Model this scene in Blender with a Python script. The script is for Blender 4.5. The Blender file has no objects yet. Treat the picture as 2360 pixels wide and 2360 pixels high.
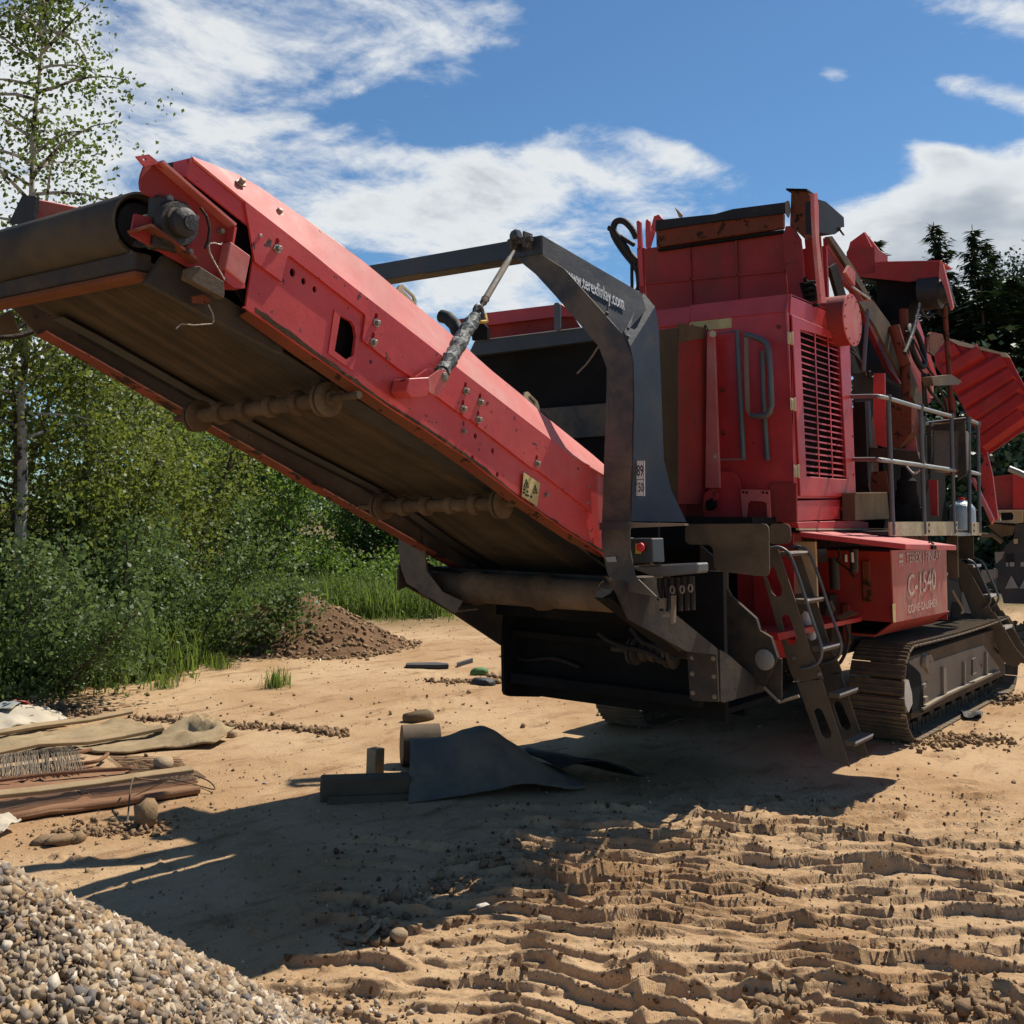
import bpy, bmesh, math, random
import numpy as np
from mathutils import Vector, Matrix, geometry
random.seed(7)
rng = np.random.default_rng(11)
scene = bpy.context.scene
COL = scene.collection
R = math.radians
# ---------------------------------------------------------------- camera
cam_d = bpy.data.cameras.new('camera'); cam = bpy.data.objects.new('camera', cam_d); COL.objects.link(cam)
cam_d.sensor_width = 36; cam_d.lens = 2447/2360*36; cam_d.shift_y = -393/2360
cam_d.clip_start = 0.1; cam_d.clip_end = 3000
_a, _b, _c = R(36.951), R(9.174), R(0.824)
_f = Vector((math.cos(_a)*math.cos(_b), math.sin(_a)*math.cos(_b), math.sin(_b)))
_r = Vector((math.sin(_a), -math.cos(_a), 0)); _u = _r.cross(_f)
_r2 = _r*math.cos(_c)+_u*math.sin(_c); _u2 = -_r*math.sin(_c)+_u*math.cos(_c)
cam.matrix_world = Matrix(((_r2.x,_u2.x,-_f.x,0),(_r2.y,_u2.y,-_f.y,0),(_r2.z,_u2.z,-_f.z,2.0),(0,0,0,1)))
scene.camera = cam
# ---------------------------------------------------------------- light
SUN_DIR = Vector((0.73, -0.11, 1.0)).normalized()        # towards the sun
SUN_EL = math.asin(SUN_DIR.z); SUN_AZ = math.atan2(SUN_DIR.y, SUN_DIR.x)
sd = bpy.data.lights.new('sun', 'SUN'); sd.energy = 5.0; sd.angle = R(0.53); sd.color = (1.0, 0.925, 0.81)
sun = bpy.data.objects.new('sun', sd); COL.objects.link(sun)
sun.rotation_euler = SUN_DIR.to_track_quat('Z', 'Y').to_euler(); sun.location = (0, 0, 30)
scene.view_settings.view_transform = 'Standard'; scene.view_settings.look = 'None'
scene.view_settings.exposure = 0.30; scene.view_settings.gamma = 1.0; scene.view_settings.use_curve_mapping = False
try:
    scene.cycles.max_bounces = 8; scene.cycles.transparent_max_bounces = 8
    scene.cycles.use_denoising = True
except Exception: pass
# ---------------------------------------------------------------- node helper
class N:
    """small helper round a node tree"""
    def __init__(s, tree): s.t = tree; s.n = tree.nodes; s.l = tree.links
    def new(s, typ, **kw):
        n = s.n.new(typ)
        for k, v in kw.items():
            if k.startswith('i_'):
                key = k[2:]; key = int(key) if key.isdigit() else key.replace('_', ' ')
                s.put(n.inputs[key], v)
            else: setattr(n, k, v)
        return n
    def put(s, sock, v):
        if isinstance(v, bpy.types.NodeSocket): s.l.new(v, sock)
        elif isinstance(v, bpy.types.Node): s.l.new(v.outputs[0], sock)
        else:
            if isinstance(v, (tuple, list)) and len(v) == 3 and sock.type == 'RGBA': v = (*v, 1)
            sock.default_value = v
    def math(s, op, a, b=None, c=None, clamp=False):
        n = s.n.new('ShaderNodeMath'); n.operation = op; n.use_clamp = clamp
        for i, v in enumerate((a, b, c)):
            if v is not None: s.put(n.inputs[i], v)
        return n.outputs[0]
    def mix(s, f, a, b, typ='RGBA', blend='MIX'):
        n = s.n.new('ShaderNodeMix'); n.data_type = typ; n.blend_type = blend if typ == 'RGBA' else 'MIX'
        ia, ib, o = {'RGBA': (6, 7, 2), 'FLOAT': (2, 3, 0), 'VECTOR': (4, 5, 1)}[typ]
        s.put(n.inputs[0], f); s.put(n.inputs[ia], a); s.put(n.inputs[ib], b)
        return n.outputs[o]
    def noise(s, vec, scale, detail=4, rough=.55, dist=0, out=0):
        n = s.n.new('ShaderNodeTexNoise'); n.inputs['Scale'].default_value = scale; n.inputs['Detail'].default_value = detail
        n.inputs['Roughness'].default_value = rough; n.inputs['Distortion'].default_value = dist
        if vec is not None: s.put(n.inputs['Vector'], vec)
        return n.outputs[out]
    def ramp(s, f, lo, hi, a=0.0, b=1.0):
        n = s.n.new('ShaderNodeMapRange'); n.interpolation_type = 'SMOOTHSTEP'
        for i, v in enumerate((f, lo, hi, a, b)): s.put(n.inputs[i], v)
        return n.outputs[0]
# ---------------------------------------------------------------- sky (world): clear blue with broken cumulus
world = bpy.data.worlds.new('World'); scene.world = world; world.use_nodes = True
W = N(world.node_tree); W.n.clear()
SKY_STRENGTH = 0.085
skyt = W.new('ShaderNodeTexSky', sky_type='NISHITA', sun_disc=False, sun_elevation=SUN_EL, sun_rotation=math.pi/2-SUN_AZ,
             altitude=150, air_density=1.0, dust_density=0.2, ozone_density=3.0)
tc = W.new('ShaderNodeTexCoord'); sep = W.new('ShaderNodeSeparateXYZ', i_0=tc.outputs['Generated'])
az = W.math('ARCTAN2', sep.outputs[1], sep.outputs[0]); el = W.math('ARCSINE', sep.outputs[2])
def blob(ae, da, de, rot, wt):
    """one soft cloud bank (or gap) round an azimuth/elevation; da, de half sizes in radians"""
    a = W.math('SUBTRACT', az, ae[0]); e = W.math('SUBTRACT', el, ae[1]); c, s_ = math.cos(rot), math.sin(rot)
    p = W.math('ADD', W.math('MULTIPLY', a, c/da), W.math('MULTIPLY', e, s_/da))
    q = W.math('ADD', W.math('MULTIPLY', a, -s_/de), W.math('MULTIPLY', e, c/de))
    d2 = W.math('ADD', W.math('MULTIPLY', p, p), W.math('MULTIPLY', q, q))
    return W.math('MULTIPLY', W.math('POWER', 2.718, W.math('MULTIPLY', d2, -1.0)), wt)
BLOBS = [  # centre, half sizes, tilt, weight
 ((0.973,0.397), .17, .075, -.25, .22), ((0.86,0.4), .12, .07, -.3, .24), ((0.815,0.324), .10, .035, -.25, .12),
 ((0.666,0.306), .19, .048, -.12, .40), ((0.752,0.259), .13, .035, .1, .26), ((0.552,0.316), .09, .03, .35, .26),
 ((0.629,0.232), .16, .05, 0, .22), ((0.748,0.445), .075, .045, -.1, .30), ((0.653,0.46), .05, .03, -.3, .26),
 ((0.586,0.439), .035, .02, -.2, .36), ((0.34,0.394), .030, .017, .25, .85), ((0.217,0.208), .17, .085, .42, .95),
 ((0.16,0.257), .10, .06, .5, .8), ((0.286,0.227), .09, .045, .40, .45), ((0.253,0.353), .13, .05, .4, -.4), ((0.718,0.314), .08, .03, 0, .15), ((0.204,0.36), .06, .014, .35, .55), ((0.242,0.311), .05, .014, .5, .55), ((0.506,0.341), .05, .016, .4, .3), ((0.46,0.328), .05, .018, .4, .34),
 ((0.217,0.434), .09, .020, .3, .42), ((1.056,0.286), .14, .09, 0, .22), ((1.108,0.336), .1, .12, 0, .22), ((1.014,0.137), .3, .05, 0, .35), ((0.577,0.183), .3, .03, 0, .2),
 ((0.449,0.411), .17, .10, 0, -.5), ((0.348,0.307), .11, .07, .4, -.42), ((0.812,0.364), .05, .012, -.4, -.25),
 ((1.021,0.412), .035, .02, -.7, -.22), ((0.789,0.306), .06, .014, -.1, -.25), ((0.698,0.363), .09, .022, -.05, -.35), ((0.811,0.217), .05, .02, 0, -.2)]
dens = None
for bl in BLOBS:
    b_ = blob(*bl); dens = b_ if dens is None else W.math('ADD', dens, b_)
# clouds lie on a flat layer: project the direction on it so they shrink towards the horizon
inv = W.math('DIVIDE', 1.0, W.math('ADD', W.math('MAXIMUM', sep.outputs[2], 0.0), 0.22))
lay = W.new('ShaderNodeCombineXYZ', i_0=W.math('MULTIPLY', sep.outputs[0], inv), i_1=W.math('MULTIPLY', sep.outputs[1], inv), i_2=W.math('MULTIPLY', sep.outputs[2], 1.6))
n1 = W.noise(lay, 4.6, 10, .62, .35); n2 = W.noise(lay, 15.0, 6, .65, .5); n3 = W.noise(lay, 1.3, 3, .5)
dd = W.math('ADD', W.math('MULTIPLY', n1, 1.25), W.math('MULTIPLY', n2, .38))
dd = W.math('ADD', W.math('ADD', dd, dens), W.math('MULTIPLY', W.math('SUBTRACT', n3, .5), .25))
mask = W.ramp(dd, .88, 1.30)
mask = W.math('MULTIPLY', mask, W.ramp(sep.outputs[2], -.02, .05))
shade = W.math('MULTIPLY', W.ramp(dd, 1.22, 1.75), W.ramp(W.noise(lay, 3.1, 4, .5), .34, .62))
K = 1.0/SKY_STRENGTH
ccol = W.mix(shade, (.66*K, .68*K, .69*K), (.33*K, .37*K, .42*K))
tint = W.mix(1.0, skyt.outputs[0], (0.58, 0.81, 0.94), blend='MULTIPLY')
bg = W.new('ShaderNodeBackground', i_Color=W.mix(W.math('MULTIPLY', mask, .96), tint, ccol), i_Strength=SKY_STRENGTH)
W.new('ShaderNodeOutputWorld', i_0=bg)
# ---------------------------------------------------------------- materials
MATS = {}
def mat(name, base, rough=.6, spec=.4, metal=0, dust=None, dust_amt=.3, dust_scale=3., up=.25, chips=None, chip_amt=.0, chip_scale=14., var=.15,
        bump=.02, bump_scale=40., streak=0, island=0, lin=0, fade=None, world=0):
    """painted / bare / dusty surface: colour variation, dust lying on upward faces and in patches, chips to the metal"""
    m = bpy.data.materials.new(name); m.use_nodes = True; T = N(m.node_tree); T.n.clear()
    t = T.new('ShaderNodeTexCoord'); vec = t.outputs['Object']
    geo = T.new('ShaderNodeNewGeometry')
    if world: vec = geo.outputs['Position']
    v = T.noise(vec, 2.3, 5, .6); col = T.mix(T.ramp(v, .3, .7), tuple(c*(1-var) for c in base), tuple(min(1, c*(1+var)) for c in base))
    rg = T.math('MULTIPLY_ADD', T.noise(vec, 9, 3), .25, rough-.12)
    if island:
        col = T.mix(T.math('MULTIPLY', geo.outputs['Random Per Island'], island), col, tuple(c*.45 for c in base))
    if fade:
        fn = T.math('ADD', T.math('MULTIPLY', T.noise(vec, 1.1, 5, .62, .6), .7), T.math('MULTIPLY', T.noise(vec, 5.5, 6, .65, .3), .3))
        col = T.mix(T.ramp(fn, .42, .66, 0, fade[1]), col, fade[0])
    if dust:
        nz = T.new('ShaderNodeSeparateXYZ', i_0=geo.outputs['Normal']).outputs[2]
        dn = T.noise(vec, dust_scale, 7, .65, .4)
        if lin:
            ml = T.new('ShaderNodeMapping', i_0=vec); ml.inputs['Scale'].default_value = (.10, 5.5, .10)
            dn = T.math('ADD', T.math('MULTIPLY', dn, .35), T.math('MULTIPLY', T.noise(ml, 2.2, 6, .65), .65))
        if streak:
            mp = T.new('ShaderNodeMapping', i_0=vec); mp.inputs['Scale'].default_value = (1, 1, .12)
            dn = T.math('ADD', T.math('MULTIPLY', dn, 1-streak), T.math('MULTIPLY', T.noise(mp, 9, 4, .6), streak))
        f = T.math('ADD', T.ramp(dn, .62-dust_amt*.5, .95-dust_amt*.5, 0, .2+dust_amt*.9), T.math('MULTIPLY', T.math('MAXIMUM', nz, 0), up), clamp=True)
        col = T.mix(f, col, dust); rg = T.math('ADD', rg, T.math('MULTIPLY', f, .3), clamp=True)
    if chips:
        cn = T.noise(vec, chip_scale, 6, .62)
        cf = T.ramp(cn, .74-chip_amt*.35, .77-chip_amt*.35)
        col = T.mix(cf, col, chips); rg = T.math('ADD', rg, T.math('MULTIPLY', cf, .2), clamp=True)
    b = T.new('ShaderNodeBump', i_Strength=.5, i_Distance=bump, i_Height=T.noise(vec, bump_scale, 6, .65))
    p = T.new('ShaderNodeBsdfPrincipled', i_Base_Color=col, i_Roughness=rg, i_Metallic=metal, i_Normal=b)
    p.inputs['Specular IOR Level'].default_value = spec
    T.new('ShaderNodeOutputMaterial', i_0=p)
    MATS[name] = m; return m
DUST = (.30, .215, .13)
RUST = (.075, .032, .018)
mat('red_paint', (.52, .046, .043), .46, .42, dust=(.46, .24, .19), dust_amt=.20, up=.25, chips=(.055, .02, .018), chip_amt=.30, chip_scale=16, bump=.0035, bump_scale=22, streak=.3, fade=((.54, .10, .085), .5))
mat('red_sunlit', (.56, .125, .11), .58, .3, dust=(.56, .35, .31), dust_amt=.38, up=.22, chips=(.10, .02, .02), chip_amt=.14, bump=.003, bump_scale=18, fade=((.60, .22, .19), .4))  # dusty red with a paler base standing in for sunlight on bright faces
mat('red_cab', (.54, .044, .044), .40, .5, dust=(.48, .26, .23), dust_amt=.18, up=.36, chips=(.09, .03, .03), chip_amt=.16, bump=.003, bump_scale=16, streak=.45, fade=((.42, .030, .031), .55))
mat('red_old_shaded', (.31, .028, .026), .60, .3, dust=(.14, .065, .045), dust_amt=.45, up=.20, chips=(.045, .02, .018), chip_amt=.22, chip_scale=8, bump=.006, streak=.4)  # old dark red, also used for faces coloured as if shaded
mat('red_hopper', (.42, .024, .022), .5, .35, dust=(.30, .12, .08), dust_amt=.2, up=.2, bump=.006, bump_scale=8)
mat('red_panel', (.50, .05, .055), .5, .4, dust=(.44, .29, .20), dust_amt=.62, dust_scale=2.2, up=.1, bump=.003, streak=.55)
mat('red_rust', (.20, .045, .028), .75, .2, dust=(.12, .06, .03), dust_amt=.6, up=.1, chips=(.04, .022, .015), chip_amt=.5, chip_scale=10, bump=.01)
mat('orange_rust', (.17, .058, .027), .85, .15, dust=(.13, .06, .03), dust_amt=.5, bump=.01)
mat('dark_grey', (.040, .046, .054), .42, .45, dust=(.13, .105, .075), dust_amt=.30, up=.12, chips=(.14, .12, .10), chip_amt=.02, bump=.003, bump_scale=15)
mat('grey_dusty', (.045, .050, .055), .60, .35, dust=(.20, .155, .10), dust_amt=.55, up=.25, bump=.004)
mat('chassis', (.036, .034, .033), .75, .25, dust=(.115, .085, .053), dust_amt=.48, up=.30, bump=.008, bump_scale=18)
mat('black_shade', (.012, .012, .012), .9, .15, dust=(.05, .04, .03), dust_amt=.2, up=.05, bump=.01)  # near-black for black parts; also stands in for shade in gaps and cavities
mat('brown_dirt', (.165, .118, .078), .95, .1, dust=(.065, .045, .03), dust_amt=.6, up=0, bump=.03, bump_scale=28)
mat('rubber', (.016, .016, .017), .62, .3, dust=(.10, .08, .055), dust_amt=.30, up=.15, bump=.004)
mat('rubber_dusty', (.095, .092, .088), .8, .2, dust=(.21, .17, .12), dust_amt=.62, up=.2, bump=.006, bump_scale=14)
mat('belt', (.092, .068, .045), .92, .12, dust=(.028, .026, .022), dust_amt=.62, lin=1, dust_scale=4, up=0, bump=.004)
mat('belt_rubber', (.052, .046, .038), .8, .25, dust=(.12, .092, .06), dust_amt=.5, dust_scale=2.2, up=.05, bump=.006, bump_scale=14)
mat('caked_dirt', (.055, .036, .022), .95, .1, dust=(.14, .09, .05), dust_amt=.5, bump=.012, bump_scale=40)
mat('grease', (.022, .021, .020), .5, .4, dust=(.07, .055, .04), dust_amt=.4, bump=.012, bump_scale=30)
mat('steel_galv', (.30, .31, .31), .5, .5, .55, dust=(.22, .18, .13), dust_amt=.4, up=.15, bump=.003)
mat('steel_grey', (.115, .122, .128), .48, .5, .3, dust=(.17, .14, .10), dust_amt=.4, up=.1, bump=.003)
mat('steel_bolt', (.30, .27, .23), .45, .5, .7, dust=(.18, .13, .08), dust_amt=.4)
mat('steel_worn', (.22, .185, .145), .62, .4, .15, dust=(.31, .235, .15), dust_amt=.5, up=.25, bump=.006, streak=.4)
mat('steel_bright', (.55, .54, .52), .45, .5, .5, dust=(.4, .34, .26), dust_amt=.3)
mat('cream', (.60, .50, .30), .55, .4, dust=(.30, .22, .13), dust_amt=.35, up=.05, bump=.003)
mat('cream_bright', (.72, .62, .36), .5, .4)
mat('brown_metal', (.085, .062, .042), .7, .3, dust=(.20, .145, .085), dust_amt=.5, up=.25, chips=(.05, .03, .02), chip_amt=.2, bump=.006)
mat('ladder_brown', (.105, .078, .052), .65, .35, dust=(.20, .15, .095), dust_amt=.45, up=.3, bump=.004, streak=.3)
mat('tan_dust', (.15, .105, .06), .9, .1, dust=(.07, .05, .035), dust_amt=.5, bump=.006, streak=.5)
mat('step_white', (.68, .66, .62), .6, .3, dust=(.4, .33, .25), dust_amt=.3)
mat('track_mud', (.085, .062, .042), .85, .2, world=1, dust=(.16, .115, .07), dust_amt=.6, up=.28, bump=.012, bump_scale=30)
mat('track_shoe', (.09, .075, .062), .7, .35, .1, dust=(.20, .145, .088), dust_amt=.6, world=1, dust_scale=5, up=.35, bump=.008)
mat('track_frame', (.20, .175, .145), .7, .3, dust=(.28, .215, .14), dust_amt=.6, up=.3, chips=(.07, .05, .035), chip_amt=.25, chip_scale=6, bump=.008, streak=.6)
mat('sticker', (.58, .47, .20), .6, .3, dust=(.35, .25, .13), dust_amt=.45)
mat('white_print', (.70, .70, .68), .6, .3)
mat('plate_white', (.72, .73, .72), .5, .4, dust=(.4, .35, .28), dust_amt=.2)
mat('black_print', (.012, .012, .013), .6, .3)
mat('faded_print', (.64, .54, .45), .7, .2, dust=(.45, .16, .14), dust_amt=.55, dust_scale=24, up=0)
mat('yellow', (.62, .42, .05), .5, .4)
mat('red_button', (.65, .03, .03), .4, .5)
mat('wood', (.36, .265, .155), .85, .15, dust=(.25, .17, .09), dust_amt=.4, bump=.006)
mat('wood_old', (.16, .115, .072), .9, .15, dust=(.10, .07, .045), dust_amt=.5, bump=.01)
mat('screen_wire', (.17, .082, .045), .75, .3, dust=(.25, .15, .085), dust_amt=.5, up=.1)
mat('screen_mat', (.21, .105, .06), .9, .15, dust=(.29, .17, .095), dust_amt=.5, up=.1, bump=.01, bump_scale=70)
mat('tarp', (.36, .275, .16), .85, .15, dust=(.22, .15, .08), dust_amt=.55, dust_scale=4, up=0, bump=.01)
mat('cloth', (.55, .50, .40), .9, .1, dust=(.42, .33, .21), dust_amt=.4, dust_scale=5, bump=.01)
mat('cloth_red', (.60, .17, .14), .9, .1, dust=(.5, .3, .2), dust_amt=.3)
mat('cloth_blue', (.22, .27, .29), .9, .1, dust=(.4, .35, .25), dust_amt=.4)
mat('white_board', (.66, .64, .60), .7, .2, dust=(.4, .33, .24), dust_amt=.35)
mat('bark_birch', (.38, .35, .31), .8, .2, chips=(.05, .045, .04), chip_amt=.62, chip_scale=5, bump=.01)
mat('bark_dark', (.085, .068, .05), .9, .1, bump=.02, bump_scale=20)
mat('stone', (.34, .25, .155), .9, .15, bump=.02)
mat('clod', (.27, .175, .10), .95, .1, dust=(.30, .205, .118), dust_amt=.5, up=.2, bump=.02, island=.35)
mat('damp_clod', (.13, .078, .042), .95, .1, dust=(.22, .14, .08), dust_amt=.4, up=.1, bump=.01, island=.4)
mat('green_scrap', (.10, .22, .07), .6, .3)
mat('machine_dark', (.028, .034, .042), .5, .4, dust=(.10, .08, .06), dust_amt=.3, up=.2)
mat('tri_grey', (.30, .31, .32), .6, .3, dust=(.15, .13, .11), dust_amt=.4)
mat('jug_blue', (.42, .56, .62), .25, .5)
mat('pale_yellow', (.50, .43, .28), .6, .3, dust=(.3, .22, .13), dust_amt=.5)
mat('tyre', (.028, .028, .028), .8, .2, dust=(.14, .12, .09), dust_amt=.4, up=.5)
mat('box_grey', (.21, .20, .18), .6, .3, dust=(.2, .16, .11), dust_amt=.4)
mat('hose', (.022, .018, .016), .6, .3, dust=(.06, .042, .028), dust_amt=.35, up=.05)
def leaf_mat(name, a, b, trans=.45, tcol=None):
    m = bpy.data.materials.new(name); m.use_nodes = True; T = N(m.node_tree); T.n.clear()
    g = T.new('ShaderNodeNewGeometry'); col = T.mix(g.outputs['Random Per Island'], a, b)
    t = T.new('ShaderNodeTexCoord'); nn = T.noise(t.outputs['Object'], 1.1, 3, .5)
    col = T.mix(T.ramp(nn, .35, .65), T.mix(.5, col, a), col)
    p = T.new('ShaderNodeBsdfPrincipled', i_Base_Color=col, i_Roughness=.50); p.inputs['Specular IOR Level'].default_value = .32
    tr = T.new('ShaderNodeBsdfTranslucent', i_Color=T.mix(.6, col, tcol or (.16, .24, .03)))
    T.new('ShaderNodeOutputMaterial', i_0=T.new('ShaderNodeMixShader', i_0=trans, i_1=p, i_2=tr)); MATS[name] = m
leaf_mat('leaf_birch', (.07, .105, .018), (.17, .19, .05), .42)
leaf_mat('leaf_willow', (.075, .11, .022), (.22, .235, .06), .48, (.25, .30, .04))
leaf_mat('leaf_dark', (.028, .066, .014), (.075, .14, .028), .36, (.10, .2, .02))  # colour kept darker so the back trees read as shaded gaps
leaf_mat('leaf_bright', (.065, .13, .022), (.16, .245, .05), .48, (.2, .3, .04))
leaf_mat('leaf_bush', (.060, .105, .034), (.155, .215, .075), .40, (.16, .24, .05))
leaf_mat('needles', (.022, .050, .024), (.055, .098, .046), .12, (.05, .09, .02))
leaf_mat('grass_blades', (.09, .15, .03), (.21, .25, .07), .45, (.22, .32, .04))
def pebble_mat(name, cols):
    m = bpy.data.materials.new(name); m.use_nodes = True; T = N(m.node_tree); T.n.clear()
    g = T.new('ShaderNodeNewGeometry'); cr = T.new('ShaderNodeValToRGB', i_0=g.outputs['Random Per Island'])
    cr.color_ramp.interpolation = 'CONSTANT'; e = cr.color_ramp.elements
    while len(e) < len(cols): e.new(.5)
    for i, c in enumerate(cols): e[i].position = i/len(cols); e[i].color = (*c, 1)
    t = T.new('ShaderNodeTexCoord'); nn = T.noise(t.outputs['Object'], 60, 4, .6)
    col = T.mix(T.ramp(nn, .3, .7), T.mix(.22, cr.outputs[0], (.1, .07, .04)), cr.outputs[0])
    b = T.new('ShaderNodeBump', i_Strength=.5, i_Distance=.006, i_Height=nn)
    p = T.new('ShaderNodeBsdfPrincipled', i_Base_Color=col, i_Roughness=.8, i_Normal=b); p.inputs['Specular IOR Level'].default_value = .25
    T.new('ShaderNodeOutputMaterial', i_0=p); MATS[name] = m
pebble_mat('pebbles', [(.30,.225,.15),(.42,.33,.23),(.22,.165,.115),(.23,.16,.10),(.50,.40,.28),(.25,.20,.155),(.38,.265,.15),(.60,.52,.41),(.19,.14,.10),(.36,.27,.18),(.15,.135,.125),(.42,.29,.155),(.31,.22,.135),(.41,.32,.22),(.27,.165,.085),(.34,.255,.165)])
def sand_mat():
    m = bpy.data.materials.new('sand'); m.use_nodes = True; T = N(m.node_tree); T.n.clear()
    t = T.new('ShaderNodeTexCoord'); v = t.outputs['Object']
    big = T.noise(v, .55, 5, .6, .5); mid = T.noise(v, 3.1, 6, .62, .3); fine = T.noise(v, 48, 6, .7)
    col = T.mix(T.ramp(big, .32, .68), (.385, .240, .125), (.50, .345, .20))
    ms = T.new('ShaderNodeMapping', i_0=v); ms.inputs['Rotation'].default_value = (0, 0, R(53)); ms.inputs['Scale'].default_value = (.55, 1.7, 1)
    mid2 = T.noise(ms, 2.6, 7, .66, .4)
    col = T.mix(T.ramp(mid2, .50, .70, 0, .75), col, (.215, .118, .056))
    col = T.mix(T.ramp(mid, .52, .76, 0, .5), col, (.235, .130, .060))
    col = T.mix(T.ramp(mid, .40, .22, 0, .5), col, (.46, .33, .195))
    col = T.mix(T.ramp(fine, .52, .74, 0, .5), col, (.20, .125, .065))
    vo = T.new('ShaderNodeTexVoronoi', i_Vector=v, i_Scale=38.); vo.feature = 'F1'
    sel = T.new('ShaderNodeSeparateColor', i_0=vo.outputs['Color']).outputs[0]
    spk = T.math('MULTIPLY', T.ramp(vo.outputs['Distance'], .32, .22), T.ramp(sel, .80, .83))
    col = T.mix(T.math('MULTIPLY', spk, .7), col, (.56, .47, .36))
    # darker earth towards the tree line
    sp = T.new('ShaderNodeSeparateXYZ', i_0=v)
    far = T.math('ADD', T.math('MULTIPLY', sp.outputs[0], .6), T.math('MULTIPLY', sp.outputs[1], .8))
    fn = T.math('ADD', far, T.math('MULTIPLY', T.math('SUBTRACT', T.noise(v, .5, 4), .5), 5))
    col = T.mix(T.ramp(fn, 17.5, 22, 0, .8), col, (.10, .085, .035))
    hgt = T.math('ADD', T.math('MULTIPLY', T.noise(v, 17, 6, .68), .6), T.math('MULTIPLY', fine, .4))
    hgt = T.math('ADD', hgt, T.math('MULTIPLY', spk, .4))
    b = T.new('ShaderNodeBump', i_Strength=.9, i_Distance=.022, i_Height=hgt)
    p = T.new('ShaderNodeBsdfPrincipled', i_Base_Color=col, i_Roughness=.95, i_Normal=b); p.inputs['Specular IOR Level'].default_value = .1
    T.new('ShaderNodeOutputMaterial', i_0=p); MATS['sand'] = m
sand_mat()
mat('mound_earth', (.150, .086, .047), .95, .1, dust=(.24, .145, .08), dust_amt=.35, dust_scale=2.5, up=.1, bump=.05, bump_scale=12)
# ---------------------------------------------------------------- object helpers
def props(o, label=None, cat=None, group=None, kind=None):
    for k, v in (('label', label), ('category', cat), ('group', group), ('kind', kind)):
        if v: o[k] = v
    return o
def link_mesh(name, me, m=None, parent=None, loc=None, smooth=False):
    if m and not me.materials: me.materials.append(MATS[m])
    o = bpy.data.objects.new(name, me); COL.objects.link(o)
    if parent is not None:
        o.parent = parent
        if parent.type == 'EMPTY': o.matrix_parent_inverse = Matrix.Translation(-parent.location)
        else: o.matrix_parent_inverse = parent.matrix_basis.inverted() if parent.parent is None or True else Matrix()
    if loc is not None: o.location = loc
    if smooth:
        me.polygons.foreach_set('use_smooth', [True]*len(me.polygons))
    return o
def thing(name, label, cat, loc=(0, 0, 0), group=None):
    o = bpy.data.objects.new(name, None); COL.objects.link(o); o.location = loc; o.empty_display_size = .3
    return props(o, label, cat, group)
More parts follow.
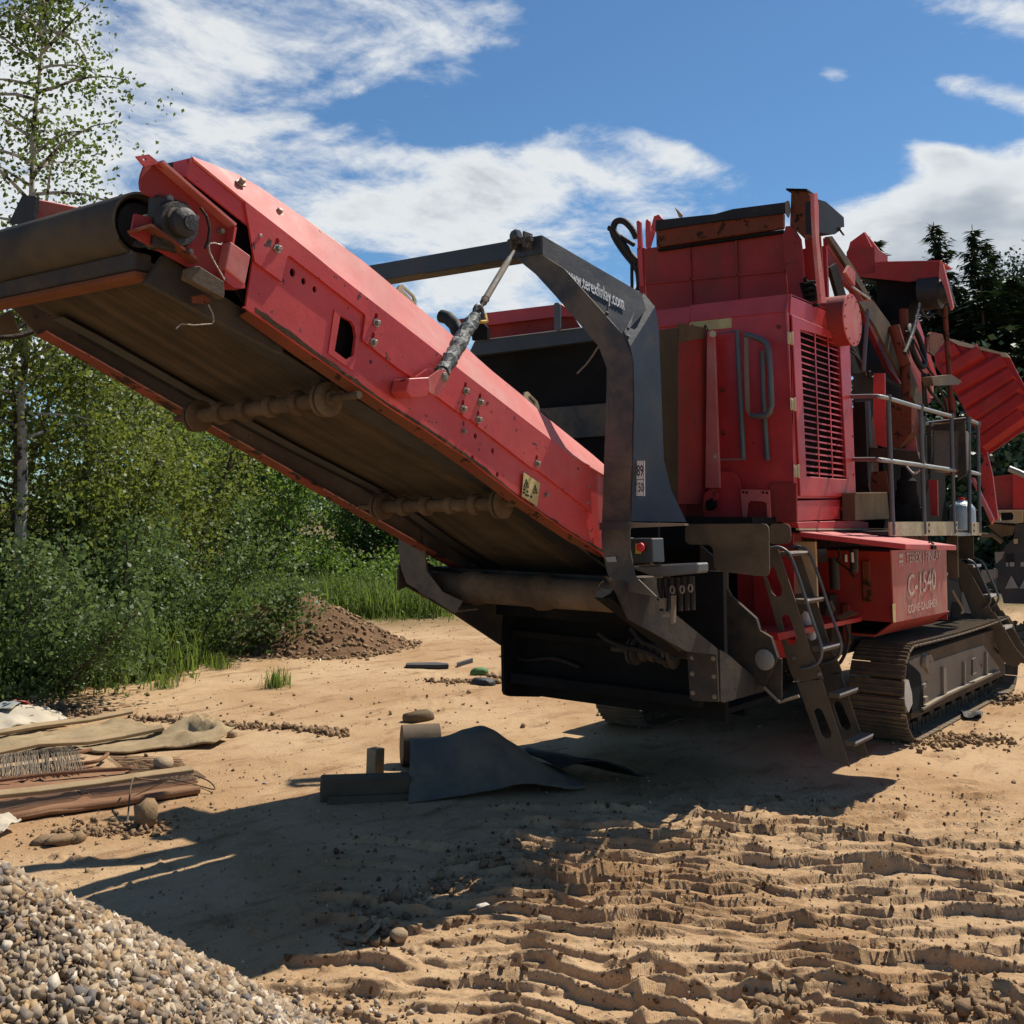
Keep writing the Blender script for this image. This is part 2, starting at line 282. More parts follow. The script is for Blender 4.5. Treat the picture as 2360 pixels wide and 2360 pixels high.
class B:
    """collects shapes into one mesh"""
    def __init__(s): s.v = []; s.f = []
    def add(s, v, f):
        n = len(s.v); s.v += [tuple(p) for p in v]; s.f += [tuple(i+n for i in q) for q in f]; return s
    def box(s, x0, x1, y0, y1, z0, z1):
        v = [(x, y, z) for x in (x0, x1) for y in (y0, y1) for z in (z0, z1)]
        return s.add(v, [(0,1,3,2),(4,6,7,5),(0,4,5,1),(2,3,7,6),(0,2,6,4),(1,5,7,3)])
    def prism(s, pts, d, holes=()):
        """planar polygon (3D points) pushed along d; holes are closed loops in the same plane"""
        d = Vector(d); loops = [[Vector(p) for p in pts]]+[[Vector(p) for p in h] for h in holes]
        flat = [p for l in loops for p in l]
        tris = geometry.tessellate_polygon(loops) if (len(loops) > 1 or len(pts) > 4) else ([(0,1,2,3)] if len(pts) == 4 else [(0,1,2)])
        n = len(flat); f = []
        for t in tris: f.append(tuple(t)); f.append(tuple(i+n for i in reversed(t)))
        k = 0
        for l in loops:
            m_ = len(l)
            for i in range(m_): a, b = k+i, k+(i+1) % m_; f.append((a, b, b+n, a+n))
            k += m_
        return s.add(flat+[p+d for p in flat], f)
    def py(s, xz, y0, y1, holes=()):
        return s.prism([(x, y0, z) for x, z in xz], (0, y1-y0, 0), [[(x, y0, z) for x, z in h] for h in holes])
    def px(s, yz, x0, x1, holes=()):
        return s.prism([(x0, y, z) for y, z in yz], (x1-x0, 0, 0), [[(x0, y, z) for y, z in h] for h in holes])
    def pz(s, xy, z0, z1): return s.prism([(x, y, z0) for x, y in xy], (0, 0, z1-z0))
    def strip(s, a, b, th):
        """band between two polylines of equal length, thickened by th along its normal"""
        n = len(a); a = [Vector(p) for p in a]; b = [Vector(p) for p in b]; vv = []
        for i in range(n):
            t = (a[min(i+1, n-1)]-a[max(i-1, 0)]); nn = t.cross(b[i]-a[i]); nn.normalize()
            vv += [a[i], b[i], b[i]+nn*th, a[i]+nn*th]
        f = []
        for i in range(n-1):
            for k in range(4): p, q = 4*i+k, 4*i+(k+1) % 4; f.append((p, q, q+4, p+4))
        f += [(0, 1, 2, 3), (4*n-1, 4*n-2, 4*n-3, 4*n-4)]
        return s.add(vv, f)
    def tube(s, pts, r, seg=10, closed=False):
        pts = [Vector(p) for p in pts]; n = len(pts); rr = r if isinstance(r, (list, tuple)) else [r]*n; vv = []; up = None
        for i, p in enumerate(pts):
            if closed: t = pts[(i+1) % n]-pts[i-1]
            else: t = pts[min(i+1, n-1)]-pts[max(i-1, 0)]
            t.normalize()
            if up is None: up = t.orthogonal().normalized()
            up = (up-t*up.dot(t)).normalized(); w = t.cross(up)
            for k in range(seg):
                a = 2*math.pi*k/seg; vv.append(p+(up*math.cos(a)+w*math.sin(a))*rr[i])
        f = []
        for i in range(n if closed else n-1):
            for k in range(seg):
                a, b = i*seg+k, i*seg+(k+1) % seg; c = ((i+1) % n)*seg
                f.append((a, b, c+(k+1) % seg, c+k))
        if not closed: f += [tuple(range(seg))[::-1], tuple((n-1)*seg+k for k in range(seg))]
        return s.add(vv, f)
    def lathe(s, prof, origin, axis, seg=20):
        """profile of (distance along axis, radius)"""
        o = Vector(origin); t = Vector(axis).normalized(); p = t.orthogonal().normalized(); w = t.cross(p); n = len(prof); vv = []; f = []
        for d, r_ in prof:
            for k in range(seg):
                a = 2*math.pi*k/seg; vv.append(o+t*d+(p*math.cos(a)+w*math.sin(a))*max(r_, 1e-4))
        for i in range(n-1):
            for k in range(seg): a, b = i*seg+k, i*seg+(k+1) % seg; f.append((a, b, b+seg, a+seg))
        f += [tuple(range(seg))[::-1], tuple((n-1)*seg+k for k in range(seg))]
        return s.add(vv, f)
    def cyl(s, a, b, r, seg=16): return s.tube([a, b], r, seg)
    def mesh(s, name, bevel=0):
        me = bpy.data.meshes.new(name); me.from_pydata(s.v, [], s.f); me.validate()
        bm = bmesh.new(); bm.from_mesh(me); bmesh.ops.recalc_face_normals(bm, faces=bm.faces)
        if bevel:
            ed = [e for e in bm.edges if len(e.link_faces) == 2 and e.calc_face_angle(0) > .6]
            bmesh.ops.bevel(bm, geom=ed, offset=bevel, segments=1, affect='EDGES', clamp_overlap=True)
        bm.to_mesh(me); bm.free(); return me
    def obj(s, name, m, parent=None, label=None, bevel=0, smooth=None, loc=None):
        me = s.mesh(name, bevel); o = link_mesh(name, me, m, parent, loc)
        if smooth: shade(me, smooth)
        if label: o['label'] = label
        return o
def shade(me, ang=40):
    bm = bmesh.new(); bm.from_mesh(me)
    for f in bm.faces: f.smooth = True
    for e in bm.edges:
        if len(e.link_faces) == 2 and e.calc_face_angle(0) > R(ang): e.smooth = False
    bm.to_mesh(me); bm.free()
def ring(c, rx, ry, axis, n=12):
    """closed loop of points round c; axis 'y' or 'x' is the normal"""
    out = []
    for k in range(n):
        a = 2*math.pi*k/n; p, q = rx*math.cos(a), ry*math.sin(a)
        out.append((c[0]+p, c[1]+q))
    return out
def rounded(pts, r, n=4):
    """2D polygon with its corners rounded"""
    out = []; m_ = len(pts)
    for i in range(m_):
        p = Vector(pts[i]); a = Vector(pts[i-1])-p; b = Vector(pts[(i+1) % m_])-p
        k = min(r, a.length*.45, b.length*.45); a = p+a.normalized()*k; b = p+b.normalized()*k
        for j in range(n+1):
            t = j/n; out.append(tuple(a*(1-t)**2+p*2*t*(1-t)+b*t*t))
    return out
def slot(cx, cz, ux, uz, L, r, n=5):
    """round-ended slot loop centred (cx,cz), long axis (ux,uz)"""
    out = []; px, pz = -uz, ux
    for e in (1, -1):
        for k in range(n+1):
            a = -math.pi/2+math.pi*k/n
            out.append((cx+e*(ux*(L/2)+(ux*math.cos(a)*r+px*math.sin(a)*r)), cz+e*(uz*(L/2)+(uz*math.cos(a)*r+pz*math.sin(a)*r))))
    return out
def text_obj(name, s, origin, u, v, size, m, parent, depth=.002, spacing=1.0, stretch=1.0):
    """flat lettering: u is the reading direction, v the up direction"""
    cu = bpy.data.curves.new(name, 'FONT'); cu.body = s; cu.size = size; cu.extrude = depth; cu.offset = .012*size; cu.space_character = spacing; cu.resolution_u = 3
    tmp = bpy.data.objects.new('tmp_text', cu); COL.objects.link(tmp)
    bpy.context.view_layer.update()
    me = bpy.data.meshes.new_from_object(tmp.evaluated_get(bpy.context.evaluated_depsgraph_get()))
    bpy.data.objects.remove(tmp); bpy.data.curves.remove(cu)
    u = Vector(u).normalized(); v = Vector(v); v = v if abs(u.dot(v)) < 1e-6 else v; n = u.cross(v).normalized(); v = v.normalized()
    M_ = Matrix(((u.x*stretch, v.x, n.x, origin[0]), (u.y*stretch, v.y, n.y, origin[1]), (u.z*stretch, v.z, n.z, origin[2]), (0, 0, 0, 1)))
    me.transform(M_); me.name = name; me.materials.clear()
    return link_mesh(name, me, m, parent)
def smooth_pts(q, n=5):
    q = [Vector(p) for p in q]; sm = []
    for i in range(len(q)-1):
        a, b_, c, d = q[max(i-1, 0)], q[i], q[i+1], q[min(i+2, len(q)-1)]
        for k in range(n):
            t = k/n; sm.append(.5*((2*b_)+(-a+c)*t+(2*a-5*b_+4*c-d)*t*t+(-a+3*b_-3*c+d)*t**3))
    return sm+[q[-1]]
def copy_tree(o, parent=None):
    c = o.copy(); COL.objects.link(c)
    if parent is not None: c.parent = parent
    for ch in o.children: copy_tree(ch, c)
    return c
# ---------------------------------------------------------------- numpy value noise
def vnoise(x, y, seed=0):
    xi = np.floor(x).astype(np.int64); yi = np.floor(y).astype(np.int64); xf = x-xi; yf = y-yi
    def h(a, b):
        n = (a*374761393+b*668265263+seed*974711) & 0xffffffff
        n = ((n ^ (n >> 13))*1274126177) & 0xffffffff
        return ((n ^ (n >> 16)) & 0xffff)/65535.0
    u = xf*xf*(3-2*xf); v = yf*yf*(3-2*yf)
    return (h(xi, yi)*(1-u)+h(xi+1, yi)*u)*(1-v)+(h(xi, yi+1)*(1-u)+h(xi+1, yi+1)*u)*v
def fbm(x, y, oct=4, seed=0, rough=.5):
    s = 0; a = 1; t = 0
    for i in range(oct): s = s+a*vnoise(x*2**i+17.3*i, y*2**i-9.1*i, seed+i); t += a; a *= rough
    return s/t-.5
def sstep(a, b, x):
    t = np.clip((x-a)/(b-a), 0, 1); return t*t*(3-2*t)
# ================================================================ GROUND
def ground_h(x, y):
    x = np.asarray(x, float); y = np.asarray(y, float)
    u = .6*x-.8*y; v = .8*x+.6*y
    h = .07*fbm(x*.35, y*.35, 3, 3)+.05*fbm(x*1.3, y*1.3, 4, 8)+.014*fbm(x*7, y*7, 4, 21, .6)
    for uc, wd, v0, v1, sp, amp, sd_ in ((.35, .95, 2.2, 7.6, .20, .058, 1), (-.05, .7, 2.2, 7.2, .24, .045, 31), (.85, .8, 2.4, 7.4, .22, .048, 37), (1.65, .9, 2.4, 7.8, .21, .050, 41), (2.25, .95, 2.2, 8.2, .20, .054, 5), (-.75, .55, 4.7, 7.0, .22, .05, 9), (1.22, .6, 2.2, 7.2, .20, .046, 13), (3.1, .9, 4.0, 9.5, .24, .045, 17), (-.40, .7, 3.0, 4.9, .23, .05, 21), (2.8, .6, 2.6, 5.5, .22, .05, 25)):
        wob = .26*fbm(u*2.6+sd_, v*.9, 3, 30+sd_, .45)+.08*(u-uc)
        ph = (v+wob*1.3)/sp; k = np.floor(ph); fr = ph-k
        jit = vnoise(k*1.7+.5, np.full_like(k, sd_*3.1), 40+sd_)           # each bar print has its own depth and reach
        shape = sstep(0, .085, fr+.16*fbm(u*3.5, v*3.5, 2, 75))*(1-fr)**1.5
        env = sstep(wd*.5*(1+.5*jit), wd*.5*(.55+.3*jit), np.abs(u-uc-.25*(jit-.5)))*sstep(v0-.3, v0+.3, v)*sstep(v1+.4, v1-.4, v)
        pat = sstep(-.34, -.16, fbm(u*1.6+3*sd_, v*1.6, 3, 60+sd_)+.35*(jit-.5))
        h = h+amp*(.25+1.2*jit)*shape*env*pat*(.7+.6*vnoise(u*5, v*5, 71))
    rz = sstep(-.95, -.5, u)*sstep(3.8, 3.2, u)*sstep(8.4, 7.4, v); h = h+.020*rz*fbm(x*14, y*14, 4, 81, .6)
    # crumbled lumps between the prints
    lump = fbm(x*11, y*11, 3, 91, .6); h = h+.03*np.maximum(lump-.17, 0)/.2*sstep(-.1, .15, fbm(x*.9, y*.9, 2, 77))
    # the ground under the machine is pressed flat; low rise towards the wood
    flat = sstep(0, .8, np.maximum(np.abs(x-11.6)-3.2, np.abs(y-4.3)-1.6)); h = h*(.35+.65*flat)
    h = h+.5*sstep(19, 40, v)
    return h
def gz(x, y): return float(ground_h(np.array([x]), np.array([y]))[0])
def build_ground():
    rs = [.25]
    while rs[-1] < 9.5: rs.append(rs[-1]*(1.0036 if rs[-1] > 7.6 else 1.0015 if rs[-1] > 2.7 else 1.05))
    while rs[-1] < 24: rs.append(rs[-1]*1.009)
    while rs[-1] < 1500: rs.append(rs[-1]*1.06)
    mid = R(36.951); half = R(31)
    an = list(np.linspace(mid-half, mid+half, 560))
    an += list(np.linspace(mid+half, mid-half+2*math.pi, 44)[1:-1])
    rs = np.array(rs); an = np.array(an); nr, na = len(rs), len(an)
    X = rs[:, None]*np.cos(an)[None]; Y = rs[:, None]*np.sin(an)[None]; Z = ground_h(X, Y)
    Z = Z*np.clip((400-rs)/300, 0, 1)[:, None]
    co = np.stack([X, Y, Z], -1).reshape(-1, 3)
    i = np.arange(nr-1)[:, None]*na; j = np.arange(na)[None]; j2 = (j+1) % na
    q = np.stack([i+j, i+na+j, i+na+j2, i+j2], -1).reshape(-1, 4)
    me = bpy.data.meshes.new('ground'); me.vertices.add(len(co)+1); me.vertices.foreach_set('co', np.concatenate([co.ravel(), [0, 0, 0]]))
    c = len(co); tri = np.stack([np.full(na, c), np.arange(na), (np.arange(na)+1) % na], -1)
    loops = np.concatenate([q.ravel(), tri.ravel()]); starts = np.concatenate([np.arange(len(q))*4, len(q)*4+np.arange(na)*3])
    me.loops.add(len(loops)); me.loops.foreach_set('vertex_index', loops.astype(np.int32))
    me.polygons.add(len(starts)); me.polygons.foreach_set('loop_start', starts.astype(np.int32))
    me.update(calc_edges=True); me.validate()
    o = link_mesh('ground', me, 'sand', smooth=True); o['kind'] = 'structure'
build_ground()
# ---------------------------------------------------------------- loose stones in one mesh
_ico = bmesh.new(); bmesh.ops.create_icosphere(_ico, subdivisions=1, radius=1.0)
ICO_V = np.array([v.co for v in _ico.verts]); ICO_F = np.array([[v.index for v in f.verts] for f in _ico.faces]); _ico.free()
OCT_V = np.array([(1,0,0),(-1,0,0),(0,1,0),(0,-1,0),(0,0,1),(0,0,-1),(.65,.65,.5),(-.65,.6,-.4)]); 
def rot_mats(n):
    q = rng.normal(size=(n, 4)); q /= np.linalg.norm(q, axis=1)[:, None]; w, x, y, z = q.T
    return np.stack([np.stack([1-2*(y*y+z*z), 2*(x*y-z*w), 2*(x*z+y*w)], -1), np.stack([2*(x*y+z*w), 1-2*(x*x+z*z), 2*(y*z-x*w)], -1),
                     np.stack([2*(x*z-y*w), 2*(y*z+x*w), 1-2*(x*x+y*y)], -1)], 1)
def tri_mesh(name, V, F, m, parent=None, smooth=False):
    me = bpy.data.meshes.new(name); V = np.asarray(V, np.float32); F = np.asarray(F, np.int32); k = F.shape[1]
    me.vertices.add(len(V)); me.vertices.foreach_set('co', V.ravel()); me.loops.add(F.size); me.loops.foreach_set('vertex_index', F.ravel())
    me.polygons.add(len(F)); me.polygons.foreach_set('loop_start', np.arange(len(F), dtype=np.int32)*k); me.update(calc_edges=True)
    return link_mesh(name, me, m, parent, smooth=smooth)
CUB_V = np.array([(x, y, z) for x in (-.62, .62) for y in (-.62, .62) for z in (-.62, .62)], float)
CUB_F = np.array([(0,1,3),(0,3,2),(4,6,7),(4,7,5),(0,4,5),(0,5,1),(2,3,7),(2,7,6),(0,2,6),(0,6,4),(1,5,7),(1,7,3)])
def chips(name, P, S, m, parent=None, rough=.55, lo=.42):
    """angular crushed stones: skewed twelve-sided blocks, one island each"""
    n = len(P); V = np.repeat(CUB_V[None], n, 0)*(1+rough*rng.uniform(-1, 1, (n, 8, 3)))*rng.uniform(lo, 1.3, (n, 1, 3))
    V = np.einsum('nij,nkj->nki', rot_mats(n), V)*np.asarray(S)[:, None, None]+np.asarray(P)[:, None]
    return tri_mesh(name, V.reshape(-1, 3), (CUB_F[None]+(np.arange(n)*8)[:, None, None]).reshape(-1, 3), m, parent)
def stones(name, P, S, m, parent=None, rough=.28, flat=.75):
    """angular stones at points P with radii S, one island each"""
    n = len(P); V = np.repeat(ICO_V[None], n, 0)*(1+rough*rng.uniform(-1, 1, (n, len(ICO_V), 1)))
    V = V*rng.uniform(flat*.7, 1.25, (n, 1, 3)); V = np.einsum('nij,nkj->nki', rot_mats(n), V)*np.asarray(S)[:, None, None]+np.asarray(P)[:, None]
    F = (ICO_F[None]+(np.arange(n)*len(ICO_V))[:, None, None]).reshape(-1, 3)
    return tri_mesh(name, V.reshape(-1, 3), F, m, parent)
def one_stone(name, p, s, sc, m, label, cat, group=None):
    V = ICO_V.copy(); bm = bmesh.new(); bmesh.ops.create_icosphere(bm, subdivisions=2, radius=1)
    V = np.array([v.co for v in bm.verts]); F = np.array([[v.index for v in f.verts] for f in bm.faces]); bm.free()
    V = np.sign(V)*np.abs(V)**(.7 if m != 'clod' else .9); V = V*(1+(.16 if m != 'clod' else .24)*rng.uniform(-1, 1, (len(V), 1)))*np.array(sc)*s
    a = rng.uniform(0, 6.28); c, s_ = math.cos(a), math.sin(a); V = V@np.array([[c, -s_, 0], [s_, c, 0], [0, 0, 1]]).T+np.array(p)
    return props(tri_mesh(name, V, F, m), label, cat, group)
# clods and pebbles strewn over the sand (uncountable)
_gx, _gy = np.meshgrid((np.arange(400)/8-10)*.8, (np.arange(400)/8-10)*.8, indexing='ij'); CLUMP = fbm(_gx, _gy, 3, 123)
def scatter():
    P = []; S = []
    mid = R(36.951)
    for n, r0, r1, s0, s1, bias in ((4200, 2.6, 9, .0025, .009, 0), (260, 2.8, 8.5, .008, .020, 1), (2400, 8, 21, .006, .020, 0), (160, 9, 20, .015, .045, 1)):
        k = 0
        while k < n:
            r = math.sqrt(rng.uniform(r0*r0, r1*r1)); a = mid+rng.uniform(-R(29), R(29)); x, y = r*math.cos(a), r*math.sin(a)
            d = float(CLUMP[int((x+10)*8) % 400, int((y+10)*8) % 400])
            if d < (.02 if bias else -.06) and rng.uniform() > .12: continue
            s_ = s0+(s1-s0)*rng.uniform()**3
            P.append((x, y, s_*.25)); S.append(s_); k += 1
    P = np.array(P); P[:, 2] += ground_h(P[:, 0], P[:, 1])
    o = chips('soil_clods', P, S, 'clod'); props(o, 'crumbled brown soil clods and pebbles strewn over the sandy yard', 'soil clods', kind='stuff')
    n = 1500; r = np.sqrt(rng.uniform(7, 80, n)); a = mid+rng.uniform(-R(29), R(29), n); P = np.stack([r*np.cos(a), r*np.sin(a), np.zeros(n)], -1)
    P[:, 2] = ground_h(P[:, 0], P[:, 1])+.004
    o = chips('pebble_scatter', P, rng.uniform(.004, .013, n), 'pebbles'); props(o, 'pale pebbles scattered thinly over the bare sandy ground', 'pebbles', kind='stuff')
scatter()
# crumbs of earth broken off along the steep edges of the track prints
def rut_crumbs():
    n = 120000; u = rng.uniform(-1.3, 3.6, n); v = rng.uniform(2.6, 8.2, n); x = .6*u+.8*v; y = -.8*u+.6*v
    g = ground_h(x+.8*.014, y+.6*.014)-ground_h(x-.8*.014, y-.6*.014)
    k = (g > .014) & (rng.uniform(0, 1, n) < np.clip(g/.035, 0, 1)) & (np.abs(np.arctan2(y, x)-R(36.951)) < R(29)); x, y = x[k][:3200], y[k][:3200]
    s_ = .003+.0125*rng.uniform(0, 1, len(x))**2.5
    o = chips('rut_crumbs', np.stack([x, y, ground_h(x, y)+s_*.2], -1), s_, 'damp_clod'); props(o, 'dark damp crumbs of earth along the edges of the track prints', 'soil crumbs', kind='stuff')
rut_crumbs()
# gravel heap in the near corner
HA = (1.5, 3.0, 1.16, .70)
def heap_h(x, y):
    r = np.hypot(x-HA[0], y-HA[1]); return HA[2]-HA[3]*np.sqrt(r*r+.02)+.05*fbm(x*2.1, y*2.1, 3, 55)+.03*fbm(x*7, y*7, 3, 56)
def gravel_heap():
    t = thing('gravel_heap', 'heap of crushed pale brown gravel sloping down in the near corner beside the shadow', 'gravel heap', (HA[0], HA[1], 0))
    n = 90; g = np.linspace(-2.3, 2.3, n); X, Y = np.meshgrid(g+HA[0], g+HA[1]); Z = np.maximum(heap_h(X, Y)-.012, ground_h(X, Y)-.06)
    V = np.stack([X, Y, Z], -1).reshape(-1, 3); i = np.arange(n*n).reshape(n, n)
    F = np.stack([i[:-1, :-1], i[:-1, 1:], i[1:, 1:], i[1:, :-1]], -1).reshape(-1, 4)
    o = tri_mesh('gravel_core', V, F, 'clod', t, True)
    N_ = 185000; a = rng.uniform(0, 6.283, N_); r = np.sqrt(rng.uniform(0, 1, N_))*2.05; x = HA[0]+r*np.cos(a); y = HA[1]+r*np.sin(a)
    toe = np.maximum(0, r-1.45); keep = rng.uniform(0, 1, N_) < np.exp(-toe*7); x, y = x[keep], y[keep]
    ang = np.arctan2(y, x)
    infr = (np.abs(ang-R(36.951)) < R(27.5)) & (.8*x+.6*y < 5.2); keep = infr | (rng.uniform(0, 1, len(x)) < .10); x, y, infr = x[keep], y[keep], infr[keep]; n = len(x)
    s_ = np.where(infr, .0050+.0125*rng.uniform(0, 1, n)**2.2, .022)
    z = np.maximum(heap_h(x, y), ground_h(x, y))+s_*rng.uniform(.1, .7, n)
    o = chips('gravel_stones', np.stack([x, y, z], -1), s_*1.15, 'pebbles', t); o['kind'] = 'stuff'
gravel_heap()
def earth_mound():
    t = thing('earth_mound', 'mound of brown stony earth heaped before the bushes', 'earth mound', (11.1, 12.0, 0))
    cx, cy = 11.05, 12.5
    def mh(x, y):
        u = .6*(x-cx)-.8*(y-cy); v = .8*(x-cx)+.6*(y-cy); r = np.sqrt((np.where(u < .25, (u-.25)*.66, (u-.25)*.88))**2+(v*.9)**2+.03)
        return .82-.60*r+.14*fbm(x*1.3, y*1.3, 4, 5)+.09*fbm(x*5, y*5, 4, 6, .6)
    n = 120; g = np.linspace(-2.9, 2.9, n); X, Y = np.meshgrid(g+cx, g+cy); Z = np.maximum(mh(X, Y), ground_h(X, Y)-.05)
    V = np.stack([X, Y, Z], -1).reshape(-1, 3); i = np.arange(n*n).reshape(n, n)
    tri_mesh('mound_body', V, np.stack([i[:-1, :-1], i[:-1, 1:], i[1:, 1:], i[1:, :-1]], -1).reshape(-1, 4), 'mound_earth', t, True)
    N_ = 9000; x = cx+rng.uniform(-2.5, 2.3, N_); y = cy+rng.uniform(-2.5, 2.3, N_); h = mh(x, y); k = (h > -.12) & (rng.uniform(0, 1, N_) < .95-.6*np.clip(h, 0, 1)); x, y, h = x[k], y[k], h[k]
    s_ = .010+.052*rng.uniform(0, 1, len(x))**3
    o = chips('mound_stones', np.stack([x, y, np.maximum(h, ground_h(x, y))+.15*s_], -1), s_*.8, 'clod', t); o['kind'] = 'stuff'
earth_mound()
# ================================================================ CRUSHING MACHINE
M = thing('crushing_machine', 'huge red tracked crushing machine with raised front conveyor and grey gantry arch', 'crushing machine', (10.5, 4.37, 0))
YR, YL = 3.62, 5.12
BOLT = B().lathe([(0, .021), (.006, .021), (.006, .012), (.022, .012), (.024, .009)], (0, 0, 0), (0, -1, 0), 8).mesh('bolt'); BOLT.materials.append(MATS['steel_bolt'])
def bolts(parent, pts, y, name='bolt', sc=1.0, me=BOLT):
    for x, z in pts:
        o = link_mesh(name, me, None, parent, (x, y, z)); o.scale = (sc, sc, sc)
# ---- front conveyor -------------------------------------------------------
XE = 5.99
fold = [(2.577,3.436),(2.854,3.324),(3.094,3.235),(3.26,3.17),(3.399,3.112),(3.727,2.988),(3.998,2.887),(4.334,2.758),(4.735,2.608),(5.42,2.353)]+[(XE, 2.195)]
bott = [(5.781,1.76),(5.364,1.908),(4.917,2.079),(4.445,2.279),(4.103,2.406),(3.822,2.503),(3.401,2.663),(3.054,2.798),(2.886,2.859),(2.903,2.863)]
nose = [(2.904,2.879),(2.924,3.061),(2.934,3.176),(2.937,3.195),(2.923,3.205),(2.569,3.349),(2.563,3.359)]
panel_out = fold+[(XE, 1.60)]+bott+nose
hole_big = [(3.454,2.909),(3.529,2.892),(3.551,2.867),(3.562,2.825),(3.552,2.733),(3.506,2.703),(3.426,2.736)]
holes = [hole_big]
for c, r_ in (((3.153,3.06), .017), ((3.221,3.032), .014), ((3.29,3.007), .013), ((4.649,2.338), .013), ((4.473,2.289), .013), ((4.696,2.21), .013), ((4.494,2.409), .013)):
    holes.append([(c[0]+r_*math.cos(a*math.pi/4), c[1]+r_*1.25*math.sin(a*math.pi/4)) for a in range(8)])
side = B().py(panel_out, YR, YR+.012, holes).obj('side_panel', 'red_paint', M, 'dented red conveyor side panel with holes and bolts')
B().py([(2.70, 3.31), (3.6, 2.99), (5.9, 2.2), (5.9, 1.72), (3.6, 2.64), (2.95, 2.90), (2.80, 3.05)], 3.70, 3.712).obj('shade_backing', 'black_shade', M)  # black sheets added behind the openings in place of the shade inside
B().py([(2.572,3.396),(2.656,3.408),(3.03,3.247),(3.022,3.088),(2.886,3.112),(2.874,3.223),(2.5,3.401)], 3.73, 3.745).obj('shade_backing', 'black_shade', M)
# overlapping upper plate, 12 mm proud, edge recessed beneath it
lap = [(2.933,3.061)]
lap_edge = [(2.926,3.063),(3.082,3.003),(3.083,3.03),(3.106,3.121),(3.116,3.131),(3.598,2.944),(3.613,2.934),(3.599,2.817),(3.605,2.807),(3.659,2.786),(3.85,2.705),(3.946,2.673),(4.157,2.591),(4.333,2.522),(4.361,2.523),(4.366,2.508),(4.409,2.492),(4.428,2.498),(4.477,2.474),(4.486,2.484),(4.502,2.461),(5.017,2.251),(5.056,2.25),(5.572,2.04),(5.643,2.003)]
slots = []
SL = [(3.043,3.145), (3.684,2.907), (3.668,2.809), (4.383,2.642), (4.51,2.593), (4.365,2.544), (4.496,2.497), (5.048,2.285)]
for c in SL: slots.append(slot(c[0]-.004, c[1]+.018, .25, .97, .045, .011))
lapo = [(x, z-.006) for x, z in fold[1:-1]]+[(5.62, 2.30)]+lap_edge[::-1]
ov = B().py(lapo, YR-.014, YR-.002, slots).obj('overlap_panel', 'red_paint', M)
bolts(ov, SL, YR-.014, sc=1.05)
bolts(side, [(4.392,2.427), (5.165,2.107), (5.612,2.168), (5.598,2.071), (2.947,3.183)], YR, sc=.8)
# small raised frame round the sensor opening
B().py([(3.415,2.931),(3.552,2.9),(3.59,2.869),(3.553,2.655),(3.387,2.72)], YR-.006, YR-.001, [hole_big]).obj('opening_frame', 'red_paint', M)
# inclined skirt along the top
top = [(2.636,3.7,3.47),(2.949,3.7,3.467)]+[(3.288,3.75,3.373),(3.47,3.75,3.312),(3.74,3.75,3.226),(3.97,3.75,3.132)]+[(4.445,3.75,2.95),(4.73,3.75,2.82),(5.103,3.75,2.678),(5.303,3.75,2.589),(5.85,3.75,2.378)]+[(XE, 3.75, 2.32)]
f3 = [(x, YR-.002, z+.002) for x, z in fold]
def resample(pl, n):
    pl = [Vector(p) for p in pl]; L = [0]
    for a, b in zip(pl, pl[1:]): L.append(L[-1]+(b-a).length)
    out = []
    for i in range(n):
        d = L[-1]*i/(n-1); k = max(j for j in range(len(L)) if L[j] <= d+1e-9); k = min(k, len(pl)-2)
        out.append(pl[k].lerp(pl[k+1], (d-L[k])/max(1e-9, L[k+1]-L[k])))
    return out
def by_x(pl, xs):
    pl = sorted(pl, key=lambda p: p[0]); X_ = [p[0] for p in pl]
    return [Vector((x, np.interp(x, X_, [p[1] for p in pl]), np.interp(x, X_, [p[2] for p in pl]))) for x in xs]
xs = np.linspace(f3[0][0]+.004, XE, 26); top = [(x, 3.745 if x > 3.0 else 3.70+(x-2.57)*.1, z) for x, _, z in top]
sk_a = [p+Vector((0, -.003, -.012)) for p in by_x(f3, xs)]; sk_b = by_x(top, np.linspace(top[0][0], XE, 26))
for a, b in zip(sk_a, sk_b): b.z = max(b.z, a.z+.012)
B().strip([(p.x, YR+.016, p.z-.045) for p in sk_a], [(p.x, YR+.034, p.z+.012) for p in sk_a], .006).obj('fold_angle', 'red_old_shaded', M)
skirt = B().strip(sk_a, sk_b, .010).obj('skirt_panel', 'red_sunlit', M, 'faded red sloping skirt along the conveyor top, painted sunlit pink')
for c in ((2.875,3.67,3.412), (3.11,3.69,3.336)):
    o = link_mesh('bolt', BOLT, None, skirt, c); o.rotation_euler = (-.8, 0, 0); o.scale = (1.2,)*3
# nose end plate and black rubber behind it
B().prism([(2.585,3.633,3.442),(2.585,3.651,3.369),(2.585,3.712,3.368),(2.585,3.747,3.385),(2.585,3.754,3.447)], (.012, 0, 0)).obj('nose_plate', 'red_paint', M)
B().prism([(2.62,3.805,3.467),(2.62,3.798,3.406),(2.62,3.871,3.45),(2.62,3.877,3.471)], (.02, 0, 0)).obj('rubber_skirt', 'rubber', M)
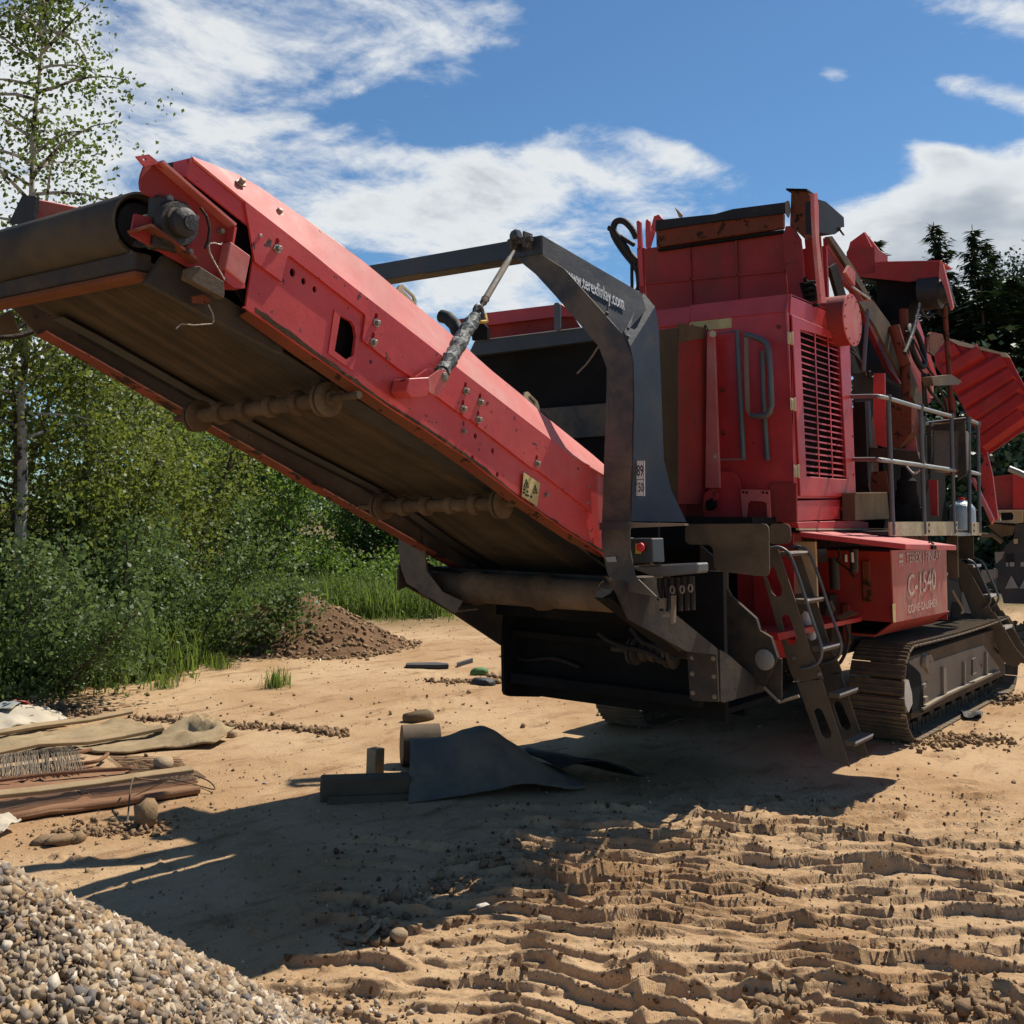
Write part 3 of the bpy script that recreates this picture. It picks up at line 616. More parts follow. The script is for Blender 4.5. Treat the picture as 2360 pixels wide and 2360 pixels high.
# rubber strip and cream edge along the top, two cut-out cream handles
te = by_x(top, np.linspace(3.62, 5.3, 16)); B().strip([(p.x, 3.752, p.z-.03) for p in te], [(p.x, 3.80, p.z+.035) for p in te], .012).obj('edge_seal', 'rubber', M)
te = by_x(top, np.linspace(3.38, 3.61, 4)); B().strip([(p.x, 3.752, p.z-.02) for p in te], [(p.x, 3.775, p.z+.022) for p in te], .010).obj('cream_strip', 'cream_bright', M)
for pts, hole in (([(4.017,3.132),(4.052,3.187),(4.073,3.195),(4.168,3.153),(4.188,3.129),(4.19,3.083)], [(4.074,3.169),(4.092,3.174),(4.161,3.142),(4.173,3.119),(4.158,3.122)]),
                  ([(5.171,2.687),(5.194,2.727),(5.223,2.733),(5.324,2.684),(5.342,2.657),(5.349,2.623)], [(5.22,2.702),(5.241,2.709),(5.3,2.681),(5.31,2.656),(5.289,2.66)])):
    B().py(pts, 3.80, 3.812, [hole]).obj('lift_handle', 'cream', M)
# bottom flange
xs2 = np.linspace(2.93, 6.5, 12); bz = lambda x: np.interp(x, [p[0] for p in sorted(bott)], [p[1] for p in sorted(bott)])
B().strip([(x, YR+.001, bz(x)+.004) for x in xs2], [(x, YR+.075, bz(x)-.022) for x in xs2], .010).obj('bottom_flange', 'red_rust', M)
B().strip([(x, YR+.085, bz(x)+.01) for x in xs2], [(x, YR+.20, bz(x)+.075) for x in xs2], .010).obj('rubber_edge', 'rubber', M)
# dirt caked along the lower edge of the panel
dx_ = np.linspace(2.95, 5.9, 90); hh_ = .008+.05*np.maximum(fbm(dx_*2.2, dx_*0+.3, 3, 12)+.12, 0)+.03*np.maximum(fbm(dx_*12, dx_*0+4.1, 3, 13), 0)
B().strip([(x, YR-.0025, bz(x)+.001) for x in dx_], [(x, YR-.0025, bz(x)+h) for x, h in zip(dx_, hh_)], .002).obj('dirt_crust', 'caked_dirt', M)
# far side panel, its flange and short visible skirt
lb = [(2.799,2.861),(3.177,2.721),(3.603,2.554),(5.194,1.95),(6.147,1.589)]; lb = sorted(lb)+[(6.5, 1.47)]
lfz = lambda x: np.interp(x, [p[0] for p in lb], [p[1] for p in lb])
xs3 = np.linspace(lb[0][0], 6.5, 12)
B().py([(x, lfz(x)) for x in xs3]+[(6.5, 2.03), (5.0, 2.50), (3.0, 3.24), (2.62, 3.36), (2.66, 2.98)], YL, YL+.012).obj('far_side_panel', 'brown_metal', M)
B().strip([(x, YL-.002, lfz(x)-.002) for x in xs3], [(x, YL-.085, lfz(x)+.012) for x in xs3], .010).obj('far_flange', 'red_rust', M)
B().strip([(2.62, 5.12, 3.43), (2.95, 5.12, 3.38), (4.0, 5.12, 2.93), (6.5, 5.12, 2.05)], [(2.62, 5.03, 3.525), (2.95, 4.99, 3.53), (4.0, 4.99, 3.12), (6.5, 4.99, 2.13)], .010).obj('far_skirt_panel', 'red_sunlit', M)
B().prism([(2.612, 5.14, 3.40), (2.612, 5.03, 3.53), (2.612, 4.90, 3.50), (2.612, 4.90, 3.36)], (.02, 0, 0)).obj('far_nose_plate', 'rubber', M)
# belt: drum, upper run, return run, tail
dc = (2.50, 3.165); rd = .118
def belt_loop(off):
    pts = []
    ta = math.atan(.39)
    for k in range(15):
        a = math.pi/2+.0-ta+math.pi*k/14
        pts.append((dc[0]+(rd+off)*math.cos(a), dc[1]+(rd+off)*math.sin(a)))
    return pts
lp = belt_loop(.012); tail = (7.9, 1.05)
lower = [(2.95, 2.865), (3.585, 2.634), (4.3, 2.385), (5.03, 2.15), (5.8, 1.80), (6.5, 1.52), (7.8, .95)]
upper = [(8.0, 1.18), (6.0, 1.98)]
loop = lp+lower+upper; inner = [(x+(.012 if i > 12 else 0), z) for i, (x, z) in enumerate(loop)]
b = B(); y0, y1 = 3.83, 4.93; n = len(loop)
vo = [(x, y0, z) for x, z in loop]+[(x, y1, z) for x, z in loop]
b.add(vo, [(i, (i+1) % n, n+(i+1) % n, n+i) for i in range(n)])
me = b.mesh('belt'); bm = bmesh.new(); bm.from_mesh(me); bmesh.ops.solidify(bm, geom=bm.faces[:], thickness=.012); bm.to_mesh(me); bm.free()
belt = link_mesh('conveyor_belt', me, 'belt', M); shade(me, 35)
B().strip([(x, 3.80, z-.016) for x, z in [(2.75, 2.93)]+lower[:-1]], [(x, 3.955, z-.016) for x, z in [(2.75, 2.93)]+lower[:-1]], -.006).obj('belt_edge', 'rubber', belt)
B().strip([(x, 4.80, z-.016) for x, z in [(2.75, 2.93)]+lower[:-1]], [(x, 4.90, z-.016) for x, z in [(2.75, 2.93)]+lower[:-1]], -.006).obj('belt_edge', 'rubber', belt)
B().strip([(x, 5.0, z+.0) for x, z in lower[:-1]], [(x, 4.94, z+.06) for x, z in lower[:-1]], .01).obj('far_rubber_edge', 'rubber', M)
drum = B().lathe([(0, .02), (.005, .095), (.06, rd-.012), (.5, rd-.002), (1.0, rd-.012), (1.07, .095), (1.08, .02)], (dc[0], 3.84, dc[1]), (0, 1, 0), 32).obj('head_drum', 'rubber', M, smooth=50)
B().cyl((dc[0], 3.58, dc[1]), (dc[0], 5.15, dc[1]), .035).obj('drum_shaft', 'steel_worn', M, smooth=40)
# belt wrap over the drum (dusty rubber)
wr = [(dc[0]+(rd+.020)*math.cos(a), dc[1]+(rd+.020)*math.sin(a)) for a in np.linspace(1.3, 1.3+math.pi*1.02, 20)]
B().strip([(x, 3.82, z) for x, z in wr], [(x, 4.94, z) for x, z in wr], .010).obj('belt_wrap', 'belt_rubber', M, smooth=50)
# scraper under the drum: dark face with rusty orange lip
B().box(2.44, 2.52, 3.76, 5.0, 2.955, 3.03).obj('scraper_bar', 'chassis', M, bevel=.006)
B().box(2.435, 2.53, 3.75, 5.01, 2.922, 2.950).obj('scraper_lip', 'orange_rust', M, bevel=.006)
B().py([(2.47, 2.90), (2.55, 3.03), (3.2, 2.77), (3.2, 2.70)], 3.715, 3.75).obj('scraper_arm', 'chassis', M)
# drum carrier bracket with folded flanges, bearing, take-up box
br = [(2.385,3.354),(2.375,3.319),(2.371,3.284),(2.377,3.256),(2.394,3.243),(2.465,3.234),(2.494,3.156),(2.359,3.151),(2.348,3.063),(2.632,2.984),(2.802,2.971),(2.805,2.993),(2.82,3.2),(2.442,3.38)]
carrier = B().py(br, 3.655, 3.668).obj('drum_carrier', 'red_old_shaded', M)
fl = [(2.428,3.373),(2.578,3.301),(2.809,3.196)]
B().strip([(x, 3.60, z) for x, z in fl], [(x, 3.656, z) for x, z in fl], .012).obj('carrier_flange', 'red_sunlit', carrier)
fl = [(2.807,3.194),(2.795,3.091),(2.789,2.988)]
B().strip([(x, 3.605, z) for x, z in fl], [(x, 3.656, z) for x, z in fl], .012).obj('carrier_flange', 'red_paint', carrier)
fl = [(2.335,3.064),(2.394,3.097),(2.503,3.054),(2.632,2.999)]
B().strip([(x, 3.59, z) for x, z in fl], [(x, 3.656, z) for x, z in fl], .012).obj('carrier_flange', 'red_rust', carrier)
B().py([(2.327,3.374),(2.382,3.398),(2.464,3.362),(2.449,3.359),(2.42,3.368),(2.368,3.344)], 3.625, 3.637, [[(2.354,3.372),(2.369,3.378),(2.373,3.371),(2.359,3.365)]]).obj('carrier_tab', 'red_paint', carrier)
b0 = (2.537,3.6,3.14)
brg = B().lathe([(0, .085), (.03, .10), (.06, .088), (.061, .062), (.10, .060), (.115, .04), (.116, .001)], (b0[0]-.01, 3.655, b0[2]), (0, -1, 0), 22).obj('drum_bearing', 'grease', M, smooth=40)
B().lathe([(0, .033), (.012, .033), (.013, .008), (.013, .001)], (b0[0]+.0, 3.542, b0[2]-.002), (0, -1, 0), 18).obj('bearing_cap', 'grease', brg, smooth=40)
B().box(b0[0]-.10, b0[0]+.06, 3.63, 3.70, b0[2]-.11, b0[2]+.11).obj('bearing_block', 'grease', M, bevel=.012)
for c, r_ in (((2.5,3.243), .018), ((2.637,3.199), .010), ((2.49,3.098), .014), ((2.616,3.047), .013), ((2.768,3.169), .012)):
    B().lathe([(0, r_*1.2), (.008, r_*1.2), (.009, r_), (.024, r_)], (c[0], 3.655, c[1]), (0, -1, 0), 6).obj('bolt', 'steel_bolt', carrier)
tb = B().py([(2.787,3.123),(2.897,3.082),(2.875,2.951),(2.767,3)], 3.60, 3.70).obj('take_up_box', 'red_sunlit', M, bevel=.004)
B().py([(2.775,3.001),(2.883,2.954),(2.885,2.938),(2.829,2.93),(2.772,2.953)], 3.61, 3.69).obj('take_up_cover', 'red_paint', M)
B().py([(2.585,2.967),(2.635,2.987),(2.767,2.944),(2.773,2.893),(2.77,2.871),(2.577,2.922)], 3.60, 3.64).obj('scraper_mount', 'brown_metal', M, bevel=.004)
B().py([(2.657,2.869),(2.704,2.884),(2.742,2.873),(2.743,2.853),(2.667,2.843)], 3.655, 3.675).obj('scraper_bracket', 'red_rust', M)
wv = [(2.623,3.6,3.232),(2.656,3.6,3.202),(2.675,3.6,3.155),(2.671,3.6,3.101),(2.658,3.6,3.064)]; B().tube(wv, .006, 6).obj('grease_hose', 'hose', M)
wv = [(2.732,3.585,3.102),(2.724,3.585,3.093),(2.693,3.585,3.094),(2.671,3.585,3.087),(2.665,3.585,3.077),(2.672,3.585,3.048),(2.699,3.585,3.012),(2.735,3.585,2.971),(2.755,3.585,2.947)]; B().tube(wv, .0035, 5).obj('loose_wire', 'steel_bolt', M)
wv = [(2.7,3.61,2.836),(2.725,3.61,2.802),(2.732,3.61,2.773),(2.724,3.61,2.758),(2.636,3.61,2.739),(2.575,3.61,2.736),(2.551,3.61,2.712)]; B().tube(wv, .003, 5).obj('loose_wire', 'steel_bolt', M)
# bracket, struts and hose at the far end of the drum
B().py([(2.622,2.93),(2.674,2.97),(2.732,2.86),(2.631,2.834)], 5.16, 5.175).obj('far_drum_carrier', 'brown_metal', M)
B().tube(smooth_pts([(2.634,5.2,2.829),(2.707,5.2,2.841),(2.771,5.2,2.862),(2.835,5.2,2.895)]), .016, 8).obj('far_drum_hose', 'hose', M, smooth=60)
B().tube([(2.705,5.2,2.858),(2.797,5.2,2.947)], .012, 8).obj('far_drum_stay', 'hose', M)
# idler rollers slung under the return belt
def roller(px_, pz_, yr, yl, sag, n, r0, m='brown_dirt'):
    d = Vector((0, yl-yr, sag)); L = d.length; prof = [(0, .018), (.02, .018)]
    rt = B().lathe([(-.10, .019), (.08, .019), (.081, r0*.62), (L*.55, r0*.60), (L-.09, r0*.62), (L-.08, .019), (L+.06, .019)], (px_, yr, pz_), d, 16).obj('idler_roller', m, M, smooth=35)
    for k in range(n):
        q = .13+(L-.26)*k/(n-1); big = k in (0, n-1)
        rr = r0*1.32 if big else r0*(.92+.06*math.sin(k*2.3))
        c = Vector((px_, yr, pz_))+d.normalized()*q
        B().lathe([(-.022 if big else -.028, rr*.9), (-.016, rr), (.010, rr), (.02, rr*.92), (.03, r0*.63)] if not big else [(-.034, rr*.93), (-.030, rr), (-.010, rr), (-.009, rr*.8), (.006, rr*.8), (.007, rr*.97), (.028, rr*.97), (.03, r0*.6)], c, d, 20).obj('roller_disc', m, rt, smooth=35)
roller(3.585, 2.54, 3.70, 4.96, -.05, 6, .066)
roller(5.03, 2.055, 3.72, 4.95, -.03, 6, .066)
# clevis on the side panel and the support rod up to the gantry
cv = [(3.87,2.655),(3.957,2.667),(4.106,2.724),(4.141,2.728),(4.169,2.705),(4.166,2.675),(4.144,2.65),(4.077,2.579),(4.02,2.588),(3.865,2.576)]
cvp = [(3.964,2.662),(4.048,2.711),(4.083,2.718),(4.109,2.701),(4.113,2.672),(4.086,2.629),(4.023,2.574),(3.967,2.594)]
clev = B().py(cvp, 3.50, 3.512).obj('clevis_plate', 'red_sunlit', M)
B().py([(x-.02, z+.008) for x, z in cvp], 3.565, 3.577).obj('clevis_plate', 'red_paint', M)
B().prism([(3.82,3.5,2.643),(3.968,3.5,2.665),(3.967,3.5,2.589),(3.951,3.5,2.564),(3.844,3.5,2.549),(3.802,3.5,2.578)], (0, .105, 0)).obj('clevis_block', 'red_paint', M, bevel=.004)
pin = (4.087,3.5,2.678)
pn = B().lathe([(-.01, .001), (-.009, .012), (-.004, .014), (-.003, .022), (.004, .026), (.09, .018)], (pin[0], 3.495, pin[2]), (0, 1, 0), 16).obj('clevis_pin', 'steel_bolt', M, smooth=40)
ptop = (5.7,4.232,3.848); pbot = Vector((pin[0], 3.54, pin[2]))
T_ = Vector(ptop); dv = T_-pbot
def on(f): return pbot+dv*f
tops = [(5.2,4.172,3.276),(5.2,4.101,3.35),(5.2,4.08,3.377),(5.2,3.934,3.574),(5.2,3.913,3.6),(5.2,3.879,3.659)]
rod = B().tube([on(.0), on(.36)], .034, 10).obj('rod_sleeve', 'rubber', M)
# crumpled taped sleeve round the lower rod
bs = B(); pts = [on(f) for f in np.linspace(.03, .37, 22)]; bs.tube(pts, [.040+.006*math.sin(i*2.1)+.004*math.sin(i*5.3) for i in range(22)], 14)
me = bs.mesh('wrapped_sleeve')
for v in me.vertices: v.co += Vector(rng.normal(0, .0028, 3))
sl = link_mesh('wrapped_sleeve', me, None, M); 
mat('tape', (.06, .07, .068), .55, .35, dust=(.30, .32, .31), dust_amt=.42, dust_scale=16, up=0, bump=.02, bump_scale=26); me.materials.append(MATS['tape'])
rod2 = B().tube([on(.36), on(.47), on(.475), on(.49), on(.495), on(.50)], [.014, .014, .022, .022, .022, .026], 12).obj('support_rod', 'brown_metal', M, smooth=40)
B().tube([on(.50), on(.80), on(.80), on(.835), on(.84), on(.90)], [.021, .021, .018, .018, .013, .011], 14).obj('turnbuckle', 'grey_dusty', M, smooth=40)
sh = on(.40); B().tube([sh+Vector((.04*math.cos(a), -.01, .045*math.sin(a))) for a in np.linspace(-.9, math.pi+.9, 12)], .012, 8).obj('shackle', 'steel_grey', M, smooth=60)
B().tube([sh+Vector((-.06, -.02, -.07)), sh+Vector((-.02, -.05, -.06)), sh+Vector((.03, -.05, -.05)), sh+Vector((.05, -.02, 0))], .010, 6).obj('yellow_tag', 'yellow', M)
cl = B(); c0 = Vector(ptop)
cl.box(c0.x-.05, c0.x+.05, c0.y-.075, c0.y-.055, c0.z-.06, c0.z+.05); cl.box(c0.x-.05, c0.x+.05, c0.y+.035, c0.y+.055, c0.z-.06, c0.z+.05); cl.cyl((c0.x-.01, c0.y-.11, c0.z), (c0.x-.01, c0.y+.09, c0.z), .024, 10)
cl.obj('rod_anchor', 'grey_dusty', M, bevel=.004)
B().lathe([(0, .04), (.03, .045), (.05, .03)], (c0.x-.03, c0.y+.03, c0.z+.03), (0, -1, .2), 12).obj('anchor_nut', 'dark_grey', M)
# warning stickers
st = B().py([(4.92,2.23),(5.082,2.173),(5.056,2.04),(4.905,2.095)], 3.603, 3.606).obj('warning_label', 'sticker', M, 'faded yellow warning label with two triangles')
def warn(c, h, y, parent, n='warning_triangle'):
    tri = [(c[0]-h*.5, c[1]-h*.45), (c[0]+h*.5, c[1]-h*.45), (c[0], c[1]+h*.55)]
    inn = [(c[0]-h*.34, c[1]-h*.34), (c[0]+h*.34, c[1]-h*.34), (c[0], c[1]+h*.36)]
    b = B().py(tri, y-.002, y, [inn]); b.py([(c[0]-h*.06, c[1]-h*.26), (c[0]+h*.1, c[1]-h*.26), (c[0]+h*.08, c[1]+h*.12), (c[0]-h*.02, c[1]+h*.05)], y-.002, y)
    return b.obj(n, 'black_print', parent)
warn((4.944,2.168), .052, 3.6025, st); warn((5.031,2.136), .052, 3.6025, st)
bl = B()
for c in [(4.926,2.133),(4.956,2.121),(4.921,2.114),(4.96,2.099),(4.993,2.093),(4.943,2.102)]: bl.box(c[0]-.008, c[0]+.008, 3.600, 3.6025, c[1]-.005, c[1]+.006)
bl.obj('label_print', 'black_print', st)
# ---- gantry arch ---------------------------------------------------------
GX = 5.76
go = [(4.083,3.877),(4.081,3.738),(3.903,3.621),(3.689,3.389),(3.444,3.128),(3.379,2.973),(3.38,2.666),(3.402,1.966),(3.405,1.879),(3.401,1.781),(3.37,1.632),(3.222,1.517)]
gi = [(4.311,3.75),(4.14,3.614),(3.975,3.445),(3.633,3.074),(3.571,2.929),(3.571,2.79),(3.604,1.962),(3.609,1.874),(3.602,1.775),(3.563,1.634),(3.498,1.544)]
mir = lambda pl: [(8.74-y, z) for y, z in pl]
beamz = gi[0][1]; topz = go[0][1]
out = go+gi[::-1]                      # right leg with its bend
B().px(out, GX, GX+.012).obj('gantry_leg', 'grey_dusty', M)
far_o = [(5.78, topz), (5.80, topz-.12), (5.60, 3.2), (5.36, 2.6), (5.34, 1.9)]+[(5.333,1.732),(5.301,1.594),(5.244,1.496),(4.789,1.314)]
far_i = [(5.60, topz-.14), (5.42, 3.15), (5.16, 2.6), (5.12, 1.9)]+[(5.084,1.765),(5.06,1.592),(4.906,1.452),(4.727,1.402)]
B().px(far_o+far_i[::-1], GX, GX+.012).obj('gantry_leg', 'grey_dusty', M)
# top beam: front web, lower flange seen from below
yl, yr_ = 5.785, go[0][0]
B().box(GX-.012, GX, yr_+.002, yl, topz-.126, topz).obj('gantry_beam', 'dark_grey', M)
B().box(GX+.001, GX+.14, yr_+.03, yl-.02, topz-.134, topz-.118).obj('beam_flange', 'grey_dusty', M)
B().box(GX+.013, GX+.14, yr_+.05, yl, topz-.012, topz-.001).obj('beam_top_plate', 'dark_grey', M)
# outer faces of the right leg
ch = [(5.85,4.147,3.906),(5.76,4.081,3.738),(5.795,3.927,3.631),(5.777,3.7,3.393),(5.76,3.444,3.128),(5.962,3.394,3.319),(6.02,3.461,3.45)]
B().prism(ch, (.0, .02, -.02)).obj('gantry_side_plate', 'dark_grey', M)
fa = [(5.766, 3.45, 3.15), (5.766, 3.405, 3.05), (5.766, 3.385, 2.95), (5.766, 3.38, 2.67), (5.766, 3.39, 2.3), (5.766, 3.40, 2.1), (5.766, 3.40, 1.96)]
fb = [(6.05, 3.47, 3.45), (6.05, 3.385, 3.35), (6.05, 3.36, 3.2), (6.05, 3.345, 2.75), (6.05, 3.33, 2.35), (6.05, 3.28, 2.16), (6.05, 3.17, 1.96)]
web = B().strip(fa, fb, .012).obj('gantry_outer_flange', 'dark_grey', M, smooth=25)
B().strip([(5.775, 5.33, 2.1), (5.775, 5.33, 1.73), (5.775, 5.24, 1.5), (5.775, 4.8, 1.32)], [(6.02, 5.33, 2.1), (6.02, 5.33, 1.73), (6.02, 5.24, 1.5), (6.02, 4.8, 1.32)], .012).obj('gantry_web', 'grey_dusty', M)
# web address along the sloping plate
t0 = Vector((5.76,3.876,3.541)); t1 = Vector((5.869,3.502,3.313)); up_ = Vector((5.814,3.919,3.646))-t0
uu = (t1-t0); nn_ = uu.cross(up_).normalized(); 
def sheared_text(name, s, origin, u_end, v_vec, m, parent, lift=.004):
    """lettering on a plane with its own (possibly slanted) baseline and upright"""
    cu = bpy.data.curves.new(name, 'FONT'); cu.body = s; cu.size = 1; cu.extrude = .02; cu.offset = .010; cu.resolution_u = 4
    tmp = bpy.data.objects.new('tmp_text', cu); COL.objects.link(tmp); bpy.context.view_layer.update()
    me = bpy.data.meshes.new_from_object(tmp.evaluated_get(bpy.context.evaluated_depsgraph_get())); bpy.data.objects.remove(tmp); bpy.data.curves.remove(cu)
    co = np.array([v.co for v in me.vertices]); w = co[:, 0].max(); x0 = co[:, 0].min(); h = .70
    O, U, V_ = Vector(origin), Vector(u_end)-Vector(origin), Vector(v_vec); n_ = U.cross(V_).normalized()
    if n_.dot(Vector((0, 0, 2))-O) < 0: n_ = -n_
    for v in me.vertices: v.co = O+U*((v.co.x-x0)/(w-x0))+V_*(v.co.y/h)+n_*(lift+v.co.z*.05)
    me.materials.clear(); return link_mesh(name, me, m, parent)
sheared_text('web_lettering', 'www.terexfinlay.com', t0, t1, up_, 'white_print', M)
b = B()
for c in ((5.786,3.583,3.292), (5.81,3.44,3.184), (5.775,3.42,3.122)): b.lathe([(-.003, .012), (.0, .012), (.001, .001)], Vector(c)-Vector((0, .004, -.004)), (0, -1, 1), 8)
b.obj('bolt_hole', 'black_print', M)
# registration plate behind the leg
pc = [(5.8,3.462,2.325),(5.8,3.332,2.332),(5.8,3.318,2.132),(5.8,3.462,2.116)]
yy = [p[1] for p in pc]; zz = [p[2] for p in pc]
reg = B().box(5.797, 5.802, min(yy), max(yy), min(zz), max(zz)).obj('number_plate', 'plate_white', M, 'white number plate half hidden behind the gantry leg')
zt, zb = max(zz), min(zz); hh = zt-zb; yR = min(yy)
text_obj('plate_digits', '389', (5.7965, yR+.079, zb+hh*.57), (0, -1, 0), (0, 0, 1), hh*.44, 'black_print', reg, .0005, stretch=.50)
text_obj('plate_digits', 'T', (5.7965, yR+.074, zb+hh*.10), (0, -1, 0), (0, 0, 1), hh*.36, 'black_print', reg, .0005, stretch=.5)
text_obj('plate_digits', '50', (5.7965, yR+.046, zb+hh*.12), (0, -1, 0), (0, 0, 1), hh*.36, 'black_print', reg, .0005, stretch=.50)
b = B(); b.box(5.7955, 5.7968, yR+.004, yR+.055, zb+hh*.455, zb+hh*.47); b.box(5.7955, 5.7968, yR+.052, yR+.055, zb+.004, zb+hh*.46); b.box(5.7955, 5.7968, yR+.003, yR+.006, zb+.004, zt-.004)
b.obj('plate_border', 'black_print', reg)
# collar joint, control box with stop button on the right leg
B().px([(3.61,1.947),(3.395,1.961),(3.391,1.914),(3.609,1.902)], GX-.022, GX-.001).obj('leg_joint', 'dark_grey', M)
B().prism([(5.82,3.462,1.951),(5.82,3.058,1.952),(5.82,3.058,1.94),(5.82,3.457,1.918)], (.05, 0, 0)).obj('joint_flange', 'steel_worn', M)
B().px([(3.492,1.853),(3.327,1.857),(3.319,1.709),(3.473,1.699)], 5.90, 6.05).obj('control_box', 'dark_grey', M, bevel=.006)
B().px([(3.437,1.821),(3.398,1.826),(3.403,1.76),(3.437,1.759)], 5.885, 5.899).obj('button_plate', 'yellow', M)
cb = (5.88,3.374,1.801); B().lathe([(0, .016), (.02, .016), (.022, .028), (.035, .026), (.038, .001)], (5.885, cb[1]+.01, cb[2]), (-1, 0, 0), 14).obj('stop_button', 'red_button', M, smooth=40)
B().px([(3.575,1.736),(3.501,1.743),(3.492,1.711),(3.56,1.707)], 5.752, 5.758).obj('tape_patch', 'steel_galv', M)
# hydraulic block and hoses beside the leg
B().px([(3.53,1.677),(3.064,1.714),(3.065,1.652),(3.365,1.614),(3.51,1.653)], 6.0, 6.15).obj('valve_block', 'steel_grey', M, bevel=.01)
hyd = B(); 
for c in [(6.05,3.354,1.608),(6.05,3.311,1.61),(6.05,3.266,1.614),(6.05,3.221,1.618),(6.05,3.176,1.624),(6.05,3.135,1.63)]:
    hyd.tube([(c[0], c[1], c[2]), (c[0], c[1], c[2]-.05), (c[0], c[1]-.01, c[2]-.12), (c[0]-.02, c[1]-.02, c[2]-.2)], [.022, .022, .014, .014], 8)
hyd.obj('hydraulic_hose', 'hose', M, smooth=40)
for c in [(5.98,3.231,1.545),(5.98,3.163,1.551),(5.98,3.106,1.562)]: B().tube([(c[0], c[1]+.014*math.cos(a), c[2]+.022*math.sin(a)) for a in np.linspace(0, 2*math.pi, 12, endpoint=False)], .005, 6, True).obj('hose_clip', 'steel_worn', M)
b = B().px([(3.337,1.487),(3.299,1.489),(3.295,1.424),(3.333,1.426)], 6.0, 6.04); b.px([(3.252,1.508),(3.228,1.51),(3.235,1.347),(3.253,1.338)], 6.0, 6.03); b.px([(3.299,1.392),(3.257,1.399),(3.255,1.379),(3.294,1.376)], 5.97, 5.995)
b.obj('valve_fittings', 'steel_worn', M)
# ---- lower frame under the gantry ------------------------------------------
ld = [(5.794,1.554),(5.855,1.462),(6.411,1.23),(7.006,0.948)]
B().py([(5.77, 1.62), (5.77, 1.44)]+ld[1:]+[(7.03, 1.25), (6.0, 1.66)], 5.325, 5.345).obj('far_chassis_arm', 'chassis', M)
rdg = [(5.514,1.665),(5.605,1.567),(6.132,1.475),(6.965,1.093),(6.545,1.109),(5.843,1.361),(5.336,1.518)]
B().py([(5.529,1.633),(5.927,1.552),(6.237,1.419),(6.975,1.09),(6.974,1.047),(6.526,1.11),(5.794,1.365),(5.636,1.549)], 3.42, 3.44).obj('chassis_arm', 'chassis', M)
B().py([(5.768,1.543),(6.679,1.09),(6.678,1.046),(5.689,1.494)], 3.50, 3.62).obj('arm_web', 'black_shade', M)
cbm = [(5.95,5.036,1.473),(5.95,3.707,1.541)]
bm_ = B().lathe([(0, .10), (.3, .10), (.62, .104), (.66, .118), (.72, .125), (.78, .105), (1.2, .105), (1.26, .122), (1.34, .118), (1.4, .10), (1.75, .10)], (5.98, 3.50, cbm[0][2]+.005), (0, 1, 0), 14).obj('cross_beam', 'brown_dirt', M, smooth=30)
B().box(6.05, 6.35, 3.5, 5.3, 1.46, 1.60).obj('cross_plate', 'chassis', M)
# tail boxes that carry the belt tail
bR = [(6.593,3.45,1.097),(7.035,3.45,1.052),(7.059,3.45,0.723),(7.044,3.45,0.718),(6.671,3.45,0.776),(6.623,3.45,0.795)]
B().py([(7.036,1.075),(7.174,1.026),(7.796,0.732),(7.758,0.707),(7.086,0.713),(7.034,0.73)], 3.43, 3.45).obj('tail_side_plate', 'chassis', M)
xr = (7.03,3.45,0.912)
B().px([(3.663,1.042),(3.436,1.057),(3.428,0.73),(3.62,0.715),(3.646,0.731)], 6.99, 7.01).obj('tail_front_plate', 'chassis', M)
B().py([(6.993,0.968),(7.015,0.598),(7.035,0.568),(7.087,0.55),(7.485,0.496),(7.94,0.495),(8.196,0.389),(8.524,0.348),(8.461,1.345),(7.601,1.384),(7.011,1.198)], 5.30, 5.33).obj('far_tail_plate', 'black_shade', M)
B().px([(5.394,0.891),(5.265,0.895),(5.251,0.525),(5.379,0.507)], 7.4, 7.44).obj('tail_rib', 'chassis', M)
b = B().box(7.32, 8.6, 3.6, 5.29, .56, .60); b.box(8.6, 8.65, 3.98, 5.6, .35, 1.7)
b.obj('belly_pan', 'black_shade', M)
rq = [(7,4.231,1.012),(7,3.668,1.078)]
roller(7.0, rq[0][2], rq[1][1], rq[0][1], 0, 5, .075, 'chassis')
B().box(7.25, 7.3, 3.5, 5.34, .55, 1.6).obj('tail_back', 'black_shade', M)
# hoses and fixings in the dark under the tail
for pts in ([(6.9,4.35,1.127),(6.9,4.245,1.077),(6.9,4.119,1.049),(6.9,3.94,1.027),(6.9,3.787,0.966)], [(6.92,4.085,1.184),(6.92,3.995,1.096),(6.92,3.863,1.06),(6.92,3.712,0.99)], [(7.2,5.402,0.851),(7.2,5.22,0.825),(7.2,4.955,0.863),(7.2,4.7,0.818)]): B().tube(smooth_pts(pts), .018, 7).obj('slack_hose', 'hose', M, smooth=60)
for c in [(6.99,3.621,1.009),(6.99,3.623,0.899),(6.99,3.619,0.771),(6.99,3.459,1.019),(6.99,3.456,0.897),(6.99,3.454,0.762)]: B().lathe([(0, .018), (.006, .018), (.007, .011), (.02, .011)], c, (-1, 0, 0), 6).obj('plate_bolt', 'steel_worn', M)
B().box(7.05, 7.12, 3.6, 5.28, .66, .74).obj('tail_cross_member', 'black_shade', M, bevel=.006)  # near-black colour stands in for the deep shade under the tail
B().box(7.05, 7.12, 3.6, 5.28, 1.02, 1.07).obj('tail_cross_member', 'black_shade', M, bevel=.006)
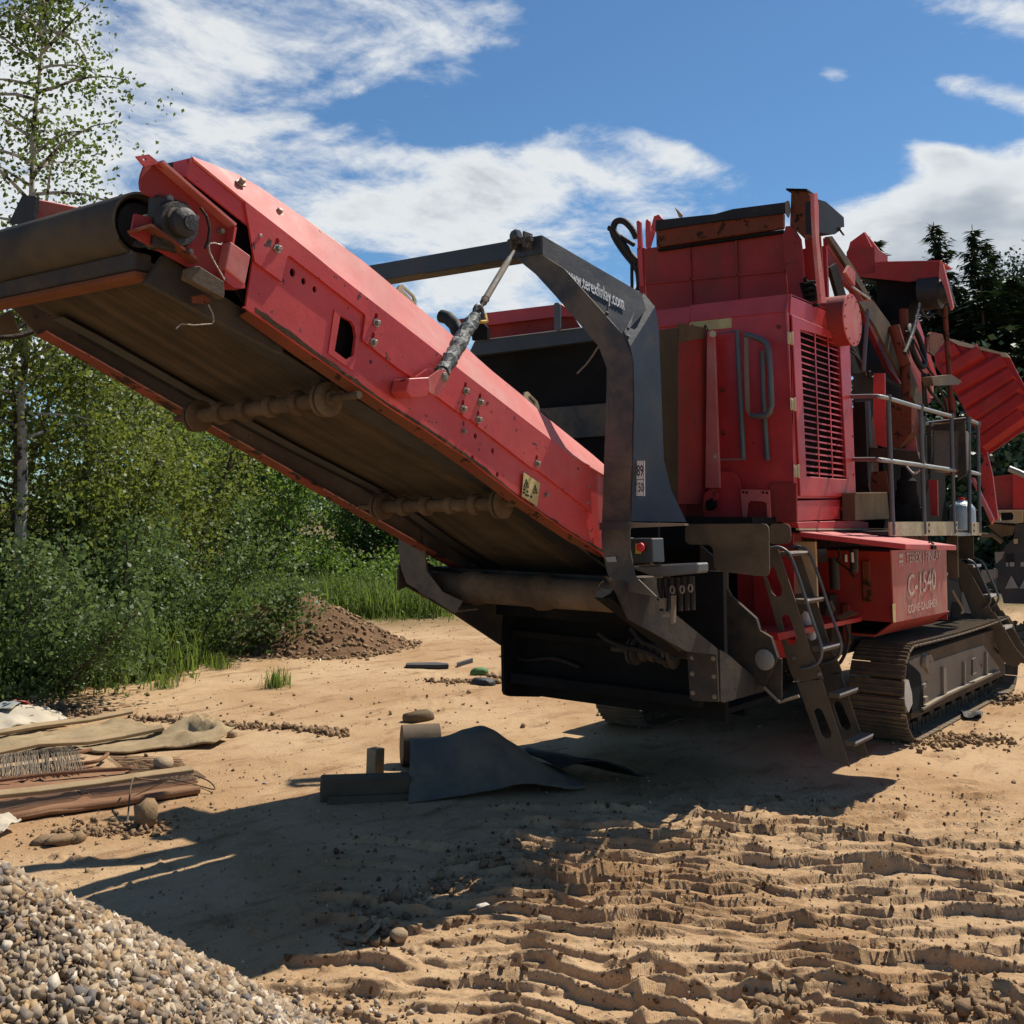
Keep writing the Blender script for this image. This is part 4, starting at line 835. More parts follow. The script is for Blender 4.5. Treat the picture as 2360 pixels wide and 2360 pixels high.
# big chassis plates by the ladder
B().px([(3.861,1.77),(3.642,1.615),(3.643,1.464),(3.613,1.406),(3.41,1.251),(3.38,1.166),(3.296,1.124),(3.248,0.984),(3.358,0.774),(3.452,0.831),(3.726,1.021),(3.865,1.139)], 7.6, 7.64).obj('chassis_plate', 'chassis', M)
B().py([(7.196,1.578),(7.67,1.56),(7.678,1.243),(7.257,1.433)], 3.9, 3.92).obj('chassis_recess', 'black_shade', M)
dsk = (7.58,3.344,0.961); B().lathe([(0, .075), (.012, .075), (.014, .068), (.0141, .001)], (7.598, dsk[1], dsk[2]), (-1, 0, 0), 24).obj('pivot_disc', 'steel_galv', M, smooth=30)
B().px([(3.479,0.827),(3.384,0.764),(3.279,0.976),(3.242,0.97),(3.25,0.693),(3.266,0.658),(3.385,0.745)], 7.66, 7.68).obj('pivot_gusset', 'chassis', M)
B().tube([(7.62,3.367,0.761),(7.62,3.249,0.668),(7.62,3.1,0.728)], .012, 6).obj('frame_edge', 'steel_worn', M)
# brown deflector plates over the chassis
B().px(rounded([(3.778,1.936),(3.118,1.952),(3.122,1.588),(3.213,1.584),(3.547,1.607),(3.555,1.79),(3.779,1.788)], .05), 7.2, 7.215).obj('deflector_plate', 'brown_metal', M)
B().px(rounded([(3.247,1.95),(3.081,1.953),(3.08,1.809),(3.251,1.799)], .05), 7.5, 7.515).obj('deflector_plate', 'brown_metal', M)
# ---- engine house ("cab") ---------------------------------------------------
CX, CY = 8.5, 3.45
sd_ = [(8.447,3.734),(8.53,3.884),(9.765,3.894),(9.908,3.688),(9.917,2.209)]          # side outline: front eave, roof edge, rear eave, bottom rear
zr, ze = sd_[1][1], sd_[0][1]; x_roof, x_rr, x_re = sd_[1][0], sd_[2][0], sd_[3][0]; zre = sd_[3][1]; zrr = sd_[2][1]
zb0 = (8.5,3.436,2.274)[2]
YW = 5.25
# front wall and chamfered eave, in two lapped sheets
B().box(CX, CX+.02, CY+.0, 4.40, zb0-.30, ze).obj('front_wall', 'red_cab', M)
B().box(CX+.010, CX+.022, 4.402, YW, zb0-.30, ze-.02).obj('front_wall', 'red_cab', M)
B().prism([(CX-.006, CY-.012, ze-.006), (CX-.006, 4.40, ze-.006), (x_roof, 4.40, zr), (x_roof, CY-.012, zr)], (.010, 0, -.012)).obj('front_eave', 'red_cab', M)
B().prism([(CX-.014, 4.39, ze-.02), (CX-.014, YW, ze-.02), (x_roof-.008, YW, zr-.014), (x_roof-.008, 4.39, zr-.014)], (.010, 0, -.012)).obj('front_eave', 'red_cab', M)
B().prism([(x_roof+.002, CY, zr-.006), (x_roof+.002, YW, zr-.02), (x_rr, YW, zrr), (x_rr, CY, zrr-.006)], (0, 0, -.012)).obj('roof_panel', 'red_cab', M)
B().prism([(x_rr, CY, zrr-.012), (x_rr, YW, zrr-.012), (x_re, YW, zre), (x_re, CY, zre)], (-.012, 0, 0)).obj('rear_eave', 'red_cab', M)
B().box(x_re-.03, x_re-.01, CY+.02, YW, zb0-.3, zre-.01).obj('rear_wall', 'red_cab', M)
# side wall with door opening
dr = [(8.517,3.7),(9.926,3.69),(9.939,2.193),(8.591,2.173)]; dop = [(8.692,3.596),(9.651,3.637),(9.71,2.348),(8.736,2.342)]
wall = [sd_[0], sd_[1], sd_[2], sd_[3]]+[(9.932,2.18),(8.541,2.154)]
B().py(wall, CY, CY+.015, [dop]).obj('side_wall', 'red_cab', M)
door = B().py(dr, CY-.018, CY-.003, [dop]).obj('louvre_door', 'red_cab', M, 'red engine door with dark louvred vent', bevel=.004)
xa, xb = min(p[0] for p in dop), max(p[0] for p in dop); zl, zh = min(p[1] for p in dop), max(p[1] for p in dop)
B().box(xa-.05, xb+.05, CY+.10, CY+.14, zl-.05, zh+.05).obj('vent_backing', 'black_shade', M)
zf = lambda x, e: np.interp(x, [xa, xb], [dop[0][1], dop[1][1]] if e else [dop[3][1], dop[2][1]])
ns = 23
SLAT = None
for k in range(ns):
    q = (k+.35)/ns
    za = zf(xa, 1)+(zf(xa, 0)-zf(xa, 1))*q; zb_ = zf(xb, 1)+(zf(xb, 0)-zf(xb, 1))*q
    if SLAT is None:
        sb = B(); L = xb-xa-.004; th = .004
        sb.add([(0, -.012, 0), (L, -.012, 0), (L, .022, .012), (0, .022, .012), (0, -.012, -th), (L, -.012, -th), (L, .022, .012-th), (0, .022, .012-th),
                (0, -.014, -.012), (L, -.014, -.012), (L, -.010, -.012), (0, -.010, -.012)],
               [(0,1,2,3), (7,6,5,4), (0,3,7,4), (1,5,6,2), (3,2,6,7), (0,4,11,8), (1,9,10,5), (0,8,9,1), (4,5,10,11), (8,11,10,9)])
        SLAT = sb.mesh('slat'); SLAT.materials.append(MATS['red_cab'])
    o = link_mesh('slat', SLAT, None, door, (xa+.002, CY+.008, (za+zb_)/2))
for fx in (.34, .655):
    x = xa+(xb-xa)*fx; B().box(x-.010, x+.010, CY-.0165, CY-.011, zl, zh).obj('vent_bar', 'red_cab', door)
for p in ((8.443,3.42,3.484), (8.461,3.42,2.928), (8.493,3.42,2.375)):
    h = B(); x, _, z = p
    h.box(x-.045, x+.012, CY-.026, CY-.019, z-.05, z+.05); h.cyl((x+.018, CY-.034, z-.055), (x+.018, CY-.034, z+.055), .014, 8); h.py([(x-.03, z-.04), (x+.05, z-.05), (x+.05, z+.05), (x-.03, z+.04)], CY-.032, CY-.027)
    h.obj('hinge', 'cream', door, bevel=.002)
b = B()
for c in [(9.929,3.593),(9.915,3.171),(9.902,2.756),(9.883,2.399)]: b.lathe([(0, .010), (.004, .010), (.005, .006)], (c[0], CY-.018, c[1]), (0, -1, 0), 8)
b.obj('door_rivets', 'black_shade', door)
# lower band and lip below the door
lbz = [(8.54,2.135),(9.913,2.172),(9.906,1.996),(8.537,1.968)]
B().py(lbz, CY-.008, CY+.012).obj('lower_panel', 'red_cab', M, bevel=.003)
B().py([(8.474,1.959),(9.887,1.976),(10.22,1.962),(10.213,1.903),(8.499,1.912)], CY-.030, CY+.10).obj('sill_channel', 'red_cab', M, bevel=.003)
B().py([(8.499,1.91),(10.213,1.901),(10.212,1.89),(8.507,1.893)], CY-.034, CY-.005).obj('sill_trim', 'cream', M)
B().py([(9.523,2.065),(9.744,2.067),(9.741,2.034),(9.594,2.029),(9.573,1.995),(9.516,1.995)], CY-.04, CY-.012).obj('latch', 'black_shade', M)
sl_ = (9.835,2.119); B().py(slot(sl_[0], sl_[1], 0, 1, .04, .014), CY-.010, CY-.0085).obj('key_slot', 'black_print', M)
# open hatch held out over the service bay
h0 = [(8.52, 3.425, 1.882), (9.985, 3.425, 1.875)]+[(9.971,2.57,1.774),(8.516,2.57,1.807)]
hat = B().prism([h0[0], h0[1], h0[2], h0[3]], (0, 0, -.042)).obj('service_hatch', 'red_cab', M, 'red hatch propped open over the service bay', bevel=.004)
lc = (9.256,2.57,1.797); B().box(lc[0]-.06, lc[0]+.05, 2.555, 2.568, lc[2]-.045, lc[2]-.012).obj('hatch_latch', 'black_shade', hat); B().tube([(lc[0]-.08, 2.58, lc[2]+.012), (lc[0]-.05, 2.57, lc[2]+.02), (lc[0]-.02, 2.57, lc[2]+.005), (lc[0]+.02, 2.57, lc[2]-.0)], .007, 6).obj('hatch_handle', 'black_shade', hat)
# warning label under the eave
w = B().box(CX-.0045, CX-.001, 3.98, 4.392, ze-.10, ze-.012).obj('warning_label', 'sticker', M)
wl = [(4.359,3.671),(4.233,3.659)]
b = B()
for y, z in wl:
    s_ = .055; z -= .0
    b.px([(y-s_*.6, z-s_*.5), (y+s_*.6, z-s_*.5), (y, z+s_*.6)], CX-.0065, CX-.0048, [[(y-s_*.38, z-s_*.37), (y+s_*.38, z-s_*.37), (y, z+s_*.38)]]); b.box(CX-.0065, CX-.0048, y-.007, y+.007, z-.018, z+.012)
b.obj('warning_triangle', 'black_print', w)
# dusty duct standing before the front wall
dt = [(8.05,4.459,3.605),(8.05,4.266,3.587)]; 
yA, yB = dt[0][1]+.02, dt[1][1]; zt_ = dt[0][2]; xd = 8.05
zlo = (8.05,4.257,2.246)[2]-.15
dy = (8.45,4.196,3.619)
B().prism([(xd, yA+.5, zt_-.03), (xd, yB, zt_-.01), (xd, yB+.02, zlo), (xd, yA+.5, zlo)], (.02, 0, 0)).obj('duct_front', 'tan_dust', M)
B().prism([(xd+.002, yB, zt_-.012), (8.47, dy[1], dy[2]), (8.47, dy[1]+.02, zlo), (xd+.002, yB+.02, zlo)], (0, .02, 0)).obj('duct_side', 'red_old_shaded', M)  # darker red puts the shade of this side into the colour
B().prism([(xd, yB-.004, zt_+.03), (8.40, dy[1]-.01, dy[2]+.02), (8.40, dy[1]-.012, dy[2]-.07), (xd, yB-.006, zt_-.14)], (0, .008, 0)).obj('duct_lip', 'tan_dust', M)
pst = [(8.36,4.151,3.602),(8.36,4.082,3.592),(8.36,4.057,2.425),(8.36,4.052,2.235),(8.36,4.191,2.235)]
B().prism([pst[0], pst[1], pst[2], pst[3], pst[4]], (.03, 0, 0)).obj('duct_post', 'red_sunlit', M, bevel=.004)
# grab rails folded against the front wall
B().tube([(8.42,3.892,3.587),(8.42,3.877,3.038),(8.42,3.858,2.478)], .025, 8).obj('grab_rail', 'steel_grey', M, smooth=50)
B().tube([(8.46,3.685,3.398),(8.46,3.683,2.993),(8.46,3.66,2.465)], .025, 8).obj('grab_rail', 'steel_grey', M, smooth=50)
B().tube([(8.34,3.784,3.53),(8.34,3.733,3.518),(8.34,3.642,3.479),(8.34,3.593,3.442),(8.34,3.574,3.374),(8.34,3.564,3.164),(8.34,3.56,2.919),(8.34,3.578,2.86),(8.34,3.608,2.831),(8.34,3.678,2.83),(8.34,3.748,2.837)], .026, 8).obj('grab_loop', 'steel_grey', M, smooth=50)
B().strip([(8.34,3.788,3.542),(8.34,3.792,3.179),(8.34,3.788,2.892),(8.34,3.762,2.843)], [(8.34,3.751,3.531),(8.34,3.755,3.177),(8.34,3.752,2.871),(8.34,3.742,2.833)], .012).obj('grab_flat', 'steel_worn', M)
B().tube([(8.43,4.078,3.582),(8.43,3.928,3.592),(8.43,3.87,3.59)], .007, 6).obj('tie_wire', 'steel_grey', M)
B().tube([(8.4,4.105,2.476),(8.4,3.979,2.477),(8.4,3.835,2.477)], .007, 6).obj('tie_wire', 'steel_worn', M)
B().lathe([(0, .028), (.03, .028), (.031, .016), (.045, .016)], (8.4,4.094,2.501), (-1, 0, 0), 6).obj('post_bolt', 'cream', M)
B().lathe([(0, .03), (.02, .03)], (8.34,4.081,3.563), (-1, 0, 0), 8).obj('post_bolt', 'cream', M)
b = B(); c = (8.49,3.546,3.601); b.lathe([(0, .018), (.006, .018), (.007, .01)], c, (-1, 0, 0), 10)
for c in [(8.49,4.073,3.086),(8.49,4.076,2.713)]: b.lathe([(0, .022), (.003, .022), (.004, .018)], c, (-1, 0, 0), 10)
b.obj('wall_plug', 'red_rust', M)
# lower front of the engine house: rounded cheek plates, inverted U, skirt
B().px(rounded([(4.075,2.379),(3.94,2.368),(3.884,2.292),(3.883,1.951),(4.23,1.946),(4.216,2.16)], .05), 8.40, 8.415).obj('cheek_plate', 'red_cab', M)
B().prism([(8.33,4.181,2.196),(8.33,4.106,2.225),(8.33,4.055,2.178),(8.33,4.066,2.14),(8.33,4.108,2.121),(8.33,4.162,2.026),(8.33,4.204,2.044)], (.02, 0, 0)).obj('cheek_lug', 'red_paint', M)
B().px([(3.863,2.225),(3.607,2.216),(3.6,1.96),(3.629,1.956),(3.633,2.109),(3.664,2.124),(3.78,2.127),(3.805,2.104),(3.818,1.952),(3.848,1.952)], 8.36, 8.375).obj('step_bracket', 'red_sunlit', M)
B().px([(3.851,2.124),(3.66,2.121),(3.664,1.94),(3.855,1.937)], 8.44, 8.45).obj('bracket_recess', 'red_old_shaded', M)
b = B()
for c in [(8.355,3.836,2.201),(8.355,3.804,2.197),(8.355,3.66,2.197),(8.355,3.625,2.193),(8.355,3.839,1.978),(8.355,3.617,1.978)]: b.lathe([(0, .010), (.004, .010)], c, (-1, 0, 0), 8)
b.obj('bracket_holes', 'black_shade', M)
B().px([(3.649,2.274),(3.419,2.277),(3.423,1.963),(3.647,1.955)], 8.47, 8.49).obj('lower_front_panel', 'red_old_shaded', M)
B().px([(4.416,2.102),(4.237,2.18),(4.241,1.94),(4.43,1.85)], 8.45, 8.47).obj('lower_front_panel', 'red_old_shaded', M)
B().px([(4.156,2.12),(4.103,2.149),(4.088,2.083),(4.126,2.045),(4.157,2.045)], 8.30, 8.38).obj('hinge_pin', 'black_shade', M)
B().box(8.0, 8.52, 3.6, 5.2, zb0-.55, zb0-.28).obj('house_floor', 'black_shade', M)
# ---- cavity behind the arch: beam, red cover, grey apron ------------------------
B().box(6.92, 6.95, 3.85, 5.68, 1.2, 3.33).obj('cavity_shade', 'black_shade', M)  # black sheet added to make the opening behind the arch fully dark
B().px([(5.505,3.41),(4.418,3.421),(4.319,3.316),(4.738,3.305),(5.512,3.289),(5.561,3.316)], 6.8, 6.88).obj('cavity_beam', 'dark_grey', M)
B().strip([(6.795,5.496,3.407),(6.795,4.407,3.418)], [(6.86,5.549,3.424),(6.86,4.449,3.435)], .006).obj('beam_lit_edge', 'steel_grey', M)  # paler strip puts the light along the beam's top edge into colour
B().prism([(7.1,5.904,3.61),(7.1,5.825,3.711),(7.1,4.843,3.706),(7.1,4.683,3.588),(7.1,4.95,3.604),(7.1,5.612,3.602),(7.1,5.632,3.612)], (.35, 0, .06)).obj('red_cover', 'red_cab', M)
B().px([(5.679,3.616),(4.776,3.615),(4.687,3.494),(5.637,3.487)], 7.16, 7.18).obj('cover_front', 'red_old_shaded', M)
B().px([(6.19,3.729),(6.01,3.736),(6.07,3.651),(6.119,3.507),(6.185,3.579)], 7.3, 7.34).obj('red_cover_side', 'red_old_shaded', M)
B().tube([(7,6.051,3.71),(7,5.977,3.686),(7,5.893,3.614),(7,5.839,3.506),(7,5.827,3.442)], .06, 10).obj('black_duct', 'rubber', M, smooth=50)
B().px([(5.427,3.582),(5.344,3.506),(5.339,3.408),(5.499,3.411),(5.511,3.491)], 6.76, 6.79).obj('black_bracket', 'black_shade', M)
B().px(rounded([(4.666,3.638),(4.604,3.631),(4.602,3.41),(4.659,3.411)], .04), 6.74, 6.755).obj('lifting_strap', 'steel_grey', M)
B().tube([(5.9,3.712,3.108),(5.9,3.776,3.029),(5.9,3.818,2.984),(5.9,3.889,2.928)], .006, 6).obj('loose_strap', 'steel_worn', M)
B().px([(4.899,2.823),(4.268,2.835),(4.284,2.589),(4.579,2.581)], 6.88, 6.90).obj('apron_panel', 'grey_dusty', M)
# ---- crusher feed box above the roof ----------------------------------------------
HX = 9.25
hop = B().px([(5.291,4.688),(3.79,4.662),(3.778,4.293),(3.756,3.907),(5.243,3.947)], HX, HX+.02).obj('feed_box_front', 'red_old_shaded', M)
rb = B()
for q in ([(9.24,4.769,4.675),(9.24,4.754,4.672),(9.24,4.734,4.008),(9.24,4.749,4.009)], [(9.24,4.268,4.665),(9.24,4.254,4.663),(9.24,4.245,4),(9.24,4.259,4.002)], [(9.24,5.256,4.329),(9.24,3.785,4.271),(9.24,3.786,4.254),(9.24,5.256,4.308)]): rb.prism(q, (-.012, 0, 0))
rb.obj('feed_box_rib', 'red_old_shaded', hop)
B().px([(5.105,4.859),(3.76,4.807),(3.765,4.658),(5.101,4.662)], 9.17, 9.24).obj('feed_box_beam', 'red_rust', M, bevel=.01)
B().px([(5.101,4.651),(3.769,4.648),(3.766,4.621),(5.102,4.628)], 9.20, 9.245).obj('beam_shadow_strip', 'black_shade', M)  # black strip put in as the shade under the beam
B().px([(5.076,4.927),(4.429,4.889),(4.24,4.908),(3.72,4.887),(3.718,4.784),(4.43,4.815),(4.82,4.823),(5.085,4.824)], 9.13, 9.16).obj('rubber_curtain', 'rubber', M)
B().prism([(9.2,3.746,4.677),(9.2,3.681,4.673),(9.2,3.609,4.538),(9.2,3.593,4.344),(9.2,3.588,4.154),(9.2,3.484,4.099),(9.2,3.427,3.926),(9.2,3.701,3.977),(9.2,3.758,4.259),(9.2,3.777,4.541)], (.04, 0, 0)).obj('feed_box_corner', 'red_old_shaded', M)
B().px([(3.715,5.025),(3.53,4.993),(3.504,4.939),(3.52,4.845),(3.566,4.532),(3.702,4.681),(3.682,4.991)], 9.2, 9.34).obj('corner_post', 'red_rust', M)
B().px([(3.715,5.029),(3.516,4.99),(3.512,4.972),(3.715,5.012)], 9.16, 9.36).obj('post_cap', 'black_shade', M)
B().prism([(9.42,3.642,4.897),(9.42,3.533,4.879),(9.42,3.504,4.766),(9.42,3.476,3.99),(9.42,3.622,4.134),(9.42,3.652,4.57)], (.02, 0, 0)).obj('side_cheek', 'red_old_shaded', M)
B().prism([(8.108,3.05,4.597),(8.178,3.05,4.62),(8.198,3.05,4.502),(8.183,3.05,4.215),(8.298,3.05,3.724),(8.188,3.05,3.705),(8.108,3.05,4.199),(8.096,3.05,4.458)], (0, .03, 0)).obj('hinge_post', 'red_sunlit', M)
B().prism([(9.12,3.712,4.889),(9.12,3.681,4.895),(9.12,3.67,4.807),(9.12,3.69,4.735),(9.12,3.711,4.771)], (.03, 0, 0)).obj('lug', 'steel_worn', M)
B().prism([(8.601,3.2,4.625),(8.607,3.2,4.696),(8.778,3.2,4.718),(9.218,3.2,4.681),(9.22,3.2,4.591),(9.138,3.2,4.568),(9.118,3.2,4.539),(8.972,3.2,4.469),(8.833,3.2,4.442),(8.592,3.2,4.4)], (0, .12, .0)).obj('rubber_curtain', 'rubber', M)
B().prism([(9.035,3.18,4.542),(9.172,3.18,4.5),(9.089,3.18,4.523)], (0, .02, 0)).obj('torn_rubber', 'rubber', M)
for pts in ([(9.3,5.398,4.917),(9.3,5.403,5.001),(9.3,5.381,5.015),(9.3,5.355,4.994),(9.3,5.34,4.717),(9.3,5.322,4.313),(9.3,5.364,4.318),(9.3,5.388,4.7)], [(9.25,5.268,4.862),(9.25,5.265,4.98),(9.25,5.244,4.994),(9.25,5.22,4.968),(9.25,5.206,4.853),(9.25,5.179,4.896),(9.25,5.167,4.847),(9.25,5.228,4.679),(9.25,5.264,4.696)], [(9.2,5.14,4.996),(9.2,5.085,5.006),(9.2,5.047,4.958),(9.2,5.074,4.88),(9.2,5.126,4.829),(9.2,5.177,4.872)]):
    B().prism(pts, (.03, 0, 0)).obj('pivot_lug', 'red_paint', M)
B().prism([(9.32,5.41,4.731),(9.32,5.325,4.719),(9.32,5.304,3.987),(9.32,5.369,3.994)], (.04, 0, 0)).obj('side_post', 'red_old_shaded', M)
B().prism([(9.6,5.117,5.189),(9.6,5.024,5.084),(9.6,5.034,5.059),(9.6,5.068,5.07)], (.01, 0, 0)).obj('plank_tip', 'wood', M)
hs = B()
for pts, r_ in (([(9.35,5.418,4.583),(9.35,5.503,4.678),(9.35,5.639,4.867),(9.35,5.708,4.975),(9.35,5.68,5.056),(9.35,5.584,5.049),(9.35,5.489,4.954),(9.35,5.435,4.849)], .036), ([(9.38,5.785,5.013),(9.38,5.754,4.989),(9.38,5.712,4.884),(9.38,5.603,4.722),(9.38,5.494,4.587),(9.38,5.428,4.483)], .032), ([(9.36,5.728,4.96),(9.36,5.59,4.862),(9.36,5.468,4.777)], .024), ([(9.36,5.456,4.578),(9.36,5.424,4.455),(9.36,5.414,4.335),(9.36,5.431,4.289)], .026), ([(9.36,5.493,4.595),(9.36,5.494,4.487),(9.36,5.492,4.296)], .018)):
    q = [Vector(p) for p in pts]; sm = []
    for i in range(len(q)-1):
        for k in range(4):
            a = q[max(i-1, 0)]; b_, c, d = q[i], q[i+1], q[min(i+2, len(q)-1)]; t = k/4
            sm.append(.5*((2*b_)+(-a+c)*t+(2*a-5*b_+4*c-d)*t*t+(-a+3*b_-3*c+d)*t**3))
    hs.tube(sm+[q[-1]], r_, 8)
hs.obj('hydraulic_hose', 'hose', M, smooth=60)
B().box(9.62, 9.66, 3.52, 4.9, 3.75, 4.55).obj('feed_box_inner', 'red_old_shaded', M)
# spring and its dark seat at the box foot, round dust drum
sp0 = (9.1,3.481,3.977); B().tube([(sp0[0]+.055*math.cos(a), sp0[1]+.055*math.sin(a), sp0[2]-.14+a*.0085) for a in np.linspace(0, 34, 90)], .014, 6).obj('coil_spring', 'black_shade', M)
B().px([(3.591,4.103),(3.465,4.088),(3.441,4.043),(3.449,3.941),(3.554,3.952)], 9.1, 9.14).obj('spring_seat', 'black_shade', M)
dcn = (9.604,3.3,3.807)
da = Vector((0, 1, 0)); dc0 = Vector(dcn); ds = da.cross(Vector((0, 0, 1)))
dm = B().lathe([(0, .235), (.42, .235)], dc0, da, 28).obj('dust_drum', 'red_old_shaded', M, smooth=40)
B().lathe([(0, .005), (.001, .245), (.012, .245), (.013, .2)], dc0-da*.014, da, 28).obj('drum_lid', 'red_sunlit', M, smooth=40)
b = B()
for k in range(12): a = k*math.pi/6; b.lathe([(0, .010), (.008, .009)], dc0-da*.014+ds*(.218*math.cos(a))+Vector((0, 0, .218*math.sin(a))), -da, 6)
b.obj('drum_bolts', 'red_old_shaded', dm)
# ---- deck, railing, bay and fuel box -------------------------------------------------
strip = [(9.708,1.969),(11.969,1.977),(11.941,1.833),(9.707,1.844)]
dk = B().py(strip, 3.06, 3.075).obj('toe_board', 'pale_yellow', M)
B().py([(12.56,1.971),(12.965,1.971),(12.943,1.825),(12.539,1.828)], 3.06, 3.075).obj('toe_board', 'pale_yellow', M)
b = B()
for c in [(9.841,1.939),(9.834,1.884),(10.915,1.944),(10.905,1.881),(11.906,1.944),(11.893,1.881),(12.641,1.941),(12.627,1.88)]: b.lathe([(0, .016), (.006, .014)], (c[0], 3.06, c[1]), (0, -1, 0), 8)
b.obj('toe_board_bolts', 'black_shade', M)
zd = strip[3][1]; xD0, xD1 = strip[0][0], (12.944,3.06,1.831)[0]
B().box(xD0, xD1, 3.08, 4.0, zd+.005, zd+.04).obj('deck_plate', 'chassis', M)
B().py([(11.986,1.864),(12.587,1.858),(12.579,1.824),(11.979,1.826)], 3.07, 3.09).obj('deck_edge', 'steel_galv', M)
RP = .021
rail = B().tube(smooth_pts([(9.877,3.42,3.128)]+[(9.694,3.16,3.1)]+[(9.587,3.07,3.08)]+[(9.815,3.06,3.085),(10.818,3.06,3.085),(11.941,3.06,3.092)]), RP, 10).obj('guard_rail', 'steel_galv', M, smooth=50)
B().tube(smooth_pts([(9.89,3.42,2.539)]+[(9.67,3.16,2.524)]+[(9.547,3.07,2.512)]+[(9.836,3.06,2.513),(10.839,3.06,2.516),(11.942,3.06,2.516)]), RP, 10).obj('guard_rail', 'steel_galv', M, smooth=50)
for a, b_ in (((9.816,3.06,3.089), (9.804,3.06,1.974)), ((10.819,3.06,3.09), (10.77,3.06,1.976)), ((11.933,3.06,3.095), (11.829,3.06,1.976)), ((12.665,3.06,3.112), (12.45,3.06,1.859)), ((13.062,3.06,3.097), (12.889,3.06,1.969))):
    b = B().cyl(a, (b_[0], 3.064, zd+.01), RP, 10)
    for z in (a[2],): b.lathe([(-.03, .028), (0, .034), (.03, .028)], (a[0], 3.06, z), (0, 0, 1), 10)
    b.obj('rail_post', 'steel_grey', M, smooth=50)
B().tube([(12.665,3.06,3.112),(13.062,3.06,3.097)], RP, 10).obj('guard_rail', 'steel_galv', M, smooth=50)
B().tube([(12.59,3.06,2.523),(13.01,3.06,2.514)], RP, 10).obj('guard_rail', 'steel_galv', M, smooth=50)
B().tube([(14.918,4.2,3.28)]+[(12.833,3.1,3.136)], .024, 10).obj('guard_rail', 'steel_galv', M, smooth=50)
B().cyl((14.204,3.9,3.23), (13.919,3.9,1.97), RP, 8).obj('rail_post', 'steel_grey', M)
# grey control cabinet
B().px([(3.329,2.974),(3.046,2.971),(3.062,2.533),(3.345,2.512)], 12.2, 12.6).obj('control_cabinet', 'box_grey', M, bevel=.01)
B().px([(3.362,3.003),(2.965,3.056),(2.977,2.481),(3.073,2.41),(3.029,2.942),(3.328,2.971),(3.351,2.485),(3.38,2.485)], 12.1, 12.14).obj('cabinet_frame', 'chassis', M)
# fuel / hydraulic box with lettering
PYp = 3.11
pn_ = [(9.88,1.715),(11.679,1.696),(11.609,1.066),(9.881,1.081)]
fb_ = B().py(pn_, PYp, PYp+.012).obj('lettered_panel', 'red_panel', M, 'faded red panel with worn TEREX FINLAY C-1540 lettering')
x0, x1 = pn_[0][0], pn_[1][0]; zT = 1.70; zB = pn_[3][1]
B().box(x0+.002, x0+.016, PYp+.014, 4.0, zB-.0, zT).obj('box_front_wall', 'red_old_shaded', M)
B().prism([(x0, PYp, zB), (x1, PYp, pn_[2][1]), (x1, PYp+.17, pn_[2][1]-.13), (x0, PYp+.17, zB-.13)], (0, .012, .006)).obj('box_chamfer', 'red_old_shaded', M)
B().box(x0+.02, x1, PYp+.02, 4.0, zT-.03, zT).obj('box_top', 'red_old_shaded', M)
B().box(x0+.003, x1, PYp+.19, 4.0, zB-.14, zB-.12).obj('box_floor', 'red_old_shaded', M)
B().box(x1-.02, x1-.004, PYp+.02, 4.0, zB-.1, zT-.04).obj('box_rear_wall', 'red_old_shaded', M)
for y0_, y1_, za, zb_ in ((3.30, 3.38, 1.25, 1.62), (3.50, 3.58, .86, 1.22)):
    B().box(x0-.03, x0+.001, y0_, y1_, za, zb_).obj('box_handle', 'red_rust', M, bevel=.012)
def ptxt(name, s, a, b, upx, m='faded_print'):
    O = Vector(a); sheared_text(name, s, O, b, Vector(upx)-O, m, fb_, .003)
ptxt('panel_lettering', 'TEREX | FINLAY', (10.277,3.105,1.593), (11.432,3.105,1.594), (10.29,3.105,1.685))
ptxt('panel_lettering', 'C-1540', (10.289,3.105,1.287), (11.202,3.105,1.318), (10.318,3.105,1.482))
ptxt('panel_lettering', 'CONE CRUSHER', (10.267,3.105,1.135), (11.217,3.105,1.147), (10.277,3.105,1.207))
lg = B()
for q in ([(10.078,1.679),(10.205,1.68),(10.207,1.646),(10.138,1.632),(10.083,1.647)], [(10.078,1.629),(10.129,1.619),(10.198,1.63),(10.2,1.595),(10.079,1.595)], [(10.077,1.581),(10.204,1.582),(10.203,1.573),(10.076,1.572)]): lg.py(q, PYp-.004, PYp-.001)
lg.obj('logo_mark', 'faded_print', fb_)
B().py([(9.843,1.244),(9.929,1.244),(9.923,1.083),(9.843,1.084)], PYp-.003, PYp-.001).obj('yellow_label', 'sticker', fb_)
# inside of the service bay
B().box(8.6, x0-.01, 3.95, 3.97, .75, 1.86).obj('bay_back', 'red_hopper', M)
B().box(8.45, 8.47, 3.45, 3.95, 1.02, 1.86).obj('bay_side', 'red_hopper', M)
B().px([(3.775,1.515),(3.665,1.52),(3.446,1.092),(3.462,1.063),(3.77,1.089)], 8.38, 8.40).obj('bay_cheek', 'red_hopper', M)
B().prism([(7.852,3.35,1.128),(8.616,3.35,1.125),(9.728,3.35,1.122),(9.733,3.35,1.087),(8.613,3.35,1.086),(7.882,3.35,1.073)], (0, .5, 0)).obj('bay_floor', 'red_hopper', M)
B().prism([(8.9,3.645,1.79),(8.9,3.438,1.795),(8.9,3.435,1.172),(8.9,3.57,1.103),(8.9,3.643,1.337)], (.03, 0, 0)).obj('cream_panel', 'cream', M)
b = B()
b = B()
for a, c, r_ in (((9.4,3.468,1.647), (9.4,3.464,1.375), .045), ((9.2,3.213,1.737), (9.2,3.22,1.54), .035), ((9.1,3.257,1.692), (9.1,3.252,1.625), .018), ((9.1,3.202,1.709), (9.1,3.198,1.627), .018)): b.cyl(a, c, r_, 10)
